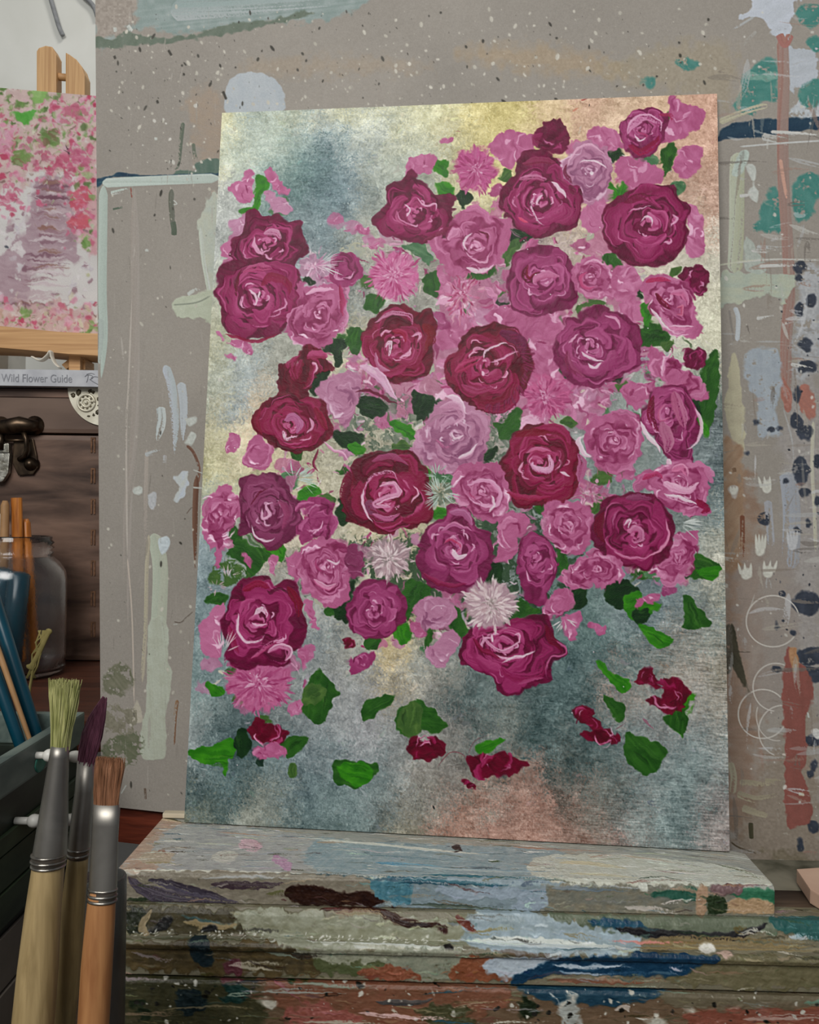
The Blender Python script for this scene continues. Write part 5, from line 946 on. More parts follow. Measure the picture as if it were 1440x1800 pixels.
    for x, y, e, c in [(20, 345, 24, (190, 96, 124)), (108, 300, 22, (186, 88, 116)), (142, 350, 18, (192, 84, 104)), (140, 275, 18, (188, 100, 130)), (60, 270, 26, (176, 110, 128)), (140, 395, 16, (196, 90, 104)), (92, 242, 14, (96, 124, 66)), (38, 280, 14, (110, 140, 76)), (130, 205, 20, (186, 110, 130)), (5, 250, 20, (204, 150, 170))]:
        for k in range(26):
            q, t = e * r.random() ** .5, r.uniform(0, 6.28); w = r.uniform(3, 8)
            S.stroke([(x + q * math.cos(t) - w, y + q * math.sin(t)), (x + q * math.cos(t), y + q * math.sin(t) - r.uniform(0, 5)), (x + q * math.cos(t) + w, y + q * math.sin(t) + 2)], r.uniform(4, 9), mixc(c, r.choice([(222, 190, 200), (150, 50, 80), c, c]), r.uniform(0, .5)), op=.8, dry=.35, h=.5)
    for k in range(90):
        x, y = r.uniform(-180, 170), r.uniform(320, 540)
        S.stroke([(x, y), (x + r.uniform(4, 16), y + r.uniform(-10, 10))], r.uniform(2, 6), r.choice([(216, 212, 214), (206, 200, 206), (170, 140, 152), (130, 96, 108)]), op=.75, dry=.5)
    S.stir(np.array([[0, 0], [PW, PH]]), 3.4, 14, 5); S.stir(np.array([[0, 0], [PW, PH]]), 1.2, 4, 7)
    return S
# ------------------------------------------------------------------ Blender scene
import bpy, bmesh
from mathutils import Vector, Matrix
sc = bpy.context.scene
COL = sc.collection
V = Vector

def link(o, parent=None):
    COL.objects.link(o)
    if parent is not None: o.parent = parent
    return o
def empty(name, loc, label, cat, group=None):
    o = bpy.data.objects.new(name, None); o.empty_display_size = 0.02
    COL.objects.link(o); o.location = loc
    tag(o, label, cat, group); return o
def tag(o, label, cat, group=None):
    o['label'] = label; o['category'] = cat
    if group: o['group'] = group
    return o
def mesh_obj(name, bm, mat, parent=None, smooth=False, bevel=0.0, seg=2):
    """world-space bmesh -> one mesh object; under a parent its coordinates become relative to it"""
    me = bpy.data.meshes.new(name)
    if bevel > 0:
        bmesh.ops.bevel(bm, geom=bm.edges[:], offset=bevel, segments=seg, affect='EDGES', clamp_overlap=True, profile=0.7)
    bmesh.ops.recalc_face_normals(bm, faces=bm.faces[:])
    if parent is not None:
        loc = V((0, 0, 0)); p = parent
        while p is not None: loc += p.location; p = p.parent
        bmesh.ops.translate(bm, vec=-loc, verts=bm.verts[:])
    bm.to_mesh(me); bm.free()
    me.materials.append(mat)
    if smooth: me.shade_smooth()
    o = bpy.data.objects.new(name, me)
    return link(o, parent)
def box(bm, lo, hi, mat=None):
    vs = [bm.verts.new((x, y, z)) for z in (lo[2], hi[2]) for y in (lo[1], hi[1]) for x in (lo[0], hi[0])]
    for f in ((0, 2, 3, 1), (4, 5, 7, 6), (0, 1, 5, 4), (2, 6, 7, 3), (0, 4, 6, 2), (1, 3, 7, 5)):
        bm.faces.new([vs[i] for i in f])
    if mat is not None: bmesh.ops.transform(bm, matrix=mat, verts=vs)
    return vs
def frame(axis, ref=(0, 1, 0)):
    a = V(axis).normalized(); r = V(ref)
    x = r.cross(a)
    if x.length < 1e-5: x = V((1, 0, 0)).cross(a)
    x.normalize(); y = a.cross(x)
    return x, y, a
def tube(bm, pts, rads, n=16, ref=(0, 1, 0), flat=1.0, caps=True):
    """rings along a path; rads may be numbers or (across, deep) pairs"""
    pts = [V(p) for p in pts]; rings = []
    for i, p in enumerate(pts):
        a = (pts[min(i + 1, len(pts) - 1)] - pts[max(i - 1, 0)])
        x, y, _ = frame(a, ref)
        rr = rads[i] if not np.isscalar(rads[i]) else (rads[i], rads[i] * flat)
        rings.append([bm.verts.new(p + x * rr[0] * math.cos(t) + y * rr[1] * math.sin(t)) for t in [2 * math.pi * k / n for k in range(n)]])
    for a, b in zip(rings[:-1], rings[1:]):
        for k in range(n): bm.faces.new((a[k], a[(k + 1) % n], b[(k + 1) % n], b[k]))
    if caps: bm.faces.new(rings[0][::-1]); bm.faces.new(rings[-1])
    return rings
def lathe(bm, prof, c, n=40, axis=(0, 0, 1), close=False):
    x, y, a = frame(axis, (0, 1, 0)); c = V(c); rings = []
    for r, h in prof:
        rings.append([bm.verts.new(c + a * h + x * r * math.cos(t) + y * r * math.sin(t)) for t in [2 * math.pi * k / n for k in range(n)]])
    pr = list(zip(rings[:-1], rings[1:]))
    if close: pr.append((rings[-1], rings[0]))
    for p, q in pr:
        for k in range(n): bm.faces.new((p[k], p[(k + 1) % n], q[(k + 1) % n], q[k]))
    if not close: bm.faces.new(rings[0][::-1]); bm.faces.new(rings[-1])
def ball(bm, c, r, sub=2, scale=(1, 1, 1)):
    m = Matrix.Translation(V(c)) @ Matrix.Diagonal((*scale, 1))
    bmesh.ops.create_icosphere(bm, subdivisions=sub, radius=r, matrix=m)

# ------------------------------------------------------------------ materials
def lin(c):
    c = [x / 255.0 for x in c]
    return tuple((x / 12.92 if x <= 0.04045 else ((x + 0.055) / 1.055) ** 2.4) for x in c) + (1.0,)
def nodes(name):
    m = bpy.data.materials.new(name); m.use_nodes = True
    nt = m.node_tree; b = nt.nodes['Principled BSDF']
    return m, nt, b
def nd(nt, t, **k):
    n = nt.nodes.new(t)
    for a, v in k.items():
        if a in n.inputs: n.inputs[a].default_value = v
        else: setattr(n, a, v)
    return n
def painted(name, gain=1.0, rough=0.5, bump=0.25, scale=900.0, spec=0.35):
    """brush-painted surface: the laid-on colours plus woven or fibrous grain from noise nodes"""
    m, nt, b = nodes(name); L = nt.links.new
    a = nd(nt, 'ShaderNodeVertexColor', layer_name='paint')
    tc = nd(nt, 'ShaderNodeTexCoord')
    n1 = nd(nt, 'ShaderNodeTexNoise', Scale=scale, Detail=3.0); L(tc.outputs['Object'], n1.inputs['Vector'])
    n2 = nd(nt, 'ShaderNodeTexNoise', Scale=scale * 0.12, Detail=5.0); L(tc.outputs['Object'], n2.inputs['Vector'])
    r = nd(nt, 'ShaderNodeMapRange'); r.inputs['From Min'].default_value = 0.25; r.inputs['From Max'].default_value = 0.75
    r.inputs['To Min'].default_value = gain * 0.93; r.inputs['To Max'].default_value = gain * 1.07
    L(n1.outputs['Fac'], r.inputs['Value'])
    mx = nd(nt, 'ShaderNodeVectorMath', operation='SCALE'); L(a.outputs['Color'], mx.inputs[0]); L(r.outputs['Result'], mx.inputs['Scale'])
    L(mx.outputs['Vector'], b.inputs['Base Color'])
    rr = nd(nt, 'ShaderNodeMapRange'); rr.inputs['To Min'].default_value = rough - 0.12; rr.inputs['To Max'].default_value = rough + 0.12
    L(n2.outputs['Fac'], rr.inputs['Value']); L(rr.outputs['Result'], b.inputs['Roughness'])
    bp = nd(nt, 'ShaderNodeBump', Strength=bump, Distance=0.0004); L(n1.outputs['Fac'], bp.inputs['Height']); L(bp.outputs['Normal'], b.inputs['Normal'])
    b.inputs['Specular IOR Level'].default_value = spec
    return m
def mottled(name, c1, c2, scale=30.0, rough=0.5, metal=0.0, bump=0.2, stretch=(1, 1, 1), detail=6.0, spec=0.4, lo=0.35, hi=0.65, dist=0.001):
    m, nt, b = nodes(name); L = nt.links.new
    tc = nd(nt, 'ShaderNodeTexCoord'); mp = nd(nt, 'ShaderNodeMapping'); mp.inputs['Scale'].default_value = stretch
    L(tc.outputs['Object'], mp.inputs['Vector'])
    n = nd(nt, 'ShaderNodeTexNoise', Scale=scale, Detail=detail, Distortion=0.4); L(mp.outputs['Vector'], n.inputs['Vector'])
    r = nd(nt, 'ShaderNodeValToRGB'); r.color_ramp.elements[0].color = lin(c1); r.color_ramp.elements[1].color = lin(c2)
    r.color_ramp.elements[0].position = lo; r.color_ramp.elements[1].position = hi
    L(n.outputs['Fac'], r.inputs['Fac']); L(r.outputs['Color'], b.inputs['Base Color'])
    bp = nd(nt, 'ShaderNodeBump', Strength=bump, Distance=dist); L(n.outputs['Fac'], bp.inputs['Height']); L(bp.outputs['Normal'], b.inputs['Normal'])
    b.inputs['Roughness'].default_value = rough; b.inputs['Metallic'].default_value = metal; b.inputs['Specular IOR Level'].default_value = spec
    return m
def glass(name, tint=(255, 255, 255), rough=0.02):
    m, nt, b = nodes(name)
    b.inputs['Base Color'].default_value = lin(tint); b.inputs['Transmission Weight'].default_value = 1.0
    b.inputs['Roughness'].default_value = rough; b.inputs['IOR'].default_value = 1.45
    n = nd(nt, 'ShaderNodeTexNoise', Scale=60.0); bp = nd(nt, 'ShaderNodeBump', Strength=0.08, Distance=0.002)
    nt.links.new(n.outputs['Fac'], bp.inputs['Height']); nt.links.new(bp.outputs['Normal'], b.inputs['Normal'])
    return m

M = dict(
    canvas=painted('paint on canvas', GAIN, 0.45, 0.25, 1300, 0.14), board=painted('paint splashed board', GAIN, 0.55, 0.2, 900, 0.15),
    ledge=painted('paint crusted wood', GAIN, 0.42, 0.4, 700, 0.25), picture=painted('paint on small picture', GAIN, 0.6, 0.3, 700, 0.2),
    canvas_edge=mottled('raw canvas edge', (150, 148, 128), (186, 182, 156), 200, 0.8), mdf=mottled('fibre board edge', (120, 98, 78), (146, 122, 98), 200, 0.9),
    pine=mottled('pale pine', (176, 132, 86), (204, 160, 110), 9, 0.55, stretch=(1, 6, 30), bump=0.1), pine_v=mottled('pale pine upright', (176, 134, 88), (204, 164, 114), 9, 0.55, stretch=(30, 6, 1), bump=0.1),
    redwood=mottled('red brown wood', (84, 34, 20), (120, 54, 34), 14, 0.5, stretch=(2, 8, 20)), darkwood=mottled('dark easel wood', (70, 56, 44), (96, 78, 62), 18, 0.6, stretch=(2, 8, 20)),
    leather=mottled('worn brown leather', (52, 33, 23), (130, 102, 86), 16, 0.5, stretch=(.7, 1, 3.4), bump=0.35, detail=9, lo=0.3, hi=0.75), leather_lid=mottled('worn lid leather', (72, 53, 43), (126, 104, 90), 7, 0.55, stretch=(1, 1, 3.0), bump=0.35, detail=9, lo=0.3, hi=0.75),
    thread=mottled('tan stitching', (88, 60, 40), (120, 86, 62), 300, 0.8), darkmetal=mottled('dark old brass', (40, 32, 26), (92, 76, 60), 60, 0.35, 0.85), steel=mottled('pitted steel', (120, 116, 104), (186, 184, 174), 180, 0.4, 0.8, bump=0.6),
    ivory=mottled('embossed pale metal', (196, 190, 170), (226, 222, 204), 60, 0.4, 0.3), relief=mottled('tarnished relief', (66, 60, 48), (110, 102, 84), 90, 0.5, 0.5),
    bookcover=mottled('grey cloth cover', (176, 178, 184), (196, 198, 202), 60, 0.6, bump=0.05), pages=mottled('page edges', (196, 190, 176), (220, 214, 200), 400, 0.9, stretch=(1, 1, 30)), ink=mottled('grey lettering', (132, 134, 140), (146, 148, 154), 60, 0.7),
    wall=mottled('off white wall', (206, 207, 200), (222, 223, 218), 5, 0.85, bump=0.05), greywall=mottled('grey wall panel', (168, 170, 172), (184, 186, 188), 6, 0.85, bump=0.05), floor=mottled('brown floor boards', (70, 52, 40), (100, 76, 58), 6, 0.5, stretch=(1, 10, 1)),
    table=mottled('reddish table wood', (52, 26, 16), (82, 44, 28), 8, 0.4, stretch=(1, 10, 6)), slate=mottled('slate green paint', (70, 84, 80), (108, 120, 112), 22, 0.5, stretch=(3, 1, 3)), blackgreen=mottled('black green paint', (18, 24, 18), (40, 50, 38), 20, 0.5, stretch=(3, 1, 3)), green=mottled('dark green paint', (34, 48, 34), (60, 74, 52), 18, 0.5, stretch=(3, 1, 3)), greybrown=mottled('grey brown paint', (96, 88, 80), (124, 116, 106), 14, 0.6),
    tealpaint=mottled('teal smear', (40, 110, 96), (70, 140, 122), 60, 0.5), white=mottled('white plastic', (206, 204, 196), (222, 220, 212), 40, 0.4, bump=0.03), cord=mottled('grey cord', (120, 122, 124), (140, 142, 144), 90, 0.7),
    ferrule=mottled('nickel ferrule', (128, 124, 118), (158, 154, 146), 40, 0.43, 0.95, bump=0.1), crimp=mottled('crimped nickel', (104, 100, 94), (160, 156, 148), 120, 0.3, 0.95, bump=0.5),
    handle1=mottled('raw beech handle', (136, 116, 78), (164, 142, 100), 10, 0.5, stretch=(30, 30, 3)), handle2=mottled('stained beech handle', (118, 100, 64), (146, 126, 84), 12, 0.5, stretch=(30, 30, 3)), handle3=mottled('orange beech handle', (142, 94, 56), (166, 118, 74), 10, 0.5, stretch=(30, 30, 3)),
    hog=mottled('pale green stained bristle', (124, 128, 70), (188, 186, 128), 90, 0.6, stretch=(8, 8, 1)), plum=mottled('plum stained bristle', (70, 34, 48), (112, 66, 84), 90, 0.6, stretch=(8, 8, 1)), tan=mottled('tan bristle', (110, 74, 50), (150, 106, 78), 90, 0.6, stretch=(8, 8, 1)),
    bluelac=mottled('petrol blue lacquer', (4, 48, 62), (12, 68, 86), 12, 0.3, bump=0.05), tanwood=mottled('tan stick', (140, 104, 66), (168, 128, 86), 30, 0.6), amber=mottled('amber wood', (150, 84, 28), (190, 118, 48), 16, 0.4, stretch=(20, 20, 2)), whitepaint=mottled('white lacquer', (206, 200, 192), (220, 214, 206), 40, 0.4),
    twig=mottled('dry yellow fibres', (120, 110, 60), (160, 146, 90), 60, 0.8), glass=glass('clear glass', (255, 255, 255), 0.05), acrylic=glass('clear acrylic', (240, 244, 242), 0.3), dark=mottled('dark glaze', (16, 16, 16), (30, 30, 28), 30, 0.4), cream=mottled('cream paint', (190, 176, 150), (206, 194, 170), 40, 0.6), bedpaint=mottled('green grey ledge bed', (58, 60, 46), (128, 124, 108), 40, 0.5, detail=8), peachwood=mottled('peach tinted wood', (190, 156, 134), (210, 178, 154), 20, 0.6),
)

# ------------------------------------------------------------------ painted sheets as real surfaces
def sheet_mesh(name, S, pos, mats, parent=None, back=None, amp=0.0003, normal=None):
    """S: Sheet; pos(u, v): grid fraction arrays -> points; paint thickness lifts the surface along its normal.
    back: offset vector that gives the panel its thickness (second material on edges and back)"""
    H, W = S.H, S.W
    u, v = np.meshgrid(np.linspace(0, 1, W), np.linspace(0, 1, H))
    P = pos(u, v)
    if normal is None:
        du = np.gradient(P, axis=1); dv = np.gradient(P, axis=0)
        n = np.cross(dv, du); n /= np.linalg.norm(n, axis=-1, keepdims=True) + 1e-12
    else: n = np.asarray(normal, float)
    edge = np.clip(np.minimum(np.minimum(u * (W - 1), (1 - u) * (W - 1)), np.minimum(v * (H - 1), (1 - v) * (H - 1))) / 3.0, 0, 1)
    P = P + n * (S.ht * edge * amp)[..., None]
    idx = np.arange(H * W).reshape(H, W)
    quads = np.stack([idx[:-1, :-1], idx[1:, :-1], idx[1:, 1:], idx[:-1, 1:]], -1).reshape(-1, 4)
    verts = P.reshape(-1, 3); nq = len(quads)
    loops = [quads.ravel()]; sizes = [np.full(nq, 4)]; mi = [np.zeros(nq, int)]
    if back is not None:
        ring = np.concatenate([idx[0, :], idx[1:, -1], idx[-1, -2::-1], idx[-2:0:-1, 0]])
        rv = verts[ring] + np.asarray(back); k = len(ring); b0 = len(verts)
        # edge ring gets its own vertices so that the rim stays crisp
        verts = np.concatenate([verts, verts[ring], rv, rv.mean(0)[None]])
        e = b0 + np.arange(k); b = b0 + k + np.arange(k); c = b0 + 2 * k
        en, bn = np.roll(e, -1), np.roll(b, -1)
        side = np.stack([e, en, bn, b], -1); fan = np.stack([b, bn, np.full(k, c)], -1)
        loops += [side.ravel(), fan.ravel()]; sizes += [np.full(k, 4), np.full(k, 3)]; mi += [np.ones(k, int), np.ones(k, int)]
    base = np.zeros(3)
    if parent is not None:
        p = parent
        while p is not None: base += np.array(p.location); p = p.parent
    else: base = np.array([verts[:, 0].mean(), verts[:, 1].mean(), verts[:, 2].min()])
    vv = (verts - base).astype(np.float32)
    loops = np.concatenate(loops).astype(np.int32); sizes = np.concatenate(sizes).astype(np.int32)
    me = bpy.data.meshes.new(name)
    me.vertices.add(len(vv)); me.vertices.foreach_set('co', vv.ravel())
    me.loops.add(len(loops)); me.loops.foreach_set('vertex_index', loops)
    me.polygons.add(len(sizes)); me.polygons.foreach_set('loop_start', np.concatenate([[0], np.cumsum(sizes)[:-1]]).astype(np.int32))
    me.polygons.foreach_set('material_index', np.concatenate(mi).astype(np.int32))
    me.polygons.foreach_set('use_smooth', np.ones(len(sizes), bool))
    me.update(calc_edges=True)
    ca = me.color_attributes.new('paint', 'BYTE_COLOR', 'POINT')
    rgba = np.ones((len(vv), 4), np.float32); rgba[:, :3] = 0.5
    rgba[:H * W, :3] = np.clip(S.img.reshape(-1, 3), 0, 255) / 255.0
    ca.data.foreach_set('color_srgb', rgba.ravel())
    for m in mats: me.materials.append(m)
    o = bpy.data.objects.new(name, me); link(o, parent)
    if parent is None: o.location = base
    return o
def quad_pos(c):
    tl, tr, br, bl = [np.asarray(q, float) for q in c]
    def f(u, v):
        u = u[..., None]; v = v[..., None]
        return (tl * (1 - u) + tr * u) * (1 - v) + (bl * (1 - u) + br * u) * v
    return f
# ------------------------------------------------------------------ easel, board and painting
def plane_pos(q, p, n):
    hi = np.linalg.inv(homography(q, [(0, 0), (1, 0), (1, 1), (0, 1)])); p = np.asarray(p, float); n = np.asarray(n, float)
    def f(u, v):
        k = np.stack([u, v, np.ones_like(u)], -1) @ hi.T
        x, y = k[..., 0] / k[..., 2], k[..., 1] / k[..., 2]
        r = C_F + C_R * ((x - 720) / FPX)[..., None] + C_U * ((900 - y) / FPX)[..., None]
        return EYE + r * (np.dot(p - EYE, n) / (r @ n))[..., None]
    return f
C_YAW, C_LEAN, C_W, C_H = 0.10833, 0.11456, 0.35, 0.5005
C_BL = np.array([-0.14691, 0.56619, 0.7224])
ca = np.array([math.cos(C_YAW), -math.sin(C_YAW), 0]); cn = np.array([math.sin(C_YAW), math.cos(C_YAW), 0])
cb = np.array([0, 0, 1]) * math.cos(C_LEAN) + cn * math.sin(C_LEAN)
back_n = np.cross(ca, cb); back_n *= np.sign(np.dot(back_n, cn))
canvas = sheet_mesh('flower_painting', paint_canvas(), quad_pos([C_BL + cb * C_H, C_BL + ca * C_W + cb * C_H, C_BL + ca * C_W, C_BL]), [M['canvas'], M['canvas_edge']], back=back_n * 0.004, amp=0.00022, normal=-back_n)
tag(canvas, 'unframed painting of magenta roses with green leaves leaning on the paint crusted easel ledge', 'painting')

board_p = C_BL + cb * C_H + back_n * 0.0046 + cn * 0.0005; board_n = cn
board = sheet_mesh('splashed_board', paint_board(), plane_pos(BOARD_Q, board_p, board_n), [M['board'], M['mdf']], back=cn * 0.006, amp=0.0002, normal=-cn)
tag(board, 'large taupe drawing board spattered with paint behind the rose painting', 'board')

easel = empty('easel', LF + L_E * 0.19 + np.array([0, 0, -LEDGE_Z]), 'easel with a thick paint crusted wooden ledge under the rose painting', 'easel')
def prof_pos(pr, u0, u1, trim=None):
    p = np.array(pr); cl = prof_len(pr)
    def f(u, v):
        s = v * cl[-1]; d = np.interp(s, cl, p[:, 0]); z = np.interp(s, cl, p[:, 1])
        a = u0 + u * (u1 - u0)
        if trim is not None:
            lim = trim(a); t = np.clip(-d / -p[0, 0], 0, 1); d = np.where(d < -0.004, d * (lim / p[0, 0]), d)
        return LF + L_E * a[..., None] + L_M * d[..., None] + np.array([0, 0, 1.0]) * z[..., None]
    return f
def lpt(u, d, z): return V(LF + L_E * u + L_M * d + np.array([0, 0, z]))
LMAT = Matrix(((L_E[0], L_M[0], 0, LF[0]), (L_E[1], L_M[1], 0, LF[1]), (0, 0, 1, LF[2]), (0, 0, 0, 1)))
sheet_mesh('ledge', paint_ledge(), prof_pos(PROF_LEDGE, 0, L_LEN, lambda a: np.interp(a, [0.0, 0.3, 0.365, 0.375], [LEDGE_BACK, -0.08, -0.052, -0.046])), [M['ledge'], M['darkwood']], easel, back=np.array([0, 0, -0.0165]) - L_M * 0.004, amp=0.00035)
sheet_mesh('moulding', paint_mould(), prof_pos(PROF_MOULD, M_U0, M_U1), [M['ledge'], M['darkwood']], easel, back=-L_M * 0.03 + np.array([0, 0, -0.001]), amp=0.0005)
sheet_mesh('front_panel', paint_front(), prof_pos(PROF_FRONT, M_U0, M_U1), [M['ledge'], M['darkwood']], easel, back=-L_M * 0.02, amp=0.0005)
bm = bmesh.new(); box(bm, (M_U0, -0.085, -0.0525), (M_U1, -0.0135, -0.0186), LMAT); mesh_obj('ledge_bed', bm, M['bedpaint'], easel, bevel=0.001)
for k, (u0_, u1_) in enumerate(((0.125, 0.165), (0.40, 0.44))):
    bm = bmesh.new(); box(bm, (u0_, -0.055, -LEDGE_Z + 0.0003), (u1_, -0.018, -0.0530), LMAT); mesh_obj('leg', bm, M['darkwood'], easel, bevel=0.002)
# rail that carries the board, and the pale strip at the back of the ledge
b0 = on_plane(178, 1417, board_p, board_n); b1 = on_plane(1500, 1560, board_p, board_n)
def rail(bm, a, b, h, d0, d1):
    e = (b - a) / np.linalg.norm(b - a); up = np.cross(cn, e); up *= np.sign(up[2])
    vs = [bm.verts.new(V(p + cn * d + up * hh)) for hh in (-h, 0) for d in (d0, d1) for p in (a, b)]
    for f in ((0, 1, 3, 2), (4, 6, 7, 5), (0, 4, 5, 1), (2, 3, 7, 6), (0, 2, 6, 4), (1, 5, 7, 3)): bm.faces.new([vs[i] for i in f])
bm = bmesh.new(); rail(bm, b0 + np.array([0, 0, .006]) + ca * 0.012, b1 + np.array([0, 0, .006]), 0.035, 0.0068, 0.022); mesh_obj('support_rail', bm, M['redwood'], easel, bevel=0.001)
bm = bmesh.new(); box(bm, (0.0005, LEDGE_BACK + 0.0005, 0.0008), (0.05, LEDGE_BACK + 0.007, 0.004), LMAT); mesh_obj('edge_strip', bm, M['cream'], easel, bevel=0.0008)
bm = bmesh.new()
pw = [zplane(x, y, LEDGE_Z - 0.0176) for x, y in ((1400, 1553), (1470, 1548), (1480, 1625), (1424, 1590))]
lo = [bm.verts.new(V(p) + V((0, 0, 0.0006))) for p in pw]; hi = [bm.verts.new(V(p) + V((0, 0, 0.009))) for p in pw]
bm.faces.new(lo[::-1]); bm.faces.new(hi)
for k in range(4): bm.faces.new((lo[k], lo[(k + 1) % 4], hi[(k + 1) % 4], hi[k]))
wedge = mesh_obj('wood_offcut', bm, M['peachwood'], bevel=0.0008); tag(wedge, 'small peach coloured wooden offcut at the right end of the easel ledge', 'offcut')

# ------------------------------------------------------------------ the room behind
T_Z = 0.759
def bbox_obj(name, lo, hi, mat, parent=None, bevel=0.002):
    bm = bmesh.new(); box(bm, lo, hi); return mesh_obj(name, bm, mat, parent, bevel=bevel)
def struct(o): o['kind'] = 'structure'; return o
struct(bbox_obj('wall_back', (-2.2, 1.62, 0.0), (2.2, 1.72, 2.6), M['wall'], bevel=0))
struct(bbox_obj('wall_left', (-2.3, -1.6, 0.0), (-2.2, 1.72, 2.6), M['wall'], bevel=0))
struct(bbox_obj('floor', (-2.3, -1.6, -0.05), (2.2, 1.72, 0.0), M['floor'], bevel=0))
table = empty('table', (-0.55, 1.1, 0), 'reddish wooden table that carries the old trunk and the jar', 'table')
bbox_obj('tabletop', (-1.3, 0.70, T_Z - 0.03), (0.15, 1.55, T_Z), M['table'], table, 0.004)
for x in (-1.25, 0.05):
    for y in (0.74, 1.45): bbox_obj('leg', (x, y, 0.0), (x + 0.05, y + 0.05, T_Z - 0.0305), M['table'], table, 0.003)
# grey cords hanging against the wall
def path(pts, n=8): return [V(p) for p in smooth(pts, False, n)]
for pts, lab in ((((70, -60), (88, -5), (97, 25), (104, 48), (111, 63)), 'grey cord hanging over the wooden easel posts, the long curved one'), (((120, -40), (146, -8), (158, 3), (166, 14), (171, 30)), 'short grey cord beside the top edge of the splashed board')):
    bm = bmesh.new(); pp = path([at_depth(x, y, 1.612) for x, y in pts]); tube(bm, pp, [0.0042] * (len(pp) - 1) + [0.003], 10)
    tag(mesh_obj('cord', bm, M['cord'], smooth=True), lab, 'cord', 'grey cords on the wall')

# trunk
trunk = empty('trunk', (-0.62, 1.11, T_Z), 'old brown leather trunk with dark brass latch and pale corner plate', 'trunk')
TF = 0.95                                               # depth of its front
tz = lambda y, d=TF: float(at_depth(720, y, d)[2]); tx = lambda x, d=TF: float(at_depth(x, 900, d)[0])
TL, TR = tx(-520), tx(186); TT = tz(690) - 0.001; TLID = tz(770)
bbox_obj('body', (TL, TF, T_Z + 0.0005), (TR, TF + 0.32, TLID - 0.0012), M['leather'], trunk, 0.006)
bbox_obj('lid', (TL - 0.001, TF - 0.002, TLID), (TR + 0.001, TF + 0.322, TT), M['leather_lid'], trunk, 0.005)
bbox_obj('lid_binding', (TL - 0.002, TF - 0.0035, TT - 0.010), (TR + 0.002, TF - 0.0018, TT - 0.0006), M['leather'], trunk, 0.0006)
bm = bmesh.new()
for y in range(777, 1142, 54):
    for dx in (0, 1):
        p = at_depth(160, y, TF); box(bm, (p[0] + dx * 0.0034, TF - 0.0012, tz(y + 26)), (p[0] + dx * 0.0034 + 0.0018, TF + 0.0005, tz(y)))
    p = at_depth(160, y, TF); box(bm, (p[0], TF - 0.0011, tz(y + 2)), (p[0] + 0.005, TF + 0.0005, tz(y - 1)))
mesh_obj('stitching', bm, M['thread'], trunk)
# corner plate: quarter disc with an embossed rosette
cx, cz = tx(186), tz(688); R = 0.0425; yf = TF - 0.0022
bm = bmesh.new(); n = 24
rim = [(cx - R * math.sin(t), cz - R * math.cos(t) * 1.02) for t in np.linspace(0, math.pi / 2, n)]
fr = [bm.verts.new((x, yf - 0.0022, z)) for x, z in rim] + [bm.verts.new((cx, yf - 0.0022, cz))]
bk = [bm.verts.new((x, yf, z)) for x, z in rim] + [bm.verts.new((cx, yf, cz))]
bm.faces.new(fr); bm.faces.new(bk[::-1])
for k in range(len(fr)): bm.faces.new((fr[k], fr[(k + 1) % len(fr)], bk[(k + 1) % len(fr)], bk[k]))
plate = mesh_obj('corner_plate', bm, M['ivory'], trunk, bevel=0.0004)
bm = bmesh.new(); fx, fz = tx(152), tz(716); rr = random.Random(3)
for rad, th in ((0.0092, 0.0016), (0.0048, 0.0013)):
    tube(bm, [V((fx + rad * math.cos(t), yf - 0.0026, fz + rad * math.sin(t))) for t in np.linspace(0, 6.2832, 28)], [th] * 28, 8, ref=(0, 1, 0))
ball(bm, (fx, yf - 0.003, fz), 0.0022)
mesh_obj('rosette', bm, M['ivory'], plate, smooth=True)
bm = bmesh.new()
for k in range(54):
    a = rr.uniform(0.1, 1.5); q = R * rr.uniform(0.35, 0.9); x, z = cx - q * math.sin(a), cz - q * math.cos(a)
    if math.hypot(x - fx, z - fz) < 0.0125: continue
    ball(bm, (x, yf - 0.0022, z), rr.uniform(0.0012, 0.0026), 1, (rr.uniform(.6, 1.5), 0.5, rr.uniform(.6, 1.5)))
for k in range(9):
    a = 6.28 * k / 9; ball(bm, (fx + 0.007 * math.cos(a), yf - 0.0023, fz + 0.007 * math.sin(a)), 0.0014, 1, (1, .5, 1))
mesh_obj('relief_leaves', bm, M['relief'], plate, smooth=True)
# latch
latch = bpy.data.objects.new('latch', None); link(latch, trunk); latch.location = V(at_depth(30, 770, TF - 0.005)) - trunk.location
def pp(x, y, d): return V(at_depth(x, y, TF - d))
bm = bmesh.new(); tube(bm, [pp(-60, 750, .006), pp(-10, 752, .009), pp(15, 750, .012), pp(35, 746, .013), pp(55, 748, .010), pp(66, 748, .006)], [.006, .008, .009, .009, .007, .006], 12); mesh_obj('latch_bar', bm, M['darkmetal'], latch, True)
for x, y, r in ((62, 748, .0085), (3, 748, .008), (56, 816, .0072)):
    bm = bmesh.new(); lathe(bm, [(r * 1.25, 0), (r * 1.25, .002), (r * .9, .004), (r * .8, .007), (r * .4, .0095), (.0004, .010)], pp(x, y, 0.001), 20, (0, -1, 0)); mesh_obj('rivet', bm, M['darkmetal'], latch, True)
bm = bmesh.new(); tube(bm, [pp(40, 756, .011), pp(46, 772, .013), pp(47, 790, .013), pp(43, 802, .010), pp(34, 808, .006)], [.0028, .0026, .0024, .0026, .003], 10)
tube(bm, [pp(2, 760, .010), pp(1, 776, .012), pp(2, 790, .010)], [.004, .0036, .004], 10); tube(bm, [pp(4, 774, .008), pp(46, 774, .008)], [.0016, .0016], 8); mesh_obj('latch_loop', bm, M['darkmetal'], latch, True)
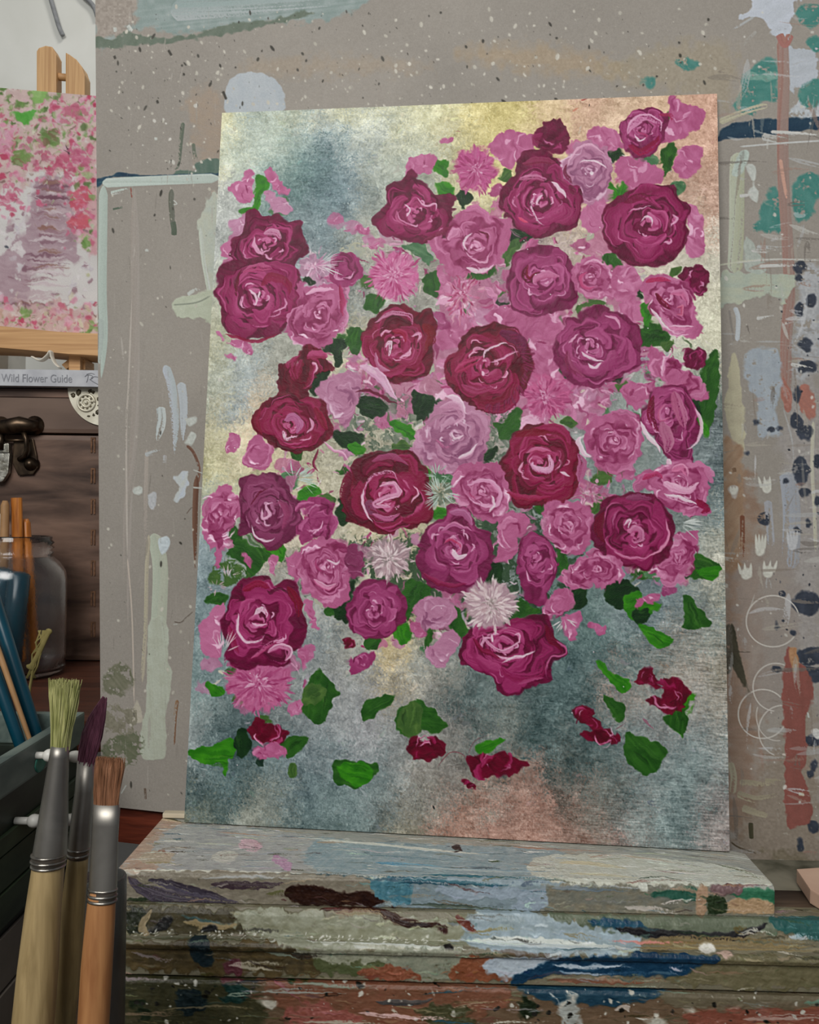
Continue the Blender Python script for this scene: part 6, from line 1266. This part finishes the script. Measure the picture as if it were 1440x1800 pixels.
bm = bmesh.new(); p = [pp(-22, 782, .002), pp(20, 780, .002), pp(22, 800, .002), pp(19, 832, .002), pp(10, 846, .002), pp(2, 850, .002), pp(-8, 846, .002), pp(-22, 830, .002)]
f = bm.faces.new([bm.verts.new(q) for q in p]); g = bmesh.ops.extrude_face_region(bm, geom=[f]); bmesh.ops.translate(bm, vec=(0, -0.007, 0), verts=[v for v in g['geom'] if isinstance(v, bmesh.types.BMVert)]); mesh_obj('hasp_plate', bm, M['steel'], latch, bevel=0.001)
bm = bmesh.new(); box(bm, tuple(pp(-20, 795, .0115)), tuple(pp(18, 781, .0085))); mesh_obj('hasp_knuckle', bm, M['steel'], latch, bevel=0.001)
bm = bmesh.new(); q = [pp(26, 775, .001), pp(60, 772, .001), pp(66, 800, .001), pp(68, 822, .001), pp(60, 834, .001), pp(34, 836, .001), pp(24, 815, .001)]
f = bm.faces.new([bm.verts.new(v) for v in q]); g = bmesh.ops.extrude_face_region(bm, geom=[f]); bmesh.ops.translate(bm, vec=(0, -0.003, 0), verts=[v for v in g['geom'] if isinstance(v, bmesh.types.BMVert)]); mesh_obj('latch_plate', bm, M['darkmetal'], latch, bevel=0.0008)

# book lying on the trunk
BKF = 0.935
book = empty('book', (-0.55, 1.03, TT), 'grey wild flower book lying on the trunk, lettered along its spine', 'book')
bz0, bz1 = TT + 0.0006, float(at_depth(0, 649, BKF)[2]); bl_, br_ = tx(-330, BKF), tx(250, BKF)
bm = bmesh.new(); box(bm, (bl_, BKF, bz0), (br_, BKF + 0.098, bz0 + 0.0028)); box(bm, (bl_, BKF, bz1 - 0.0028), (br_, BKF + 0.098, bz1)); box(bm, (bl_, BKF - 0.001, bz0), (br_, BKF + 0.003, bz1))
mesh_obj('cover', bm, M['bookcover'], book)
bbox_obj('page_block', (bl_ + 0.003, BKF + 0.0032, bz0 + 0.003), (br_ - 0.003, BKF + 0.095, bz1 - 0.003), M['pages'], book, 0)
def text_mesh(name, s, size, origin, mat, parent, extrude=0.0002, sx=1.0):
    cu = bpy.data.curves.new(name, 'FONT'); cu.body = s; cu.size = size; cu.extrude = extrude
    t = bpy.data.objects.new(name + '_tmp', cu); COL.objects.link(t); bpy.context.view_layer.update()
    me = bpy.data.meshes.new_from_object(t.evaluated_get(bpy.context.evaluated_depsgraph_get()))
    bpy.data.objects.remove(t); me.materials.clear(); me.materials.append(mat)
    me.transform(Matrix.Translation(V(origin)) @ Matrix.Rotation(math.pi / 2, 4, 'X') @ Matrix.Diagonal((sx, 1, 1, 1)))
    w = max(v.co.x for v in me.vertices) - min(v.co.x for v in me.vertices)
    me.transform(Matrix.Translation(-parent.location)); o = bpy.data.objects.new(name, me); link(o, parent); return o, w
ttl, tw = text_mesh('title_lettering', 'The Wild Flower Guide', 0.0124, (0, BKF - 0.0013, float(at_depth(0, 671, BKF)[2])), M['ink'], book, sx=0.80)
end = tx(124, BKF); ttl.location.x = end - tw
bm = bmesh.new()
for pts in (((149, 662), (154, 659), (161, 660), (163, 664), (158, 667)), ((155, 660), (154, 667), (152, 672)), ((158, 667), (164, 671), (171, 675), (178, 677)), ((160, 664), (167, 662), (176, 664)), ((152, 658), (160, 656), (166, 658))):
    qq = path([at_depth(x, y, BKF - 0.0012) for x, y in pts], 5); tube(bm, qq, [0.00045] * len(qq), 6)
mesh_obj('spine_emblem', bm, M['ink'], book)

# small table easel with the doorway picture, standing on the trunk
PD = 1.07
seasel = empty('table_easel', (-0.62, 1.11, TT), 'small pale pine table easel holding a doorway picture on the trunk', 'easel')
def slab(bm, pts, d0, d1, m=None):
    """outline in the survey frame at depth d0, thick to depth d1"""
    a = [bm.verts.new(V(at_depth(x, y, d0))) for x, y in pts]
    b = [bm.verts.new(v.co + V((0, d1 - d0, 0))) for v in a]
    bm.faces.new(a); bm.faces.new(b[::-1])
    for k in range(len(a)): bm.faces.new((a[k], a[(k + 1) % len(a)], b[(k + 1) % len(a)], b[k]))
bm = bmesh.new(); slab(bm, [(-330, 566), (0, 573), (100, 583), (260, 590), (260, 632), (120, 622), (60, 616), (0, 611), (-330, 602)], PD - 0.045, PD + 0.012); mesh_obj('ledge', bm, M['pine'], seasel, bevel=0.002)
bm = bmesh.new(); slab(bm, [(64, 90), (68, 84), (80, 80), (92, 82), (99, 96), (100, 600), (64, 600)], PD + 0.016, PD + 0.034); mesh_obj('post', bm, M['pine_v'], seasel, bevel=0.002)
bm = bmesh.new(); slab(bm, [(115, 91), (122, 96), (134, 104), (144, 117), (149, 132), (149, 600), (114, 600)], PD + 0.016, PD + 0.036); mesh_obj('post', bm, M['pine_v'], seasel, bevel=0.002)
bm = bmesh.new(); tube(bm, [at_depth(92, 134, PD + .025), at_depth(122, 137, PD + .025)], [0.0045, 0.0045], 14); mesh_obj('dowel', bm, M['pine'], seasel, True)
bm = bmesh.new(); slab(bm, [(108, 641), (128, 625), (150, 632), (150, 650), (142, 650), (140, 634), (116, 649)], PD - 0.02, PD + 0.01); mesh_obj('brace', bm, M['pine'], seasel, bevel=0.001)
zft = TT + 0.0004
for x, dd in ((-230, 0.0), (148, 0.0), (-40, 0.12)):
    p = at_depth(x, 600, PD + dd); bbox_obj('foot', (p[0] - 0.007, PD - 0.03 + dd, zft), (p[0] + 0.007, PD + 0.01 + dd, float(at_depth(x, 608, PD)[2])), M['pine'], seasel, 0.001)
pic_p = at_depth(0, 585, PD); pic_n = np.array([0, 1.0, 0])
pic = sheet_mesh('doorway_picture', paint_picture(), plane_pos(PIC_Q, at_depth(0, 585, PD - 0.004), pic_n), [M['picture'], M['canvas_edge']], back=np.array([0, 0.008, 0]), amp=0.0003, normal=-pic_n)
tag(pic, 'small picture of a mauve doorway among pink blossom on the pine table easel', 'painting')
bm = bmesh.new(); qq = path([at_depth(x, y, PD - 0.06) for x, y in ((58, 628), (72, 634), (84, 626), (90, 618), (92, 628), (98, 640), (106, 647))], 6)
tube(bm, qq, [(0.0012, 0.006)] * len(qq), 10); rib = mesh_obj('ribbon', bm, M['pages'], smooth=True); tag(rib, 'curled cream ribbon lying under the pine ledge beside the grey book', 'ribbon')
rz = min((rib.matrix_world @ v.co).z for v in rib.data.vertices); rib.location.z += max(bz1, 0) + 0.0005 - rz if rz < bz1 else 0
p = at_depth(15, 610, 1.2); card = bbox_obj('white_box', (p[0] - 0.16, 1.20, TT + 0.0005), (p[0], 1.255, p[2]), M['white'], None, 0.002); tag(card, 'plain white box on the trunk behind the left part of the pine ledge', 'box')

# glass jar of handles in front of the trunk
JC = at_depth(26, 1100, 0.872); JZ = T_Z + 0.0008
jar = empty('jar', (JC[0], JC[1], JZ), 'clear glass preserve jar of brush handles standing before the trunk', 'jar')
jt = float(at_depth(26, 942, 0.872)[2]) - JZ
prof = [(0.0005, 0.0), (0.044, 0.0), (0.0485, 0.004), (0.0495, 0.02), (0.0495, jt - 0.045), (0.048, jt - 0.036), (0.0425, jt - 0.027), (0.0365, jt - 0.0215), (0.0345, jt - 0.019), (0.0372, jt - 0.0165), (0.0345, jt - 0.014), (0.0372, jt - 0.0115), (0.0345, jt - 0.009), (0.0370, jt - 0.0065), (0.0345, jt - 0.004), (0.0350, jt - 0.001), (0.0340, jt),
        (0.0320, jt - 0.001), (0.0318, jt - 0.018), (0.034, jt - 0.022), (0.040, jt - 0.029), (0.0455, jt - 0.038), (0.0465, jt - 0.046), (0.0465, 0.02), (0.045, 0.008), (0.040, 0.0055), (0.0005, 0.0055)]
bm = bmesh.new(); lathe(bm, prof, (JC[0], JC[1], JZ), 56); mesh_obj('glass_body', bm, M['glass'], jar, True)
jb = JZ + 0.0065
def stick(name, bot, top, r0, r1, mat, lab, flat=1.0, tip='round', group=None, cat='brush'):
    bot, top = V(bot), V(top); d = top - bot
    bm = bmesh.new()
    pts = [bot, bot + d * .02, bot + d * .5, bot + d * .97, top]
    rr_ = [r0 * .6, r0, (r0 + r1) / 2, r1, r1 * (.55 if tip == 'round' else .98)]
    tube(bm, pts, rr_, 14, flat=flat); o = mesh_obj(name, bm, mat, smooth=True)
    zmin = min(v.co.z for v in o.data.vertices); b = V((bot.x, bot.y, zmin))
    o.data.transform(Matrix.Translation(-b)); o.location = b
    if tip != 'round': o.data.shade_flat()
    tag(o, lab, cat, group); return o
j = lambda dx, dy: (JC[0] + dx, JC[1] + dy, jb + 0.004)
stick('paintbrush', j(0.006, 0.0), at_depth(29, 875, 0.872), 0.0055, 0.0058, M['amber'], 'amber wooden brush handle standing in the glass jar, the tallest', .6, 'flat', 'brush handles in the glass jar', 'brush')
stick('paintbrush', j(0.018, 0.008), at_depth(45, 912, 0.880), 0.0045, 0.0045, M['amber'], 'short amber wooden brush handle at the right of the glass jar mouth', 1, 'round', 'brush handles in the glass jar', 'brush')
stick('paintbrush', j(-0.008, -0.010), at_depth(9, 880, 0.865), 0.004, 0.0042, M['tanwood'], 'tan wooden brush handle at the left of the glass jar mouth', 1, 'round', 'brush handles in the glass jar', 'brush')
stick('paintbrush', j(-0.016, 0.012), at_depth(4, 903, 0.884), 0.005, 0.0052, M['whitepaint'], 'white brush handle with flat end standing in the glass jar', 1, 'flat', 'brush handles in the glass jar', 'brush')
stick('paintbrush', j(-0.017, -0.020), at_depth(6, 1000, 0.850), 0.0115, 0.012, M['bluelac'], 'thick petrol blue brush handle inside the glass jar at the picture edge', 1, 'round', 'brush handles in the glass jar', 'brush')
stick('paintbrush', j(0.007, -0.024), at_depth(34, 1006, 0.848), 0.0100, 0.0105, M['bluelac'], 'thick petrol blue brush handle inside the glass jar, nearer its middle', 1, 'round', 'brush handles in the glass jar', 'brush')

# paint box on a low stand at the left
BX0, BX1, BY0, BY1 = -0.46, -0.2425, 0.40, 0.628
S_Z = 0.60
pbox = empty('paint_box', ((BX0 + BX1) / 2, (BY0 + BY1) / 2, S_Z), 'dark green open paint box with white pegs behind the front brushes', 'paint box')
zr = 0.779
def walls(bm, x0, x1, y0, y1, z0, z1, t):
    box(bm, (x1 - t, y0, z0), (x1, y1, z1)); box(bm, (x0, y0, z0), (x0 + t, y1, z1)); box(bm, (x0 + t, y0, z0), (x1 - t, y0 + t, z1)); box(bm, (x0 + t, y1 - t, z0), (x1 - t, y1, z1))
bm = bmesh.new(); walls(bm, BX0, BX1, BY0, BY1, S_Z + 0.001, zr - 0.022, 0.010); box(bm, (BX0 + .01, BY0 + .01, S_Z + .001), (BX1 - .01, BY1 - .01, S_Z + 0.012)); mesh_obj('side_panels', bm, M['blackgreen'], pbox)
bm = bmesh.new(); walls(bm, BX0 - .004, BX1 + .004, BY0 - .004, BY1 + .004, zr - 0.0218, zr, 0.008); mesh_obj('rim', bm, M['slate'], pbox, bevel=0.0015)
for z0, z1, t, mt in ((0.722, 0.733, .003, 'green'), (0.700, 0.7205, .0022, 'green'), (0.678, 0.6985, .003, 'green'), (0.640, 0.672, .0022, 'greybrown'), (0.604, 0.638, .003, 'greybrown')):
    bbox_obj('slat', (BX1 + .0002, BY0, z0), (BX1 + t, BY1, z1), M[mt], pbox, 0.0006)
def peg(x0, y0, x1, y1, r):
    X = BX1 + 0.012
    a, b = [on_plane(x, y, np.array([X, 0, 0]), np.array([1.0, 0, 0])) for x, y in ((x0, y0), (x1, y1))]
    bm = bmesh.new(); a, b = V(a), V(b); d = (b - a)
    tube(bm, [a - d.normalized() * r * .9, a - d.normalized() * r * .6, a, a + d * .12, a + d * .25, a + d * .75, a + d * .88, b, b + d.normalized() * r * .6, b + d.normalized() * r * .9], [r * .35, r * .8, r, r * .9, r * .5, r * .5, r * .9, r, r * .8, r * .35], 16)
    for q in (a, b): tube(bm, [q, V((BX1 + .0006, q.y, q.z))], [r * .55, r * .55], 12)
    return mesh_obj('peg', bm, M['white'], pbox, True)
peg(86, 1328, 133, 1330, 0.0042); peg(59, 1443, 124, 1441, 0.0042)
bm = bmesh.new(); p = on_plane(72, 1340, np.array([BX1 + .0042, 0, 0]), np.array([1.0, 0, 0])); ball(bm, p, 0.008, 2, (0.03, 1.2, .8)); mesh_obj('teal_smear', bm, M['tealpaint'], pbox, True)
stand = empty('low_stand', (-0.28, 0.42, 0), 'low wooden stand under the paint box and the brush pot', 'stand')
bbox_obj('stand_top', (-0.50, 0.20, S_Z - 0.025), (-0.080, 0.66, S_Z), M['darkwood'], stand, 0.003)
for x in (-0.49, -0.13):
    for y in (0.22, 0.60): bbox_obj('leg', (x, y, 0), (x + .04, y + .04, S_Z - 0.0255), M['darkwood'], stand, 0.003)
# long handles leaning in the paint box
for (x0, y0, d0), (x1, y1, d1), r, mt, lab in (((72, 1316, .604), (-70, 870, .640), .0052, 'bluelac', 'long petrol blue brush handle leaning out of the paint box, the right one'), ((44, 1332, .585), (-70, 1010, .610), .0048, 'bluelac', 'petrol blue brush handle leaning out of the paint box, the lower left one'), ((60, 1322, .590), (-12, 1118, .598), .0019, 'tanwood', 'thin tan stick leaning in the paint box between the blue handles')):
    a, b = V(at_depth(x0, y0, d0)), V(at_depth(x1, y1, d1)); e = (a - b).normalized()
    a2 = a + e * 0.006
    stick('paintbrush' if 'stick' not in lab else 'thin_stick', a2, b, r * .8, r * 1.1, M[mt], lab, 1, 'round', 'handles leaning in the paint box', 'brush' if 'stick' not in lab else 'stick')
bm = bmesh.new(); qq = path([at_depth(x, y, .70) for x, y in ((52, 1176), (62, 1160), (72, 1140), (80, 1122), (88, 1106))], 4); tube(bm, qq, [(.0035, .0015), (.004, .0015)] + [(.0022, .0012)] * (len(qq) - 4) + [(.003, .0012), (.0015, .001)], 8)
# wisp of dried grass beside the jar
for s in range(7):
    r_ = random.Random(s); q = [at_depth(52 + r_.uniform(-8, 10) + 6 * k + r_.uniform(-2, 2), 1192 - 21 * k, .70) for k in range(5)]; tube(bm, q, [.0007] * 5, 5)
qq = path([at_depth(x, y, .70) for x, y in ((60, 1165), (56, 1190), (52, 1215), (50, 1262))], 4); tube(bm, qq, [.0012] * len(qq), 6)
wisp = mesh_obj('dried_stem', bm, M['twig'], smooth=True); tag(wisp, 'dry yellow stem standing in front of the glass jar', 'stem')

# ------------------------------------------------------------------ the three brushes in front
BD = 0.33
POT = V(at_depth(112, 1900, BD + 0.01))
pot = empty('brush_pot', (POT.x, POT.y, S_Z), 'dark glazed pot that holds the three front brushes', 'pot')
bm = bmesh.new(); ph = 0.095; lathe(bm, [(.0005, 0), (.034, 0), (.036, .004), (.037, ph - .004), (.036, ph), (.0335, ph), (.0332, .006), (.0005, .006)], (POT.x, POT.y, S_Z + .0006), 40); mesh_obj('pot_body', bm, M['dark'], pot, True)
def brush(label, name, axis, rings, crimps, bristle, mats, seed, flat_b=0.45):
    """axis: (x, y, depth) stations from butt to bristle tip; rings: list of (x, y, half width px, depth ratio, part)"""
    root_p = V(at_depth(*axis[0]))
    root = empty(name, root_p, label, 'brush', 'brushes standing in the front pot')
    def P(x, y, d=None):
        t = (y - axis[0][1]) / (axis[-1][1] - axis[0][1]); dd = axis[0][2] + (axis[-1][2] - axis[0][2]) * t
        return V(at_depth(x, y, dd)), dd
    for part, lst in rings.items():
        bm = bmesh.new(); pts = []; rad = []
        for x, y, hw, fl in lst:
            p, dd = P(x, y); pts.append(p); rad.append((hw / FPX * dd, hw / FPX * dd * fl))
        tube(bm, pts, rad, 28, ref=(0, 1, 0)); o = mesh_obj(part, bm, mats[part], root, True)
        if part == 'ferrule':
            for (x, y, hw, fl) in crimps:
                bm = bmesh.new(); p, dd = P(x, y); p2, _ = P(x - .3, y + 6); r_ = hw / FPX * dd
                tube(bm, [p, p + (p2 - p) * .35, p + (p2 - p) * .65, p2], [(r_ * .98, r_ * fl * .98), (r_ * 1.07, r_ * fl * 1.07), (r_ * 1.07, r_ * fl * 1.07), (r_ * .98, r_ * fl * .98)], 28); mesh_obj('crimp', bm, mats['crimp'], o, True)
    # bristles: a tapering core and many single hairs
    bm = bmesh.new(); r = random.Random(seed); pts = []; rad = []
    for x, y, hw, fl in bristle:
        p, dd = P(x, y); pts.append(p); rad.append((hw / FPX * dd, hw / FPX * dd * fl))
    tube(bm, pts[:-1] + [pts[-2].lerp(pts[-1], .55)], [(a * .9, b * .9) for a, b in rad[:-1]] + [(rad[-1][0] * .78, rad[-1][1] * .78)], 20, ref=(0, 1, 0))
    X, Y, A = frame(pts[-1] - pts[0])
    for k in range(420):
        t = r.uniform(0, 6.283); q = math.sqrt(r.uniform(0.15, 1)); e = r.uniform(.93, 1.06) if r.random() > .15 else r.uniform(.8, 1.0)
        st_ = []
        for i in range(len(pts)):
            f = i / (len(pts) - 1) * e; j_ = min(int(f * (len(pts) - 1)), len(pts) - 2); u = f * (len(pts) - 1) - j_
            c = pts[j_].lerp(pts[j_ + 1], u) if u <= 1 else pts[-1] + (pts[-1] - pts[-2]) * (u - 1)
            a = rad[j_][0] + (rad[j_ + 1][0] - rad[j_][0]) * u; b = rad[j_][1] + (rad[j_ + 1][1] - rad[j_][1]) * u
            w = q * (1 + .10 * math.sin(k * 3.1 + i))
            st_.append(c + X * a * w * math.cos(t) + Y * b * w * math.sin(t))
        tube(bm, st_, [.00022] * (len(st_) - 1) + [.0001], 4, caps=True)
    mesh_obj('bristles', bm, mats['bristles'], root, False)
    return root
brush('tall round brush with splayed pale green bristles, nearest the left edge', 'paint_brush', [(44, 1960, .325), (114, 1200, .335)],
      {'handle': [(50, 1960, 24, 1), (54, 1860, 33, 1), (59, 1790, 35.5, 1), (67, 1700, 34, 1), (76, 1600, 30, 1), (85, 1522, 27, 1), (86, 1512, 26, 1)], 'ferrule': [(85, 1520, 28, 1), (88, 1497, 28.5, 1), (94, 1440, 25, 1), (99, 1380, 20, 1), (104, 1330, 16.5, 1), (106, 1311, 15.5, 1)]},
      [(86, 1499, 28.5, 1), (85, 1509, 28.5, 1), (85, 1518, 28, 1)], [(105.5, 1318, 15, .9), (107, 1290, 17, .8), (110, 1262, 20, .7), (113, 1230, 24, .6), (115, 1200, 27, .5)], dict(handle=M['handle1'], ferrule=M['ferrule'], crimp=M['crimp'], bristles=M['hog']), 1)
brush('brush with plum stained bristles, between the pale green and the tan brush', 'paint_brush', [(96, 1930, .352), (180, 1235, .348)],
      {'handle': [(100, 1930, 16, 1), (108, 1830, 20, 1), (118, 1720, 22, 1), (127, 1610, 21, 1), (136, 1520, 18, 1), (138, 1498, 17, 1)], 'ferrule': [(137, 1506, 18.5, 1), (139, 1486, 19, 1), (143, 1440, 17.5, .95), (148, 1390, 16, .85), (151, 1337, 14.5, .75)]},
      [(138.5, 1488, 19, 1), (137.5, 1498, 18.8, 1)], [(151, 1342, 13.5, .75), (156, 1318, 16, .65), (163, 1290, 16.5, .6), (171, 1262, 14, .5), (182, 1232, 6, .5)], dict(handle=M['handle2'], ferrule=M['ferrule'], crimp=M['crimp'], bristles=M['plum']), 2)
brush('flat brush with tan bristles and long flat ferrule, rightmost of the front brushes', 'paint_brush', [(150, 1940, .326), (193, 1334, .330)],
      {'handle': [(152, 1940, 20, .9), (158, 1870, 25, .9), (164, 1800, 27, .9), (170, 1700, 27, .85), (176, 1620, 25.5, .8), (179, 1580, 24, .75), (180, 1566, 23.5, .7)], 'ferrule': [(179.5, 1584, 24.5, .75), (181, 1560, 24.5, .65), (183, 1500, 24, .5), (185, 1450, 23.5, .42), (186.5, 1414, 23, .36)]},
      [(180.5, 1560, 24.8, .68), (180, 1570, 25, .72), (179.5, 1579, 25, .75)], [(186.5, 1418, 20, .34), (188, 1395, 22, .32), (190, 1370, 23, .3), (192, 1350, 24.5, .28), (193, 1334, 25, .24)], dict(handle=M['handle3'], ferrule=M['ferrule'], crimp=M['crimp'], bristles=M['tan']), 3)
# clear acrylic tube standing behind the brushes
tp = at_depth(182, 1540, .40); bm = bmesh.new(); th = tp[2] - S_Z - .0006; lathe(bm, [(.0003, 0), (.0105, 0), (.0105, th - .001), (.0100, th), (.0088, th), (.0087, .002), (.0003, .002)], (tp[0], tp[1], S_Z + .0006), 32)
o = mesh_obj('acrylic_tube', bm, M['acrylic'], smooth=True); tag(o, 'clear tube standing behind the tan bristled brush beside the easel ledge', 'tube')
o.data.transform(Matrix.Translation(V((-tp[0], -tp[1], -S_Z)))); o.location = (tp[0], tp[1], S_Z)

# ------------------------------------------------------------------ light and eye
def area(name, loc, target, size, energy, color):
    l = bpy.data.lights.new(name, 'AREA'); l.shape = 'RECTANGLE'; l.size, l.size_y = size; l.energy = energy; l.color = color
    o = bpy.data.objects.new(name, l); COL.objects.link(o); o.location = loc
    o.rotation_euler = (V(target) - V(loc)).to_track_quat('-Z', 'Y').to_euler(); return o
area('window_light', (-0.45, -1.1, 2.1), (0.0, 0.6, 0.95), (1.2, 0.9), L_MAIN, (1.0, 0.98, 0.945))
area('added_back_lamp', (-0.15, 1.02, 2.35), (-0.55, 1.2, 0.9), (0.24, 0.20), L_BACK, (1.0, 0.96, 0.90))  # lamp added behind the board to brighten the wall and glint on the jar
w = bpy.data.worlds.new('room'); sc.world = w; w.use_nodes = True
w.node_tree.nodes['Background'].inputs[0].default_value = (0.85, 0.92, 1.0, 1); w.node_tree.nodes['Background'].inputs[1].default_value = L_WORLD
cd = bpy.data.cameras.new('camera'); cam = bpy.data.objects.new('camera', cd); COL.objects.link(cam)
cd.sensor_fit = 'VERTICAL'; cd.sensor_height = 24.0; cd.lens = 24.0 * FPX / 1800.0; cd.clip_start = 0.01; cd.clip_end = 50
cam.matrix_world = Matrix(((C_R[0], C_U[0], -C_F[0], EYE[0]), (C_R[1], C_U[1], -C_F[1], EYE[1]), (C_R[2], C_U[2], -C_F[2], EYE[2]), (0, 0, 0, 1)))
sc.camera = cam
vs = sc.view_settings; vs.view_transform = 'Standard'; vs.look = 'None'; vs.gamma = 1.0; vs.use_curve_mapping = False; vs.exposure = 0.0
